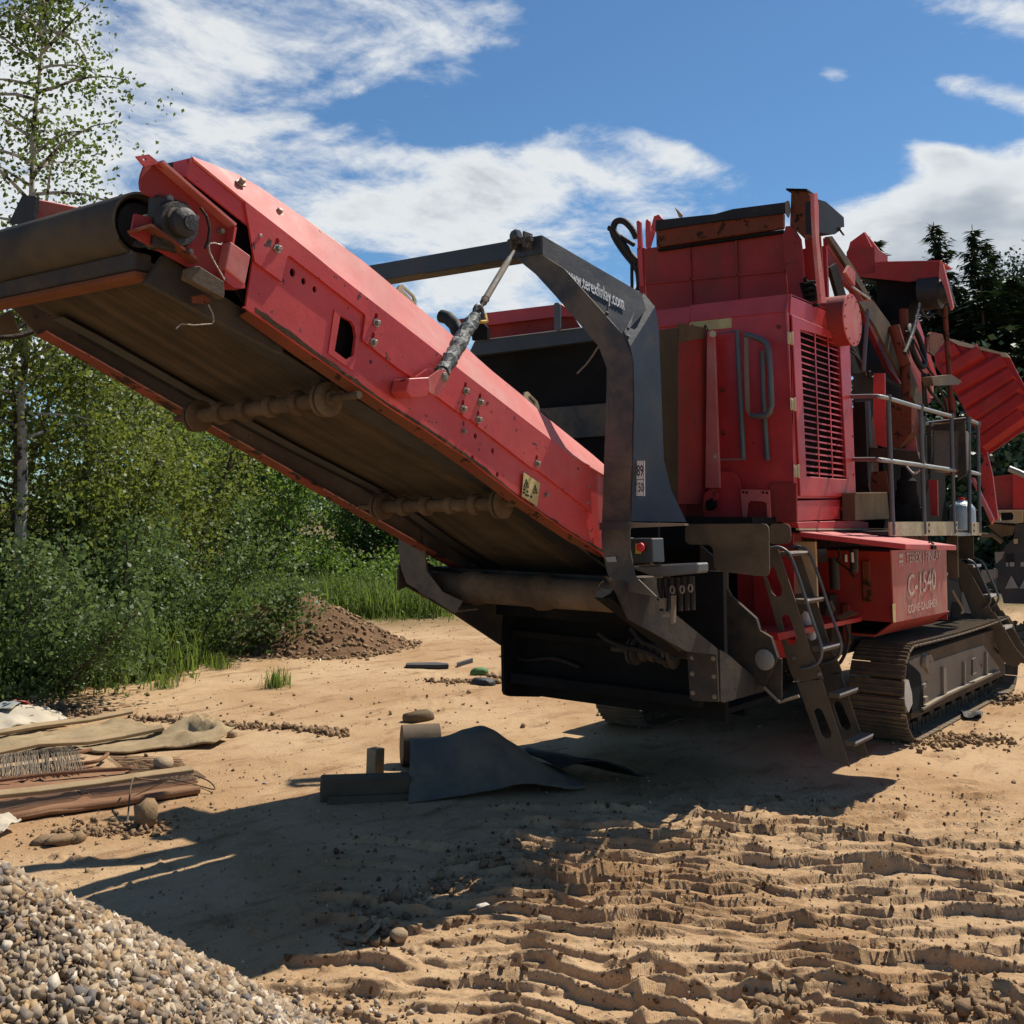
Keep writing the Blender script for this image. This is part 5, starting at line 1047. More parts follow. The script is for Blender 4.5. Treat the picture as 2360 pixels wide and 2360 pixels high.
b.box(8.7, 9.6, 3.6, 3.66, 1.60, 1.72); b.obj('filter_bank', 'grease', M, smooth=40)
b = B()
for a, c, r_ in (((9,3.214,1.693), (9,3.215,1.633), .012), ((9,3.16,1.713), (9,3.158,1.631), .012)): b.cyl(a, c, r_, 8)
b.obj('bay_gauges', 'steel_bright', M)
B().tube(smooth_pts([(9.2,3.347,1.733),(9.2,3.342,1.657),(9.2,3.366,1.633),(9.2,3.259,1.554),(9.2,3.214,1.495),(9.2,3.252,1.539)]), .012, 6).obj('bay_hose', 'hose', M)
for c, r_ in (((8.7,3.47,1.175), .055), ((8.7,3.423,1.035), .045)):
    B().lathe([(-.08, r_), (.08, r_), (.082, r_*.7)], c, (0, 0, 1), 14).obj('white_canister', 'white_board', M, smooth=40)
b = B()
for q in ([(9.3,3.532,1.154),(9.3,3.479,1.279),(9.3,3.45,1.205),(9.3,3.5,1.141)], [(9.2,3.399,1.154),(9.2,3.271,1.215),(9.2,3.21,1.197),(9.2,3.368,1.126)]): b.prism(q, (.06, 0, 0))
b.obj('bay_fittings', 'brown_metal', M)
B().tube(smooth_pts([(8.9,3.199,1.13),(8.9,3.179,1.045),(8.9,3.199,0.929),(8.9,3.255,0.823),(8.9,3.302,0.79)]), .014, 6).obj('bay_hose', 'hose', M)
# tan side box and machinery behind the rail
B().py([(9.526,2.222),(10.44,2.249),(10.473,1.993),(9.514,1.977)], 3.30, 3.42).obj('side_locker', 'tan_dust', M, bevel=.006)
B().cyl((11.392,3.8,3.242), (11.397,3.8,2.367), .055, 12).obj('exhaust_stack', 'steel_grey', M, smooth=40)
B().px([(3.552,3.118),(3.436,3.123),(3.435,2.321),(3.421,2.246),(3.574,2.246)], 10.3, 10.34).obj('dark_guard', 'black_shade', M)
B().px([(3.568,2.46),(3.422,2.469),(3.403,2.258),(3.587,2.258)], 10.8, 10.84).obj('old_panel', 'red_rust', M)
B().px([(3.57,3.488),(3.455,3.48),(3.475,2.717),(3.566,2.743),(3.589,3.021)], 11.0, 11.03).obj('hopper_side', 'red_paint', M)
B().px([(3.464,3.21),(3.228,3.129),(3.24,2.865),(3.37,2.72),(3.438,2.722)], 11.1, 11.3).obj('cone_hood', 'red_rust', M)
B().px([(3.452,2.725),(3.325,2.874),(3.337,3.132),(3.295,3.036),(3.26,2.686),(3.356,2.699)], 11.35, 11.37).obj('cone_hood_side', 'red_sunlit', M)
B().px([(3.702,2.734),(3.222,2.677),(3.184,2.539),(3.708,2.582)], 11.2, 11.4).obj('cone_flange', 'chassis', M)
mb = B()
for c, r_, h_ in (((11,3.277,2.374), .10, .28), ((11,3.321,2.128), .14, .3), ((11,3.223,2.107), .10, .25)): mb.lathe([(-h_, r_), (0, r_), (.03, r_*.6), (h_*.5, r_*.5)], c, (0, 0, 1), 14)
mb.box(10.9, 11.5, 3.5, 4.2, 1.9, 2.25); mb.obj('pump_unit', 'black_shade', M, smooth=40)
B().tube(smooth_pts([(10.9,3.246,2.516),(10.9,3.189,2.448),(10.9,3.151,2.453),(10.9,3.117,2.481)]), .012, 6).obj('loose_cable', 'steel_bright', M)
B().px([(3.347,2.419),(3.254,2.418),(3.266,2.035),(3.342,2.034)], 12.0, 12.03).obj('red_panel', 'red_paint', M)
B().box(11.6, 14.0, 3.7, 3.75, 1.9, 3.0).obj('inner_wall', 'black_shade', M)
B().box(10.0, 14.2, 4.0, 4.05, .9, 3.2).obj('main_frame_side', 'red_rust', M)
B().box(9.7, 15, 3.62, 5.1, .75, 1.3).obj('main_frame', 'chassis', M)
B().box(9.0, 13.8, 4.12, 5.2, 1.32, 2.9).obj('sun_block_body', 'black_shade', M)  # stands in for crusher and engine bodies, added to block the sun
B().py([(11.858,4.518),(12.503,4.581),(13.635,4.1),(14.524,3.553),(14.328,2.976),(11.674,2.816)], 4.02, 4.04).obj('chute_side', 'chassis', M)
# ---- sloping feed conveyor, head guard, hoses ----------------------------------------
B().py([(10.302,4.811),(10.413,4.843),(11.572,4.4),(12.598,4.01),(13.745,3.467),(13.334,3.291),(12.098,3.672),(10.997,4.386),(10.318,4.498)], 3.75, 3.80).obj('feeder_side', 'red_old_shaded', M)
B().py([(10.179,4.788),(10.294,4.818),(10.893,4.624),(11.419,4.376),(11.312,4.337),(10.802,4.538)], 3.70, 3.74).obj('feeder_top_rail', 'brown_metal', M)
B().py([(10.566,4.17),(11.025,4.26),(11.522,4.108),(12.041,3.855),(12.649,3.381),(12.534,3.215),(11.836,3.553),(11.063,3.99)], 3.55, 3.58).obj('feeder_brace', 'brown_metal', M)
B().py([(12.66,4.33),(13.505,4.676),(13.768,4.544),(14.483,4.021),(14.404,3.565),(13.701,3.499),(13.29,3.85)], 3.9, 3.95).obj('feeder_panel', 'red_sunlit', M)
B().py([(13.362,4.619),(13.558,4.68),(14.466,3.867),(14.305,3.834)], 3.86, 3.89).obj('feeder_edge', 'red_paint', M)
B().prism([(10.364,3.6,4.441),(10.484,3.6,4.54),(10.659,3.6,4.498),(10.63,3.6,4.351)], (0, .03, 0)).obj('feeder_gusset', 'red_sunlit', M)
B().tube([(10.313,3.52,4.273),(10.825,3.52,4.235)], .012, 6).obj('guard_edge', 'steel_bright', M)
B().cyl((10.383,3.4,4.044), (10.191,3.4,3.403), .02, 8).obj('stay_rod', 'steel_grey', M)
B().py([(10.149,4.459),(10.344,4.544),(10.633,4.198),(11.031,3.497),(10.688,3.458),(10.372,4.177)], 3.68, 3.72).obj('dark_upright', 'black_shade', M)
# head guard of the cross conveyor
GXh = 12.6
B().px([(4.357,5.22),(4.327,5.267),(4.015,5.234),(4.017,4.923),(4.235,4.909),(4.366,4.967)], GXh, GXh+.5).obj('head_box', 'red_old_shaded', M)
B().prism([(12.9,4.436,5.337),(12.9,4.41,5.42),(12.9,4.231,5.524),(12.9,4.149,5.325)], (.04, 0, 0)).obj('head_shield', 'red_hopper', M)
B().prism([(13.05,4.274,5.57),(13.05,3.989,5.134),(13.05,4.196,5.17),(13.05,4.153,5.343),(13.05,4.203,5.362)], (.05, 0, 0)).obj('head_shield', 'red_sunlit', M)
B().prism([(12.5,3.991,5.016),(12.5,3.245,4.929),(12.5,3.263,4.756),(12.5,3.598,4.738),(12.5,4.229,4.889),(12.5,3.985,4.9)], (.04, 0, 0)).obj('motor_guard', 'red_old_shaded', M)
B().prism([(12.48,3.24,4.924),(12.48,3.204,4.898),(12.48,3.118,4.389),(12.48,3.144,4.356),(12.48,3.206,4.64),(12.48,3.258,4.757)], (.06, 0, 0)).obj('guard_end', 'red_sunlit', M)
B().prism([(12.55,4.001,5.033),(12.55,3.258,4.943),(12.55,3.247,4.96),(12.55,3.942,5.036)], (.5, 0, 0)).obj('guard_top', 'red_paint', M)
dk_ = B()
for q, dx in (([(12.7,4.283,4.925),(12.7,3.296,4.792),(12.7,3.233,4.523),(12.7,3.366,4.377),(12.7,3.465,4.441),(12.7,3.613,4.565),(12.7,3.697,4.438),(12.7,3.755,4.319),(12.7,3.965,4.342),(12.7,4.053,4.502),(12.7,4.04,4.834)], .4), ([(12.4,4.046,4.547),(12.4,3.871,4.3),(12.4,3.64,4.264),(12.4,3.799,4.16),(12.4,4.027,4.343)], .2)): dk_.prism(q, (dx, 0, 0))
dk_.obj('drive_housing', 'black_shade', M)
mc = (12.62,3.384,4.606); B().lathe([(-.12, .20), (.1, .20), (.12, .15), (.2, .13)], mc, (0, -1, 0), 14).obj('drive_motor', 'grease', M, smooth=40)
B().prism([(12.3,4.004,4.432),(12.3,3.957,4.481),(12.3,3.932,4.451),(12.3,3.961,4.374),(12.3,3.993,4.377)], (.03, 0, 0)).obj('bolt_plate', 'steel_worn', M)
for a, c, r_ in (((11.899,3.5,4.301), (11.859,3.5,3.304), .05), ((12.828,3.3,4.471), (12.91,3.3,3.17), .03)): B().cyl(a, c, r_, 8).obj('upright_pipe', 'red_rust', M, smooth=50)
B().lathe([(-.22, .06), (.22, .06)], (11.534,3.45,3.842), (0, .25, 1), 12).obj('hydraulic_ram', 'red_rust', M, smooth=40)
hr = (11.994,3.4,3.892); B().tube([(hr[0]+.215*math.cos(a), 3.4+.05*math.sin(a), hr[2]+.235*math.sin(a)) for a in np.linspace(0, 2*math.pi, 28, endpoint=False)], .03, 8, True).obj('hose_coil', 'hose', M, smooth=60)
hb = B()
for pts, r_ in (([(11.979,3.35,4.362),(11.769,3.35,4.076),(11.581,3.35,3.901),(11.359,3.35,3.726)], .035), ([(12.194,3.4,4.351),(12.445,3.4,4.287),(12.833,3.4,4.429)], .03), ([(11.704,3.35,3.918),(11.932,3.35,3.8),(12.167,3.35,3.678),(12.418,3.35,3.605)], .022), ([(11.646,3.4,4.013),(11.847,3.4,3.743),(12.243,3.4,3.588)], .025), ([(11.926,3.3,3.546),(12.03,3.3,3.409),(12.277,3.3,3.333),(12.533,3.3,3.255),(12.696,3.3,3.14)], .03), ([(11.887,3.3,3.567),(11.867,3.3,3.343),(11.911,3.3,3.2)], .03), ([(11.832,3.25,3.545),(12.122,3.25,3.49),(12.407,3.25,3.343),(12.518,3.25,3.2)], .026),
               ([(11.802,3.3,3.557),(11.8,3.3,3.288),(11.81,3.3,3.094)], .024), ([(10.365,3.6,3.708),(10.553,3.6,3.642),(10.675,3.6,3.542),(10.833,3.6,3.444)], .03), ([(10.278,3.55,3.625),(10.532,3.55,3.567),(10.686,3.55,3.448)], .022), ([(10.944,3.6,3.504),(11.006,3.6,3.44),(11.3,3.6,3.496),(11.672,3.6,3.464),(12.067,3.6,3.455)], .035)):
    hb.tube(smooth_pts(pts), r_*.62, 7)
hb.obj('hydraulic_hose', 'hose', M, smooth=60)
B().prism([(12.77,3.5,4.106),(12.97,3.5,4.202),(13.458,3.5,4.245),(13.521,3.5,4.156),(13.016,3.5,3.924),(12.743,3.5,3.942)], (0, .03, 0)).obj('pivot_plate', 'red_rust', M)
B().prism([(11.589,3.15,3.487),(12.397,3.15,3.602),(12.818,3.15,3.571),(12.662,3.15,3.516),(11.657,3.15,3.398)], (0, .10, 0)).obj('small_shelf', 'brown_metal', M)
# rear feeding hopper with corrugated wing
wing = [(15.5,4.176,4.36),(15.5,4.002,4.529),(15.5,3.826,4.418),(15.5,3.307,4.248),(15.5,3.267,4.203),(15.5,3.174,4.187),(15.5,3.078,3.94),(15.5,3.008,3.78),(15.5,2.961,3.65),(15.5,3.028,3.209),(15.5,3.591,2.825),(15.5,3.687,3.325),(15.5,3.938,3.807),(15.5,4.133,4.106)]
wg = B().prism(wing, (.03, 0, 0)).obj('hopper_wing', 'red_hopper', M, 'corrugated red wing of the rear feed hopper')
B().prism([(15.45,3.996,4.531),(15.45,3.864,4.486),(15.45,3.295,4.269),(15.45,3.211,4.248),(15.45,3.162,4.18),(15.45,3.257,4.194),(15.45,3.297,4.239),(15.45,3.815,4.401)], (.05, 0, 0)).obj('wing_rim', 'pale_yellow', wg)
def rib(a, b_, w):
    a, b_ = Vector(a), Vector(b_); d = (b_-a).normalized(); n_ = Vector((1, 0, 0)).cross(d)*w
    r_ = B(); A = [a+n_, a+n_*.45+Vector((-.075, 0, 0)), a-n_*.45+Vector((-.075, 0, 0)), a-n_]; C_ = [b_+n_, b_+n_*.45+Vector((-.075, 0, 0)), b_-n_*.45+Vector((-.075, 0, 0)), b_-n_]
    r_.add(A+C_, [(0, 1, 5, 4), (1, 2, 6, 5), (2, 3, 7, 6), (0, 4, 7, 3), (0, 3, 2, 1), (4, 5, 6, 7)]); return r_.obj('corrugation', 'red_hopper', wg)
for a, b_ in (((15.495,4.079,4.236), (15.495,3.827,4.374)), ((15.495,4.025,4.04), (15.495,3.502,4.315)), ((15.495,3.928,3.806), (15.495,3.208,4.17)), ((15.495,3.832,3.584), (15.495,3.116,3.997)),
              ((15.495,3.744,3.383), (15.495,3.05,3.828)), ((15.495,3.648,3.212), (15.495,3.002,3.642)), ((15.495,3.623,3.018), (15.495,3.031,3.435))):
    a, b_ = Vector(a), Vector(b_); rib(a.lerp(b_, .02), a.lerp(b_, .95), .135)
B().px([(3.441,2.577),(3.331,2.862),(3.279,2.575),(3.243,2.01),(3.325,1.967)], 14.6, 14.65).obj('hopper_leg', 'red_paint', M)
B().prism([(14.2,3.448,2.52),(14.2,3.415,2.52),(14.2,3.206,2.009),(14.2,3.235,1.947)], (.08, 0, 0)).obj('hopper_brace', 'red_sunlit', M)
B().prism([(14.8,3.394,2.295),(14.8,3.338,2.31),(14.8,3.286,2.025),(14.8,3.355,2.009)], (.08, 0, 0)).obj('hopper_brace', 'red_hopper', M)
B().px([(3.903,3.612),(3.773,3.605),(3.767,2.588),(3.996,2.59)], 14.9, 14.95).obj('hopper_support', 'red_old_shaded', M)
# ---- ladders -----------------------------------------------------------------------------
def ladder(X0, X1, up, lo, hand, k0=0):
    """folding ladder: two pairs of slotted stringers, treads, hand loops; up/lo are stringer outlines in the YZ plane"""
    sec = {}
    for x in (X0, X1):
        for nm, (outl, sl) in (('u', up), ('l', lo)):
            o = B().px(outl, x, x+.010, sl).obj('ladder_stringer', 'ladder_brown', M)
        for pts in hand:
            B().tube(smooth_pts([(x-.02, y, z) for y, z in pts], 4), .013, 8).obj('ladder_handrail', 'steel_grey', M, smooth=60)
up1 = ([(3.489,1.758),(3.416,1.75),(3.391,1.673),(3.28,1.34),(3.173,0.977),(3.113,0.874),(3.084,0.798),(3.308,0.751),(3.348,0.841),(3.438,1.146),(3.546,1.531)],
       [[(3.476,1.618),(3.448,1.598),(3.391,1.446),(3.398,1.394),(3.438,1.38),(3.476,1.41),(3.523,1.532)], [(3.409,1.22),(3.38,1.255),(3.342,1.24),(3.282,1.088),(3.291,1.042),(3.332,1.023),(3.364,1.046)]])
lo1 = ([(3.29,0.743),(3.124,0.8),(3.093,0.788),(3.079,0.741),(2.904,0.193),(3.101,0.231)], [[(3.168,0.555),(3.141,0.585),(3.102,0.573),(3.033,0.417),(3.039,0.383),(3.081,0.368),(3.116,0.397)]])
hd1 = [[(3.479,1.753),(3.406,1.764),(3.34,1.737),(3.298,1.676),(3.238,1.515),(3.16,1.268),(3.092,1.074),(3.082,0.996),(3.107,0.924),(3.172,0.879),(3.247,0.857)]]
ladder(8.06, 8.47, up1, lo1, hd1)
for c in [(8.07,3.361,1.713),(8.07,3.251,1.356),(8.07,3.123,1.01),(8.07,3.004,0.684),(8.07,2.899,0.356)]:
    t_ = B().box(8.075, 8.468, c[1]-.035, c[1]+.05, c[2]-.018, c[2]+.018).obj('ladder_tread', 'ladder_brown', M, bevel=.004)
    B().box(8.076, 8.467, c[1]-.040, c[1]-.0355, c[2]+.004, c[2]+.019).obj('tread_nosing', 'step_white', t_)
b = B()
for c in [(8.05,3.309,0.931),(8.05,3.11,0.831),(8.05,3.282,0.764)]: b.lathe([(0, .016), (.012, .014)], (8.06, c[1], c[2]), (-1, 0, 0), 8)
b.obj('ladder_bolts', 'steel_bolt', M)
L2 = 13.6
up2 = ([(3.491,1.517),(3.425,1.498),(3.188,1.032),(3.135,0.922),(3.349,0.826),(3.418,1.038),(3.498,1.274)], [])
lo2 = ([(3.331,0.83),(3.123,0.936),(3.096,0.897),(2.913,0.549),(2.824,0.437),(2.905,0.34),(3.02,0.35),(3.328,0.8)], [[(3.156,0.665),(3.129,0.604),(3.093,0.481),(3.107,0.454),(3.135,0.502),(3.148,0.59)]])
hd2 = [[(3.481,1.518),(3.421,1.538),(3.361,1.523),(3.302,1.483),(3.249,1.361),(3.17,1.159),(3.15,1.078),(3.178,1.015),(3.24,0.97)]]
ladder(13.6, 14.0, up2, lo2, hd2)
for c in [(13.7,3.381,1.45),(13.7,3.222,1.107),(13.7,3.068,0.756)]:
    t_ = B().box(13.62, 13.99, c[1]-.05, c[1]+.05, c[2]-.02, c[2]+.02).obj('ladder_tread', 'ladder_brown', M)
    B().box(13.61, 13.985, c[1]-.056, c[1]-.051, c[2]-.01, c[2]+.021).obj('tread_nosing', 'step_white', t_)
B().px([(3.266,1.809),(3.158,1.822),(3.171,1.381),(3.274,1.357)], 12.3, 12.35).obj('deck_support', 'brown_metal', M)
B().px([(3.338,1.801),(3.162,1.806),(3.17,1.564),(3.341,1.548)], 13.0, 13.02).obj('deck_support', 'chassis', M)
B().px([(3.781,1.247),(3.5,1.315),(3.376,1.277),(3.374,1.126),(3.595,1.103),(3.778,1.192)], 14.2, 14.22).obj('red_skirt_plate', 'red_cab', M)
dsk = (12.9,3.387,0.995); B().lathe([(0, .09), (.012, .09), (.014, .08)], dsk, (-1, -.4, 0), 20).obj('pivot_disc', 'chassis', M)
B().tube(smooth_pts([(12.156,3.2,1.254),(12.267,3.2,1.182),(12.465,3.2,1.077),(12.528,3.2,1.025),(12.484,3.2,0.989)]), .014, 6).obj('frame_edge', 'steel_worn', M)
B().py([(12.752,1.324),(13.199,1.285),(13.352,0.972),(13.22,0.899),(12.698,0.933)], 3.4, 3.45).obj('frame_gusset', 'black_shade', M)
# ---- tracks --------------------------------------------------------------------------------
def track(y0, y1, x0, x1, h, outer, near):
    """crawler: endless chain of shoes round a frame"""
    r = h/2-.03; z = h/2-.02; sh = .145; per = []
    L = x1-x0-2*r; n_str = int(L/sh)
    path = []
    tot = 2*L+2*math.pi*r; n = int(round(tot/sh)); step = tot/n
    for k in range(n):
        d = k*step
        if d < L: path.append((x0+r+d, z-r, 0))
        elif d < L+math.pi*r: a = (d-L)/r; path.append((x1-r+r*math.sin(a), z-r*math.cos(a), a))
        elif d < 2*L+math.pi*r: e = d-L-math.pi*r; path.append((x1-r-e, z+r-.02*math.sin(math.pi*e/L), math.pi))
        else: a = (d-2*L-math.pi*r)/r; path.append((x0+r-r*math.sin(a), z+r*math.cos(a), math.pi+a))
    me = None
    tr = B().box(x0+.40, x1-.40, y0+.07, y1-.07, z-.24, z+.31).obj('track_frame_core', 'track_mud', M)
    sb = B(); w = (y1-y0)
    sb.box(-.066, .066, 0, w, -.012, .004)
    for gx in (-.052, 0.0, .048): sb.box(gx-.006, gx+.006, .01, w-.01, -.034, -.0125)
    SH = sb.mesh('track_shoe', .002); SH.materials.append(MATS['track_shoe'])
    lb_ = B(); lb_.box(-.05, .05, w*.36, w*.40, .005, .075); lb_.box(-.05, .05, w*.60, w*.64, .005, .075); lb_.cyl((0, w*.36, .04), (0, w*.64, .04), .025, 8); LK = lb_.mesh('chain_link'); LK.materials.append(MATS['track_mud'])
    for x, zz, a in path:
        o = link_mesh('track_shoe', SH, None, tr, (x, y0, zz)); o.rotation_euler = (0, -a, 0)
        o = link_mesh('chain_link', LK, None, tr, (x, y0, zz)); o.rotation_euler = (0, -a, 0)
    return tr
tr1 = track(3.07, 3.57, 9.96, 14.45, .885, True, True)
tr2 = track(5.22, 5.70, 8.95, 14.2, .85, False, False)
fr1 = B().py([(10.681,0.247),(10.687,0.394),(10.607,0.566),(10.425,0.636),(10.28,0.7),(10.559,0.714),(10.907,0.722),(11.079,0.622),(12.204,0.62),(13.065,0.609),(13.735,0.296),(13.695,0.25),(12.262,0.241),(11.448,0.255)], 3.13, 3.5).obj('track_frame', 'track_frame', M, bevel=.006)
B().prism([(10.56,3.09,0.261),(11.34,3.09,0.287),(13.569,3.09,0.289),(13.616,3.09,0.259),(11.376,3.09,0.262),(10.575,3.09,0.239)], (0, .09, 0)).obj('frame_rail', 'steel_worn', M, bevel=.003)
B().py([(10.246,0.695),(10.425,0.637),(10.59,0.564),(10.653,0.399),(10.64,0.208),(10.28,0.251),(10.276,0.444),(10.224,0.549),(10.113,0.59),(10.123,0.658)], 3.11, 3.14).obj('track_end_guard', 'black_shade', M)
B().py([(10.053,0.583),(10.191,0.553),(10.273,0.426),(10.276,0.337),(10.15,0.275),(10.049,0.375)], 3.10, 3.12).obj('idler_wheel', 'steel_bright', M)
B().py(rounded([(10.686,0.713),(10.962,0.708),(11.036,0.627),(11.007,0.525),(10.858,0.535),(10.777,0.601),(10.653,0.624)], .03), 3.105, 3.125).obj('tension_cover', 'track_frame', M)
cc = (10.752,3.1,0.664); B().lathe([(0, .055), (.012, .052), (.013, .03)], (cc[0], 3.104, cc[2]), (0, -1, 0), 16).obj('tension_cap', 'track_frame', M, smooth=40)
for q in ([(11.325,0.545),(11.424,0.535),(11.394,0.264),(11.296,0.276)], [(13.062,0.525),(13.123,0.525),(13.061,0.258),(13,0.259)], [(12.126,0.52),(12.17,0.516),(12.118,0.26),(12.074,0.265)]): B().py(q, 3.10, 3.129).obj('frame_rib', 'track_frame', M)
B().tube([(12.525,3.09,0.523),(12.383,3.09,0.519),(12.35,3.09,0.366),(12.515,3.09,0.366)], .010, 6).obj('frame_handle', 'brown_metal', M)
b = B()
for c in [(10.644,3.1,0.447),(10.678,3.1,0.326)]: b.box(c[0]-.04, c[0]+.06, 3.09, 3.13, c[2]-.02, c[2]+.02)
b.obj('guard_lug', 'steel_worn', M)
for k in range(9):
    x = 10.55+k*.40; B().lathe([(0, .10), (.16, .10)], (x, 3.24, .17), (0, 1, 0), 14).obj('track_roller', 'track_mud', M, smooth=40)
# ================================================================ YARD OBJECTS
def drape(name, pts2d, m, parent, hfun, n=40, th=.012, smooth=True, sub=1):
    """sheet lying over the ground: polygon outline filled with a grid, height from hfun(x, y)"""
    P = [Vector((p[0], p[1], 0)) for p in pts2d]
    bm = bmesh.new(); vs = [bm.verts.new(p) for p in P]; bm.faces.new(vs)
    xs = [p.x for p in P]; ys = [p.y for p in P]
    for k in range(1, n):
        x = min(xs)+(max(xs)-min(xs))*k/n
        bmesh.ops.bisect_plane(bm, geom=bm.verts[:]+bm.edges[:]+bm.faces[:], plane_co=(x, 0, 0), plane_no=(1, 0, 0))
        y = min(ys)+(max(ys)-min(ys))*k/n
        bmesh.ops.bisect_plane(bm, geom=bm.verts[:]+bm.edges[:]+bm.faces[:], plane_co=(0, y, 0), plane_no=(0, 1, 0))
    co = np.array([v.co for v in bm.verts]); z = hfun(co[:, 0], co[:, 1])
    for v, zz in zip(bm.verts, z): v.co.z = zz
    bmesh.ops.recalc_face_normals(bm, faces=bm.faces)
    if sum(f.normal.z for f in bm.faces) < 0: bmesh.ops.reverse_faces(bm, faces=bm.faces)
    bmesh.ops.solidify(bm, geom=bm.faces[:], thickness=th)
    me = bpy.data.meshes.new(name); bm.to_mesh(me); bm.free()
    return link_mesh(name, me, m, parent, smooth=smooth)
def lifted(amp, sc, seed, base=.02):
    return lambda x, y: ground_h(x, y)+base+amp*np.maximum(fbm(x*sc, y*sc, 4, seed)+.18, 0)
def bar(name, pts, r, m, parent=None, flat=1.0):
    o = B().tube(pts, r, 8).obj(name, m, parent, smooth=50); return o
def gpts(pts, dz): return [(x, y, gz(x, y)+dz) for x, y in pts]
# rubber sheet over a roller, on an old beam, in the shade of the conveyor
def sheet_h(x, y):
    u = .6*x-.8*y; v = .8*x+.6*y
    g0 = ground_h(x, y)+.012
    pr = np.where(u < -.22, 1-.16*sstep(-.22, -.5, u), 1-sstep(-.26, .62, u))
    cross = np.where(v > 8.25, np.exp(-((v-8.25)/.42)**2), 1-sstep(8.25, 7.72, v))
    return g0+.40*pr*cross*(1+.25*fbm(x*2.2, y*2.2, 3, 9))+.05*fbm(x*4, y*4, 4, 4)*np.minimum(1, 3*pr*cross)
rb = thing('rubber_sheet', 'grey rubber sheet draped over an old roller in the conveyor shadow', 'rubber sheet', (6.4, 5.2, 0))
rub = [(5.776,5.182),(6.216,4.784),(6.704,4.466),(6.903,4.458),(7.186,4.862),(7.369,5.245),(6.84,5.534),(6.771,6.06)]
drape('sheet', rub, 'rubber_dusty', rb, sheet_h, 34, .012)
rub2 = [(6.986,5.097),(7.395,5.158),(7.293,4.736),(7.456,4.287),(7.224,4.267),(6.891,4.661)]
drape('sheet_tail', rub2, 'rubber', rb, lambda x, y: ground_h(x, y)+.02+.16*np.exp(-((x-7.05)/.25)**2), 16, .012)
a = Vector((6.555,6.048,0)); a.z = gz(a.x, a.y)+.17; 
rl = thing('old_roller', 'rusty roller drum whose round end shows beside the rubber sheet', 'roller', (a.x, a.y, 0))
B().lathe([(0, .05), (.001, .155), (.3, .16), (.301, .05)], (a.x+.03, a.y-.05, a.z-.02), (.75, -.66, 0), 22).obj('roller_body', 'brown_metal', rl, smooth=40)
wb = [(5.416,5.683,0),(5.652,5.545,0),(6.011,5.381,0),(6.329,5.95,0),(6.165,5.925,0),(5.715,6.004,0)]
p0, p1 = Vector((5.426,5.685,0)), Vector((5.886,5.267,0)); d = (p1-p0).normalized(); nrm = Vector((-d.y, d.x, 0))
t = thing('timber_beam', 'old dark timber beam lying in front of the roller', 'beam', tuple(p0))
B().pz([tuple((p0+nrm*.0).xy), tuple((p1).xy), tuple((p1+nrm*.16).xy), tuple((p0+nrm*.16).xy)], -.02, .155).obj('beam_body', 'wood_old', t, bevel=.012)
B().pz([tuple((p0-nrm*.07+d*.05).xy), tuple((p1-nrm*.07).xy), tuple((p1-nrm*.012).xy), tuple((p0-nrm*.012+d*.05).xy)], -.02, .055).obj('beam_batten', 'wood_old', t, bevel=.008)
bx = Vector((6.168,5.88,0)); t = thing('wooden_post_end', 'pale square post end standing behind the timber beam', 'post', tuple(bx))
B().box(bx.x-.05, bx.x+.05, bx.y-.05, bx.y+.05, -.02, .22).obj('post_body', 'wood', t, bevel=.006)
# rusty screen panels with wooden clamp strips, on the left
A1 = [(3.85,7.076),(3.704,6.794),(3.795,6.812),(5.025,6.476),(5.208,6.778)]
hfA = lambda x, y: ground_h(x, y)+.035+.03*np.maximum(fbm(x*2.3, y*2.3, 3, 4), -.1)
tA = thing('screen_panel', 'rusty brown screen panel nearest the shadow with a long pale wooden strip', 'screen', (*A1[2], 0), 'old screen panels on the sand')
drape('screen_cloth', A1, 'screen_mat', tA, hfA, 26, .02)
B().tube(gpts([(3.748,6.847),(4.079,6.779),(4.527,6.617),(5.03,6.497)], .03), .028, 8).obj('rolled_edge', 'screen_mat', tA, smooth=50)
ws = [(3.921,7.212),(4.178,7.107),(4.583,7.002),(4.928,6.913),(5.229,6.821)]; B().strip([(x, y, gz(x, y)+.085) for x, y in ws], [(x+.03, y+.075, gz(x, y)+.10) for x, y in ws], -.03).obj('clamp_strip', 'wood', tA, bevel=.004)
wb_ = B()
for k in range(120):
    q = k/119; a = Vector((*A1[0], 0)).lerp(Vector((*A1[4], 0)), q); e = a+Vector((-.02, -.14, 0)); wb_.tube([(a.x, a.y, gz(a.x, a.y)+.085), (e.x+.01, e.y, gz(e.x, e.y)+.06)], .0028, 3)
o = wb_.obj('screen_wires', 'steel_worn', tA); o['kind'] = 'stuff'
C1 = [(3.946,7.262),(4.27,7.887),(4.595,7.85),(4.951,7.861),(4.98,7.701),(5.039,7.327),(5.118,6.97),(4.939,6.928),(4.345,7.081)]
hfC = lambda x, y: ground_h(x, y)+.02+.06*np.maximum(fbm(x*1.7+3, y*1.7, 3, 14)+.1, 0)
tC = thing('screen_panel', 'torn red brown screen mat between the two pale wooden strips', 'screen', (*C1[2], 0), 'old screen panels on the sand')
drape('screen_cloth', C1, 'screen_mat', tC, hfC, 26, .012)
for pts in ([(4.165,7.683),(4.468,7.624),(4.772,7.466),(4.993,7.322),(5.05,7.344)], [(4.001,7.367),(4.27,7.271),(4.549,7.2),(4.766,7.133)], [(4.801,7.82),(4.885,7.752),(4.998,7.712),(5.116,7.797),(5.202,7.893)], [(4.469,8.271),(4.806,8.225),(5.053,8.101),(5.228,8.17)]):
    B().tube(smooth_pts(gpts(pts, .055)), .016, 6).obj('mat_seam', 'screen_mat', tC, smooth=60)
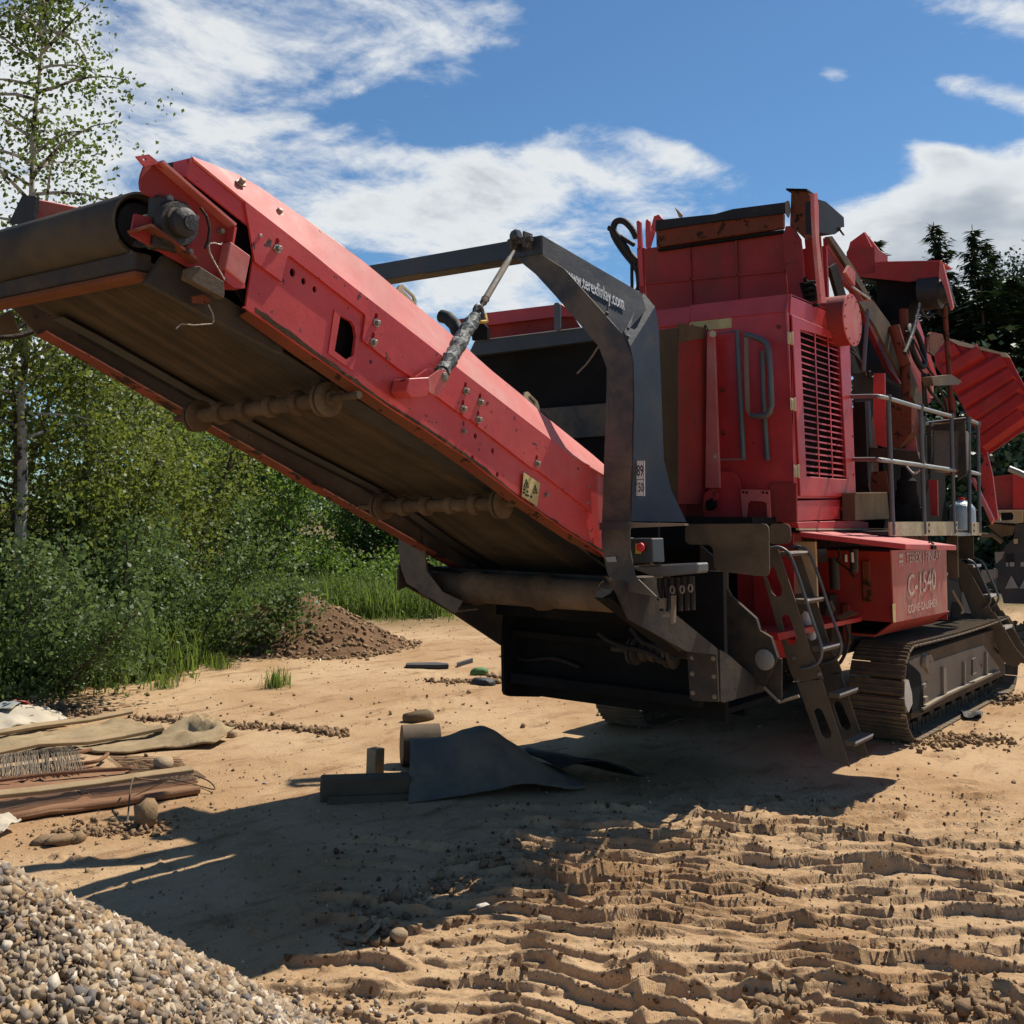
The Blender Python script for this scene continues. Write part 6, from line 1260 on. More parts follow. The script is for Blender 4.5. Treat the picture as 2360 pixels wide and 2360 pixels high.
wb_ = B(); w0, w1, w2, w3 = [Vector((*p, 0)) for p in [(4.519,8.368),(5.087,8.23),(4.784,7.569),(4.27,7.887)]]
for k in range(130):
    q = k/129; p = w0.lerp(w1, q); e = w3.lerp(w2, q); bend = Vector((rng.normal(0, .03), rng.normal(0, .02), 0)); wb_.tube([(p.x, p.y, gz(p.x, p.y)+.10), tuple((p+e)/2+bend*.5+Vector((0, 0, .12))), (e.x+bend.x, e.y+bend.y, gz(e.x, e.y)+.05)], .0026, 3)
o = wb_.obj('screen_wires', 'steel_worn', tC); o['kind'] = 'stuff'
wb_ = B(); w0, w1, w2, w3 = [Vector((*p, 0)) for p in [(5.281,8.004),(5.546,7.424),(5.264,6.884),(5.017,7.294)]]
for k in range(46):
    q = k/45; p = w0.lerp(w1, q); e = w3.lerp(w2, q); wb_.tube([(p.x, p.y, gz(p.x, p.y)+.02), (e.x, e.y, gz(e.x, e.y)+.03)], .002, 3)
for k in range(10):
    q = k/9; p = w0.lerp(w3, q); e = w1.lerp(w2, q); wb_.tube([(p.x, p.y, gz(p.x, p.y)+.02), (e.x, e.y, gz(e.x, e.y)+.03)], .002, 3)
o = wb_.obj('loose_wires', 'screen_wire', tC); o['kind'] = 'stuff'
B().tube(smooth_pts([(*p, gz(*p)+h_) for p, h_ in zip([(4.257,6.193),(4.537,6.581),(4.669,6.669),(4.853,6.76),(5.029,6.876)], (.0, .16, .14, .08, .05))]), .006, 6).obj('bent_rod', 'brown_metal', tC, smooth=60)
B().tube(smooth_pts([(*p, gz(*p)+h_) for p, h_ in zip([(5.029,6.876),(5.058,6.65),(5.108,6.43),(5.183,6.584),(5.18,6.755)], (.05, .05, .03, .05, .06))]), .005, 6).obj('bent_wire', 'brown_metal', tC, smooth=60)
B().tube(smooth_pts([(*p, gz(*p)+h_) for p, h_ in zip([(5.017,7.294),(5.079,7.132),(5.13,6.973),(5.178,6.842)], (.05, .06, .06, .06))]), .005, 6).obj('bent_wire', 'brown_metal', tC, smooth=60)
# tarpaulin-like screen sheet behind
D1 = [(4.667,8.654),(5.021,9.337),(5.61,9.229),(6.261,9.244),(6.187,8.566),(6.449,8.571),(6.41,8.224),(6.376,7.931),(6.383,7.801),(6.033,7.628),(5.719,7.883),(5.411,7.956),(5.279,8.18),(5.251,8.391),(4.92,8.426)]
hfD = lambda x, y: ground_h(x, y)+.03+.14*np.maximum(fbm(x*2.6, y*2.6, 4, 44)+.06, 0)+.26*np.exp(-((x-6.3)/.38)**2-((y-8.1)/.40)**2)*np.maximum(.75-3.2*np.abs(fbm(x*3.1, y*3.1, 3, 47)), 0)
tD = thing('tarpaulin', 'crumpled dirty beige tarpaulin sheet under two wooden strips', 'tarpaulin', (*D1[3], 0))
drape('tarp_sheet', D1, 'tarp', tD, hfD, 44, .014)
for pts in ([(4.958,9.215),(5.352,9.194),(5.865,9.24),(6.427,9.371)], [(4.581,8.488),(4.931,8.447),(5.343,8.393),(5.671,8.35),(5.945,8.204)]):
    B().strip([(x, y, float(hfD(np.array([x]), np.array([y]))[0])+.045) for x, y in pts], [(x+.03, y+.075, float(hfD(np.array([x]), np.array([y]))[0])+.06) for x, y in pts], -.03).obj('clamp_strip', 'wood', tD, bevel=.004)
cl = [(5.072,9.436),(5.497,10.257),(5.718,10.394),(5.94,10.497),(5.93,10.153),(5.809,9.439),(5.465,9.396)]
hfE = lambda x, y: ground_h(x, y)+.02+.13*np.exp(-((x-5.45)/.5)**2-((y-9.9)/.5)**2)+.10*np.maximum(fbm(x*3, y*3, 4, 61), 0)
tE = thing('cloth_heap', 'heap of pale cloth with a red and a blue patch at the left edge', 'cloth heap', (5.4, 9.8, 0))
drape('cloth_sheet', cl, 'cloth', tE, hfE, 30, .012)
drape('red_cloth', [(5.701,10.363),(5.929,10.478),(5.976,10.385),(5.688,9.992),(5.611,10.08)], 'cloth_red', tE, lambda x, y: hfE(x, y)+.035, 14, .008)
drape('blue_cloth', [(5.29,9.857),(5.591,10.439),(5.702,10.412),(5.533,9.845),(5.363,9.685)], 'cloth_blue', tE, lambda x, y: hfE(x, y)+.035, 14, .008)
bgp = [(3.549,6.523),(3.734,6.821),(3.805,6.8),(3.772,6.589),(3.687,6.55),(3.572,6.437)]
tF = thing('paper_bag', 'torn pale paper bag at the edge of the gravel heap', 'bag', (*bgp[2], 0))
drape('bag_sheet', bgp, 'cloth', tF, lambda x, y: ground_h(x, y)+.02+.16*np.maximum(fbm(x*5, y*5, 4, 8)+.15, 0), 18, .008)
# stones, clods, scraps
def place(px, py): return (px, py, gz(px, py))
def st(p, s, sc, m, label, cat, name, lift=.35): return one_stone(name, (p[0], p[1], gz(p[0], p[1])+s*sc[2]*lift), s, sc, m, label, cat)
st((5.326,7.327), .075, (1.2, 1, .75), 'stone', 'single pale angular stone lying beside the screen panels', 'stone', 'stone')
st((6.46,7.915), .045, (1, 1, .9), 'stone', 'small pale stone at the tip of the tarpaulin', 'stone', 'stone')
st((4.327,6.109), .075, (1, .9, 1.25), 'clod', 'upright pointed lump of dark earth near the bent rod', 'earth clod', 'earth_clod', .7)
st((3.899,6.158), .05, (1.1, 1, .8), 'clod', 'dark earth clod at the right end of the flat crumbled slabs', 'earth clod', 'earth_clod')
st((3.817,6.198), .075, (1.5, .9, .35), 'clod', 'flat crumbled slab of grey brown earth left of the pointed lump', 'earth slab', 'earth_slab')
st((3.756,6.272), .06, (1.3, 1, .5), 'clod', 'leftmost crumbled slab of grey brown earth near the gravel heap', 'earth slab', 'earth_slab')
st((8.086,7.145), .11, (1.5, .8, .6), 'wood_old', 'short dark log lying alone on the sunlit sand behind the rubber sheet', 'log', 'log')
st((10.787,8.552), .09, (1.2, .9, .7), 'green_scrap', 'small green plastic scrap on the sand beyond the machine', 'plastic scrap', 'green_scrap')
st((10.218,8.031), .10, (1.4, 1, .6), 'machine_dark', 'dark crumpled scrap just below the green plastic', 'scrap', 'dark_scrap')
st((4.531,3.537), .028, (1.3, 1, .4), 'white_board', 'tiny white scrap among the track prints', 'scrap', 'white_scrap')
st((4.523,3.16), .032, (1.2, 1, .7), 'stone', 'rounded brown stone sitting on a ridge of the track prints', 'stone', 'stone')
st((3.989,3.613), .038, (1.3, 1, .7), 'stone', 'brown stone next to the tilted flat slab', 'stone', 'stone')
sl = [(3.863,3.752),(3.982,3.774),(4.038,3.775),(3.985,3.736),(3.86,3.707)]
t = thing('stone_slab', 'tilted flat pale slab stuck in the sand near the track prints', 'stone slab', (*sl[0], 0))
B().prism([(x, y, gz(x, y)+.005+.035*k) for (x, y), k in zip(sl, (0, .6, 1.2, 1.0, .2))], (.004, .004, .014)).obj('slab_body', 'stone', t, bevel=.003)
pl = [(10.565,9.591),(10.704,9.703),(11.009,9.471),(11.045,9.285),(10.954,9.193),(10.827,9.283)]
t = thing('black_plank', 'black flat plank lying on the sand beyond the conveyor', 'plank', (*pl[0], 0)); B().pz(pl, gz(*pl[0])-.01, gz(*pl[0])+.045).obj('plank_body', 'machine_dark', t)
pl = [(11.201,9.262),(11.708,9.397),(11.612,9.319),(11.133,9.19)]
t = thing('black_plank', 'short black plank right of the longer black plank', 'plank', (*pl[0], 0)); B().pz(pl, gz(*pl[0])-.01, gz(*pl[0])+.05).obj('plank_body', 'machine_dark', t)
wbd = [(6.605,11.461),(6.779,11.652),(6.879,11.282),(6.887,10.899),(6.763,11.037)]
t = thing('white_board', 'weathered white board lying at the foot of the left bushes', 'board', (*wbd[0], 0)); zq = gz(*wbd[0])
B().prism([(x, y, zq+.05+.03*(i % 2)) for i, (x, y) in enumerate(wbd)], (0, 0, .02)).obj('board_sheet', 'white_board', t)
wbd = [(6.341,11.09),(6.807,11.111),(6.781,11.017),(6.307,10.99)]
t = thing('white_lath', 'thin pale lath lying in front of the weathered white board', 'lath', (*wbd[0], 0)); B().pz(wbd, zq, zq+.03).obj('lath_body', 'white_board', t)
# dark soil rows left in the sand
def clod_row(pts, wid, n, s0, s1, label):
    P = [Vector((x, y, 0)) for x, y in pts]; Q = []; S_ = []
    for k in range(n):
        f = rng.uniform(0, len(P)-1.001); i = int(f); p = P[i].lerp(P[i+1], f-i); x, y = p.x+rng.normal(0, wid), p.y+rng.normal(0, wid); s_ = s0+(s1-s0)*rng.uniform()**3
        Q.append((x, y, s_*.3)); S_.append(s_)
    Q = np.array(Q); Q[:, 2] += ground_h(Q[:, 0], Q[:, 1])
    o = chips('soil_row', Q, np.array(S_)*.75, 'clod'); props(o, label, 'soil clods', kind='stuff')
clod_row([(6.051,10.815),(6.162,10.497),(6.241,10.218),(6.315,9.859)], .07, 420, .01, .05, 'dark row of crumbled soil in front of the white board')
clod_row([(6.423,9.379),(6.595,9.011),(6.73,8.604),(6.847,8.386)], .06, 300, .01, .05, 'crumbled soil row starting at the end of the far wooden strip')
clod_row([(6.813,8.343),(6.894,7.929),(7.067,7.574),(7.082,7.179)], .06, 420, .01, .05, 'long low ridge of dark soil in the middle of the yard')
clod_row([(3.96,6.342),(4.107,6.248),(4.252,6.199),(4.304,5.969)], .09, 480, .008, .035, 'crumbled earth around the pointed lump beside the gravel')
clod_row([(10.082,3),(10.57,2.94),(10.78,2.697),(10.706,2.488)], .15, 420, .01, .05, 'brown crumbled soil along the near crawler track')
clod_row([(12.91,3.21),(13.405,3.088),(13.708,2.974)], .16, 300, .012, .05, 'pale crumbled soil beside the rear half of the crawler track')
clod_row([(9.851,8.636),(10.203,8.348),(10.381,8.051),(10.918,8.299)], .09, 300, .012, .05, 'dark crumbled soil around the green scrap')
clod_row([(5.344,3.846),(4.682,3.902),(4.007,3.902),(3.948,3.631)], .10, 260, .01, .045, 'lumps of earth along the sunlit edge of the shadow')
clod_row([(4.37,1.951),(4.47,1.961),(4.436,1.816)], .05, 160, .012, .045, 'pile of dark clods at the bottom edge among the track prints')
clod_row([(4.847,1.382),(4.98,1.326),(4.97,1.175)], .07, 200, .012, .05, 'broken clods in the bottom right track print')
clod_row([(22.279,4.801),(20.452,4.327),(18.711,3.935),(16.993,3.54)], .35, 500, .03, .12, 'brown broken earth piled behind the rear ladder')
pb = [(12.126,3.188),(12.516,3.138),(12.235,2.97),(11.778,2.895),(11.701,3.026)]
tG = thing('plastic_sheet', 'crumpled shiny black plastic sheet lying by the crawler track', 'plastic sheet', (*pb[0], 0))
drape('plastic', pb, 'rubber', tG, lambda x, y: ground_h(x, y)+.01+.22*np.maximum(fbm(x*5, y*5, 4, 18)+.1, 0), 18, .006)
# water jug on the deck
jc = Vector((13.928,3.5,2.004)); zj = 1.86+.0
t = thing('water_jug', 'translucent pale blue water jug standing on the deck behind the railing', 'jug', (jc.x, jc.y, jc.z))
B().lathe([(0, .02), (.005, .15), (.22, .155), (.27, .15), (.32, .11), (.35, .045), (.36, .04)], (jc.x, 3.5, jc.z-.13), (0, 0, 1), 14).obj('jug_body', 'jug_blue', t, smooth=40)
B().lathe([(0, .042), (.035, .042), (.036, .01)], (jc.x, 3.5, jc.z+.23), (0, 0, 1), 12).obj('jug_cap', 'red_button', t)
# far vehicles -------------------------------------------------------------------------------
t = thing('parked_machine', 'dark parked machine with white triangles at the right edge behind the red crusher', 'machine', (24, 4.6, 0))
fx = 21.0
mb = B().px([(4.748,1.214),(4.563,1.539),(4.42,1.671),(4.376,1.927),(3.452,2.036),(3.545,0.557),(4.65,0.521),(4.673,0.646),(4.753,0.831)], fx, fx+2.5).obj('machine_body', 'machine_dark', t)
b = B()
for q in ([(4.49,1.019),(4.384,0.804),(4.608,0.784)], [(4.238,1.03),(4.133,0.817),(4.369,0.797)]): b.px(q, fx-.03, fx-.005)
b.obj('white_triangle', 'tri_grey', t)
b = B()
for q in ([(4.568,1.245),(4.53,1.247),(4.531,1.175),(4.567,1.174)], [(4.503,1.252),(4.429,1.255),(4.432,1.182),(4.504,1.176)], [(4.323,1.259),(4.202,1.267),(4.206,1.192),(4.325,1.184)]): b.px(q, fx-.03, fx-.005)
b.obj('white_square', 'tri_grey', t)
B().px([(4.559,1.396),(4.431,1.409),(4.439,1.266),(4.567,1.256)], fx-.02, fx-.004).obj('dark_opening', 'black_print', t)
B().px([(4.414,1.663),(4.347,1.67),(4.352,1.586),(4.416,1.579)], fx-.03, fx-.004).obj('yellow_mark', 'pale_yellow', t)
B().px([(4.622,2.161),(4.162,2.168),(4.181,1.962),(4.277,1.944),(4.648,1.954)], 20.6, 20.7, [[(4.548,2.13),(4.34,2.14),(4.313,2.085),(4.332,2.006),(4.541,1.987)]]).obj('cream_frame', 'pale_yellow', t)
B().px([(4.671,1.937),(4.288,1.897),(4.341,1.74),(4.535,1.704),(4.734,1.889)], 20.5, 20.56).obj('cream_frame', 'tan_dust', t)
B().tube([(20.4,4.839,1.737),(20.4,4.629,1.734),(20.4,4.488,1.613)], .04, 6).obj('frame_tube', 'brown_metal', t)
B().px([(4.684,1.43),(4.533,1.443),(4.57,1.323),(4.68,1.225)], 20.7, 20.75).obj('dusty_box', 'box_grey', t)
B().px([(4.904,1.109),(4.648,1.135),(4.655,0.994),(4.903,0.841)], 20.6, 20.7).obj('dusty_box', 'box_grey', t)
st((30.059,6.585), .3, (1.2, 1, .9), 'stone', 'pale boulder beside the dark parked machine', 'boulder', 'boulder', .8)
t = thing('red_machine', 'second red machine whose side shows behind the corrugated hopper wing', 'machine', (19.5, 4, 0))
B().px([(4.358,2.701),(3.954,2.749),(3.987,2.165),(4.193,2.156),(4.361,2.398)], 19.0, 19.1).obj('machine_side', 'red_old_shaded', t)
B().px([(3.93,2.745),(3.317,2.796),(3.356,2.17),(3.963,2.162)], 18.9, 21.0).obj('machine_side', 'red_hopper', t)
B().px([(4.367,2.157),(3.346,2.177),(3.347,2.159),(4.367,2.143)], 18.85, 19.0).obj('machine_sill', 'pale_yellow', t)
B().tube([(18.5,3.898,2.816),(18.5,3.769,2.757),(18.5,3.514,2.627)], .05, 8).obj('machine_boom', 'steel_galv', t)
B().px([(4.839,2.614),(3.772,2.643),(3.823,1.809),(4.884,1.786)], 21.4, 21.6).obj('machine_chassis', 'black_shade', t)
ty = Vector((16.926,18.543,0))
t = thing('cable_drum', 'grey black drum like a spool half hidden in the weeds', 'drum', tuple(ty)); z0 = gz(ty.x, ty.y)
B().lathe([(0, .30), (.15, .30), (.16, .16), (.30, .16), (.31, .42), (.40, .42), (.41, .30)], (ty.x, ty.y, z0+.28), (0, 0, 1), 20).obj('drum_body', 'tyre', t, smooth=40)
# ================================================================ TREES AND WEEDS
def leaf_quads(P, size, hang=.0, asp=.75, spread=1.0):
    """one leaf-shaped quad at every point, random tilt"""
    n = len(P); Rm = rot_mats(n)
    base = np.array([(0, -.5, 0), (.5*asp, -.05, .06), (0, .55, 0), (-.5*asp, -.05, .06)])
    V = np.einsum('nij,kj->nki', Rm, base)*np.asarray(size).reshape(-1, 1, 1)+P[:, None]
    return V.reshape(-1, 3), np.arange(4*n).reshape(n, 4)
def broadleaf(name, label, cat, pos, H, rad, nleaf, lsize, lm, bark='bark_dark', tr=.07, low=.12, shape=1.0, group=None, droop=.0, nb=30, lean=(0, 0), clump=.30, seed=None, stems=1, top=1.0):
    t = thing(name, label, cat, pos, group); x0, y0, z0 = pos
    tb = B(); cl = []; wts = []
    trunks = []
    for s_ in range(stems):
        ox, oy = (0, 0) if stems == 1 else (rng.normal(0, .28), rng.normal(0, .28)); hh = H*(1 if s_ == 0 else rng.uniform(.6, .95))
        pts = []; rr = []
        for k in range(9):
            q = k/8; pts.append((x0+ox+lean[0]*q*H+(0 if stems == 1 else ox*2.2*q)+rng.normal(0, .012*H*q), y0+oy+lean[1]*q*H+(0 if stems == 1 else oy*2.2*q)+rng.normal(0, .012*H*q), z0-.1+hh*.97*q)); rr.append(max(.012, tr*(1-q*.9)*(1 if s_ == 0 else .7)))
        tb.tube(pts, rr, 8); trunks.append((pts, hh))
    for k in range(nb):
        pts, hh = trunks[k % stems]
        q = low+(1-low)*((k+.5)/nb)**.9; f = q*8; i = min(int(f), 7); c = Vector(pts[i]).lerp(Vector(pts[i+1]), f-i)
        a = k*2.39996+rng.uniform(-.5, .5)
        prof = (math.sin(math.pi*min(1, (q-low*.5)/(1-low*.5))**(.75*shape)))**.75
        L = rad*max(.16, prof)*rng.uniform(.6, 1.15); up = rng.uniform(.05, .75)
        bp = [c]; d = Vector((math.cos(a), math.sin(a), up)).normalized(); m = 5
        for j in range(m):
            d = (d+Vector((rng.normal(0, .16), rng.normal(0, .16), rng.normal(0, .1)-droop*j*.12))).normalized(); bp.append(bp[-1]+d*(L/m))
        tb.tube(bp, [max(.006, tr*.34*(1-j/(m+.5))) for j in range(m+1)], 4)
        for j in range(1, m+1):
            cl.append(tuple(bp[j])); wts.append(.5+.7*j/m)
            if j > 2:
                for _ in range(2): cl.append(tuple(bp[j]+Vector(rng.normal(0, clump*1.5, 3)))); wts.append(.7)
    tb.obj('trunk', bark, t, smooth=50)
    cl = np.array(cl); w = np.array(wts)*rng.uniform(.3, 1.6, len(cl)); w /= w.sum()
    idx = rng.choice(len(cl), nleaf, p=w); sg = clump*rng.uniform(.6, 1.3, len(cl))
    P = cl[idx]+rng.normal(0, 1, (nleaf, 3))*sg[idx][:, None]*np.array([1, 1, .75])
    if droop: P[:, 2] -= droop*np.abs(rng.normal(0, .35, nleaf))
    P = P[P[:, 2] > z0+.03]
    V, F = leaf_quads(P, lsize*rng.uniform(.6, 1.3, len(P)))
    tri_mesh('crown', V, F, lm, t)
    return t
def at_ground(x, y): return (x, y, gz(x, y))
# tall birch on the left with its pale trunk
bp_ = Vector((7.216,13.15,2.001)); bq = Vector((6.856,13.341,8.519))
hb_ = bq.z+.9; lx = (bq.x-bp_.x)/hb_*1.15; ly = (bq.y-bp_.y)/hb_*1.15
broadleaf('birch_tree', 'tall slender birch with pale bark and airy hanging leaves rising behind the conveyor head', 'birch', (bp_.x-lx*1.2, bp_.y-ly*1.2, gz(bp_.x, bp_.y)), hb_+.4, 1.75, 9500, .066, 'leaf_birch', 'bark_birch', .085, .30, 1.0, droop=.55, nb=58, lean=(lx*.9, ly*.9), clump=.13)
TREES = [  # px, py of the foot, extra distance, height, radius, leaves, leaf size, material, label
 (250, 1275, 2.4, 4.6, 1.05, 15000, .068, 'leaf_willow', 'olive green willow bush right of the birch trunk'),
 (60, 1285, 2.0, 5.2, 1.7, 17000, .068, 'leaf_willow', 'tall olive willow at the left edge behind the birch'),
 (150, 1280, 4.2, 5.6, 2.0, 16000, .075, 'leaf_willow', 'tallest olive willow of the left mass, behind the birch trunk'),
 (330, 1250, 4.2, 4.6, .95, 11000, .075, 'leaf_willow', 'rounded olive willow sloping down beneath the conveyor'),
 (415, 1215, 7.0, 4.6, .95, 6500, .10, 'leaf_bright', 'bright green maple like tree below the first idler roller'),
 (430, 1190, 5.2, 4.2, .95, 7500, .09, 'leaf_bright', 'lit green tree with dark stems left of the weeds'),
 (520, 1170, 6.0, 4.8, 1.9, 9000, .10, 'leaf_dark', 'dark green tree behind the grey drum'),
 (600, 1150, 7.0, 4.2, 1.7, 8000, .10, 'leaf_bright', 'light green small tree left of the far dark bush'),
 (700, 1150, 5.5, 3.1, 1.2, 8000, .095, 'leaf_dark', 'round dark bush beside the left leg of the gantry'),
 (800, 1140, 7.5, 3.4, 1.8, 7000, .11, 'leaf_dark', 'dark bush hidden partly by the gantry leg'),
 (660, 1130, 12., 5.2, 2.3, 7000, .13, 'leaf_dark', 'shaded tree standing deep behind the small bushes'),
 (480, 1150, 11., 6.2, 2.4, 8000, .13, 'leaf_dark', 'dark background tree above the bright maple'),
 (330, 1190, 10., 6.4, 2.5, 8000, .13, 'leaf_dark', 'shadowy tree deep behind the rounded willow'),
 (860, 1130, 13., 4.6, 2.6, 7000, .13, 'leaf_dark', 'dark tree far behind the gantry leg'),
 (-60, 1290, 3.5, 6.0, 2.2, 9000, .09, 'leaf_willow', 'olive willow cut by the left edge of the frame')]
TP = [(7.412,11.93,0),(6.861,12.12,0),(7.205,12.036,0),(8.26,12.302,0),(10.466,13.411,0),(11.813,14.603,0),(13.45,15.446,0),(15.456,16.478,0),(16.229,15.734,0),(17.972,15.826,0),(17.796,17.937,0),(14.545,17.357,0),(11.155,15.275,0),(19.592,16.271,0),(6.335,12.415,0)]
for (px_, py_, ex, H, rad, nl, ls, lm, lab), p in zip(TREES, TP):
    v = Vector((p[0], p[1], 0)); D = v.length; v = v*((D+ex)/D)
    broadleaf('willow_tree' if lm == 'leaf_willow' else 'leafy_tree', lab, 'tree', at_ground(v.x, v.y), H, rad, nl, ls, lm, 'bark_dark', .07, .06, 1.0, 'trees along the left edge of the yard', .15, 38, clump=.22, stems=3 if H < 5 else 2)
# leafy shrubs and tall weeds in front of them
BUSH = [(6.355,11.583,0),(6.803,11.564,0),(7.499,11.357,0),(8.074,11.577,0),(7.303,11.75,0),(6.363,11.217,0),(8.718,12.23,0),(8.155,12.143,0)]
BL = ['leafy green shrub at the left edge of the yard', 'green shrub next to the white board', 'tall bright shrub with many small leaves left of the mound', 'rounded green shrub at the corner of the bushes before the mound',
      'dense shrub between the two bright shrubs', 'low shrub in the left corner behind the cloth heap', 'small shrub just left of the earth mound', 'upright shrub behind the rounded corner shrub']
BR = [(1.7, .65), (1.4, .45), (2.2, .62), (1.7, .5), (1.9, .55), (1.1, .5), (1.1, .35), (2.2, .5)]
for p, lab, (H, r_), e in zip(BUSH, BL, BR, (.5, .5, .55, .5, 1.3, .2, .3, 1.0)):
    v = Vector((p[0], p[1], 0)); v = v*((v.length+e)/v.length)
    broadleaf('shrub', lab, 'shrub', at_ground(v.x, v.y), H, r_, 6500, .060, 'leaf_bush', 'bark_dark', .022, .02, .9, 'shrubs in front of the trees', .05, 26, clump=.14, stems=5)
FB = [(14.254,16.378,0),(15.61,16.33,0),(16.059,15.568,0),(16.934,15.054,0),(17.225,14.44,0)]
for p, lab, H, r_, e in zip(FB, ('pale green shrub behind the left flank of the earth mound', 'low shrub right behind the top of the earth mound', 'shrub in the weeds left of the gantry leg', 'low shrub at the edge of the sand beside the gantry leg', 'shrub in the weeds seen under the lower chassis arm'), (1.1, .8, 1.1, .7, .9), (.4, .4, .5, .4, .45), (4.0, 2.6, 2.8, .8, 1.4)):
    v = Vector((p[0], p[1], 0)); v = v*((v.length+e)/v.length)
    broadleaf('shrub', lab, 'shrub', at_ground(v.x, v.y), H, r_, 3500, .085, 'leaf_bright', 'bark_dark', .02, .02, .9, 'shrubs in front of the trees', .05, 22, clump=.15, stems=4)
# weeds and grass
def blades(name, pts, hts, m, label, wid=.012):
    n = len(pts); a = rng.uniform(0, 6.283, n); bend = rng.uniform(.1, .5, n); w = wid*rng.uniform(.6, 1.5, n)
    d = np.stack([np.cos(a), np.sin(a), 0*a], -1); s_ = np.stack([-np.sin(a), np.cos(a), 0*a], -1); h = np.asarray(hts)
    p0 = np.asarray(pts); p1 = p0+d*(bend*h*.3)[:, None]+np.array([0, 0, 1])*(h*.6)[:, None]; p2 = p0+d*(bend*h)[:, None]+np.array([0, 0, 1])*h[:, None]
    V = np.stack([p0-s_*w[:, None], p0+s_*w[:, None], p1+s_*w[:, None]*.8, p1-s_*w[:, None]*.8, p2], 1).reshape(-1, 3); i = np.arange(n)[:, None]*5
    F = np.concatenate([i+np.array([[0, 1, 2]]), i+np.array([[0, 2, 3]]), i+np.array([[3, 2, 4]])], 0)
    o = tri_mesh(name, V, F, m); props(o, label, 'weeds', kind='stuff')
edge = [(5.834,11.184),(6.435,11.238),(6.995,11.242),(7.552,11.069),(8.157,11.112),(9.122,11.94),(10.082,12.912),(11.753,14.665),(13.325,15.301),(14.472,15.131),(14.961,14.221),(16.044,13.579)]
def along(n, back0, back1, thin=0):
    out = []
    E_ = [Vector((x, y, 0)) for x, y in edge]
    for k in range(n):
        f = rng.uniform(0, len(E_)-1.001); i = int(f); p = E_[i].lerp(E_[i+1], f-i); D = p.length; p = p*((D+rng.uniform(back0, back1)**1)/D); p += Vector((rng.normal(0, .12), rng.normal(0, .12), 0)); out.append((p.x, p.y, 0))
    out = np.array(out); out[:, 2] = ground_h(out[:, 0], out[:, 1])-.01; return out
P_ = along(15000, .1, 3.0); blades('grass', P_, rng.uniform(.15, .75, len(P_)), 'grass_blades', 'tall grass and weeds growing along the foot of the bushes')
P_ = along(900, -.5, .3); blades('grass', P_, rng.uniform(.05, .22, len(P_)), 'grass_blades', 'short thin grass creeping out onto the sand', .007)
fld = []
for q in [(15.151,16.773),(16.19,16.622),(16.384,15.583),(16.833,14.819),(16.619,14.067)]:
    for _ in range(1000):
        v = Vector((q[0]+rng.normal(0, .9), q[1]+rng.normal(0, .9), 0)); D = v.length; v = v*((D+rng.uniform(.3, 6))/D); fld.append((v.x, v.y, 0))
fld = np.array(fld); fld[:, 2] = ground_h(fld[:, 0], fld[:, 1])
blades('meadow_weeds', fld, rng.uniform(.12, .40, len(fld))*rng.uniform(.5, 1.3, len(fld)), 'grass_blades', 'bright green meadow weeds behind the earth mound', .02)
# leafy weed stalks
def stalks():
    P_ = along(420, -.05, .9); Q = []; S_ = []
    for x, y, z in P_:
        h = rng.uniform(.35, 1.0)
        for k in range(int(h*26)):
            q = rng.uniform(.1, 1); a = rng.uniform(0, 6.28); Q.append((x+math.cos(a)*.08*(1.2-q), y+math.sin(a)*.08*(1.2-q), z+h*q)); S_.append(.075*(1.1-.5*q))
    V, F = leaf_quads(np.array(Q), np.array(S_), asp=.5); o = tri_mesh('leafy_weeds', V, F, 'leaf_bush'); props(o, 'leafy nettle like weeds at the edge of the sand', 'weeds', kind='stuff')
stalks()
tu = []
for q in [(8.564,9.732),(8.418,9.658),(8.892,11.339),(8.819,11.134),(7.627,10.537)]:
    for _ in range(60): tu.append((q[0]+rng.normal(0, .07), q[1]+rng.normal(0, .07), 0))
tu = np.array(tu); tu[:, 2] = ground_h(tu[:, 0], tu[:, 1]); blades('grass_tufts', tu, rng.uniform(.06, .25, len(tu)), 'grass_blades', 'small tufts of grass standing alone on the sand', .006)
# conifers on the right
def conifer_mesh(H, rad, seed):
    r0 = np.random.default_rng(seed); V = []; F = []; k = 0; zz = H*.06; tr = []
    while zz < H*.985:
        q = zz/H; L = rad*(1-q)**.66*(.75+.4*r0.uniform()); nbr = int(6+5*(1-q))
        for b_ in range(nbr):
            a = r0.uniform(0, 6.283); dx, dy = math.cos(a), math.sin(a); l = L*r0.uniform(.6, 1.15); dr = .15+.45*(1-q)
            m_ = max(3, int(l/.16))
            for j in range(m_):
                f = (j+.6)/m_; x, y, z = dx*l*f, dy*l*f, zz-dr*l*f*.55+.22*l*f*f
                for s_ in range(4):
                    w = (.30+.36*(1-f))*(.55+.6*(1-q)); t_ = a+r0.normal(0, .55); ex, ey = math.cos(t_), math.sin(t_); nx, ny = -ey, ex; ln = .30+.25*(1-q)
                    ox, oy, oz = x+r0.normal(0, .06), y+r0.normal(0, .06), z+r0.normal(0, .05); tip = r0.uniform(-.22, .02)
                    V += [(ox-nx*w*.3, oy-ny*w*.3, oz), (ox+nx*w*.3, oy+ny*w*.3, oz-.03), (ox+ex*ln, oy+ey*ln, oz+tip)]; F.append((k, k+1, k+2)); k += 3
        zz += .22+.16*(1-q)
    return V, F
CM = []
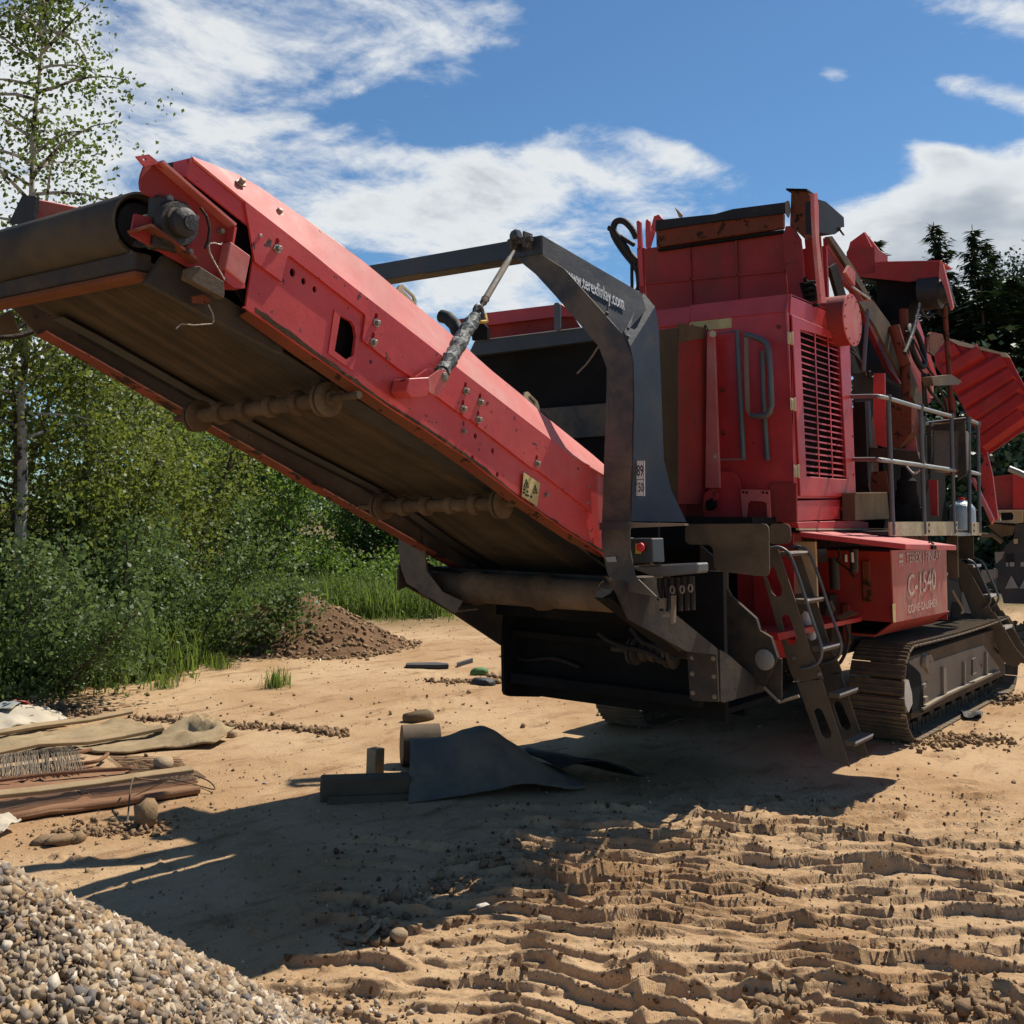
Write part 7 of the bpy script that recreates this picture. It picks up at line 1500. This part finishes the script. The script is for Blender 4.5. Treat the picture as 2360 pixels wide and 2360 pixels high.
for H, rad, sd_ in ((15.5, 3.7, 1), (15.0, 3.5, 2), (12.5, 3.5, 3)):
    V, F = conifer_mesh(H, rad, sd_); me = bpy.data.meshes.new('crown'); me.from_pydata(V, [], F); me.materials.append(MATS['needles'])
    tm = B().tube([(0, 0, -.3), (0, 0, H*.5), (0, 0, H)], [.2, .12, .015], 8).mesh('trunk'); tm.materials.append(MATS['bark_dark']); CM.append((me, tm, H))
def conifer(k, tip, label, D, spin, sx=1.0):
    me, tm, H = CM[k]; x, y, z = tip; t = thing('spruce_tree', label, 'spruce', (x, y, 0), 'dark spruces behind the machine')
    s_ = z/H
    for nm, m_ in (('trunk', tm), ('crown', me)):
        o = bpy.data.objects.new(nm, m_); COL.objects.link(o); o.parent = t
    t.scale = (s_*sx, s_*sx, s_); t.rotation_euler = (0, 0, spin)
conifer(0, (42.55,11.202,13.623), 'dark pointed spruce, the left one of the two tall tips above the red wing', 44, 0)
conifer(1, (42.883,9.852,13.377), 'dark pointed spruce, the right one of the two tall tips above the red wing', 44, 1.3)
conifer(2, (43.779,14.12,13.729), 'spruce peeping out behind the red head shield', 46, 2.1)
conifer(2, (45.657,11.154,11.781), 'shorter spruce low in the gap between the two tall spruce tips', 47, 3.3)
conifer(0, (45.921,10.013,13.356), 'spruce leaning on the right flank of the right spruce tip', 47, 4.0)
conifer(1, (48.047,13.839,13.219), 'low spruce behind the hose loops', 50, 5.0, 1.3)
conifer(2, (41.176,8.279,10.858), 'wide dark spruce at the right edge below the birch crown', 42, .7, 1.4)
conifer(1, (45.291,8.044,12.249), 'spruce standing just outside the right edge', 46, 1.7, 1.2)
conifer(2, (40.001,8.996,10.31), 'dark low spruce directly above the corrugated wing', 41, 2.6, 1.5)
conifer(2, (41.607,10.856,10.601), 'dark low spruce left of the corrugated wing', 43, 5.6, 1.4)
for pt_, rad, lab in (((51.068,9.801,13.759), 1.8, 'light topped birch at the right edge among the spruces'), ((49.235,8.713,12.939), 2.2, 'leafy tree just outside the right edge by the spruces'), ((51.906,10.714,13.36), 1.3, 'dark leafy tree right of the right spruce')):
    broadleaf('leafy_tree', lab, 'tree', (pt_[0], pt_[1], 0), pt_[2], rad, 8000, .17, 'needles', 'bark_dark', .15, .3, 1.0, 'leafy trees among the spruces', .3, 40, clump=.4, stems=1)
for i, p in enumerate([(31.84,11.925,1.626),(32.52,9.924,1.665),(33.225,7.22,0.528)]):
    broadleaf('leafy_tree', ['dark tree glimpsed far behind the sloping chute beside the feed box', 'dark tree glimpsed far behind the deck railing', 'dark tree standing behind the dark parked machine'][i], 'tree', (p[0], p[1], 0), rng.uniform(4.5, 5.6) if i < 2 else 6.5, 2.6, 5200, .22, 'needles', 'bark_dark', .12, .04, 1.0, 'trees far behind the machine', .2, 26, clump=.55, stems=2)
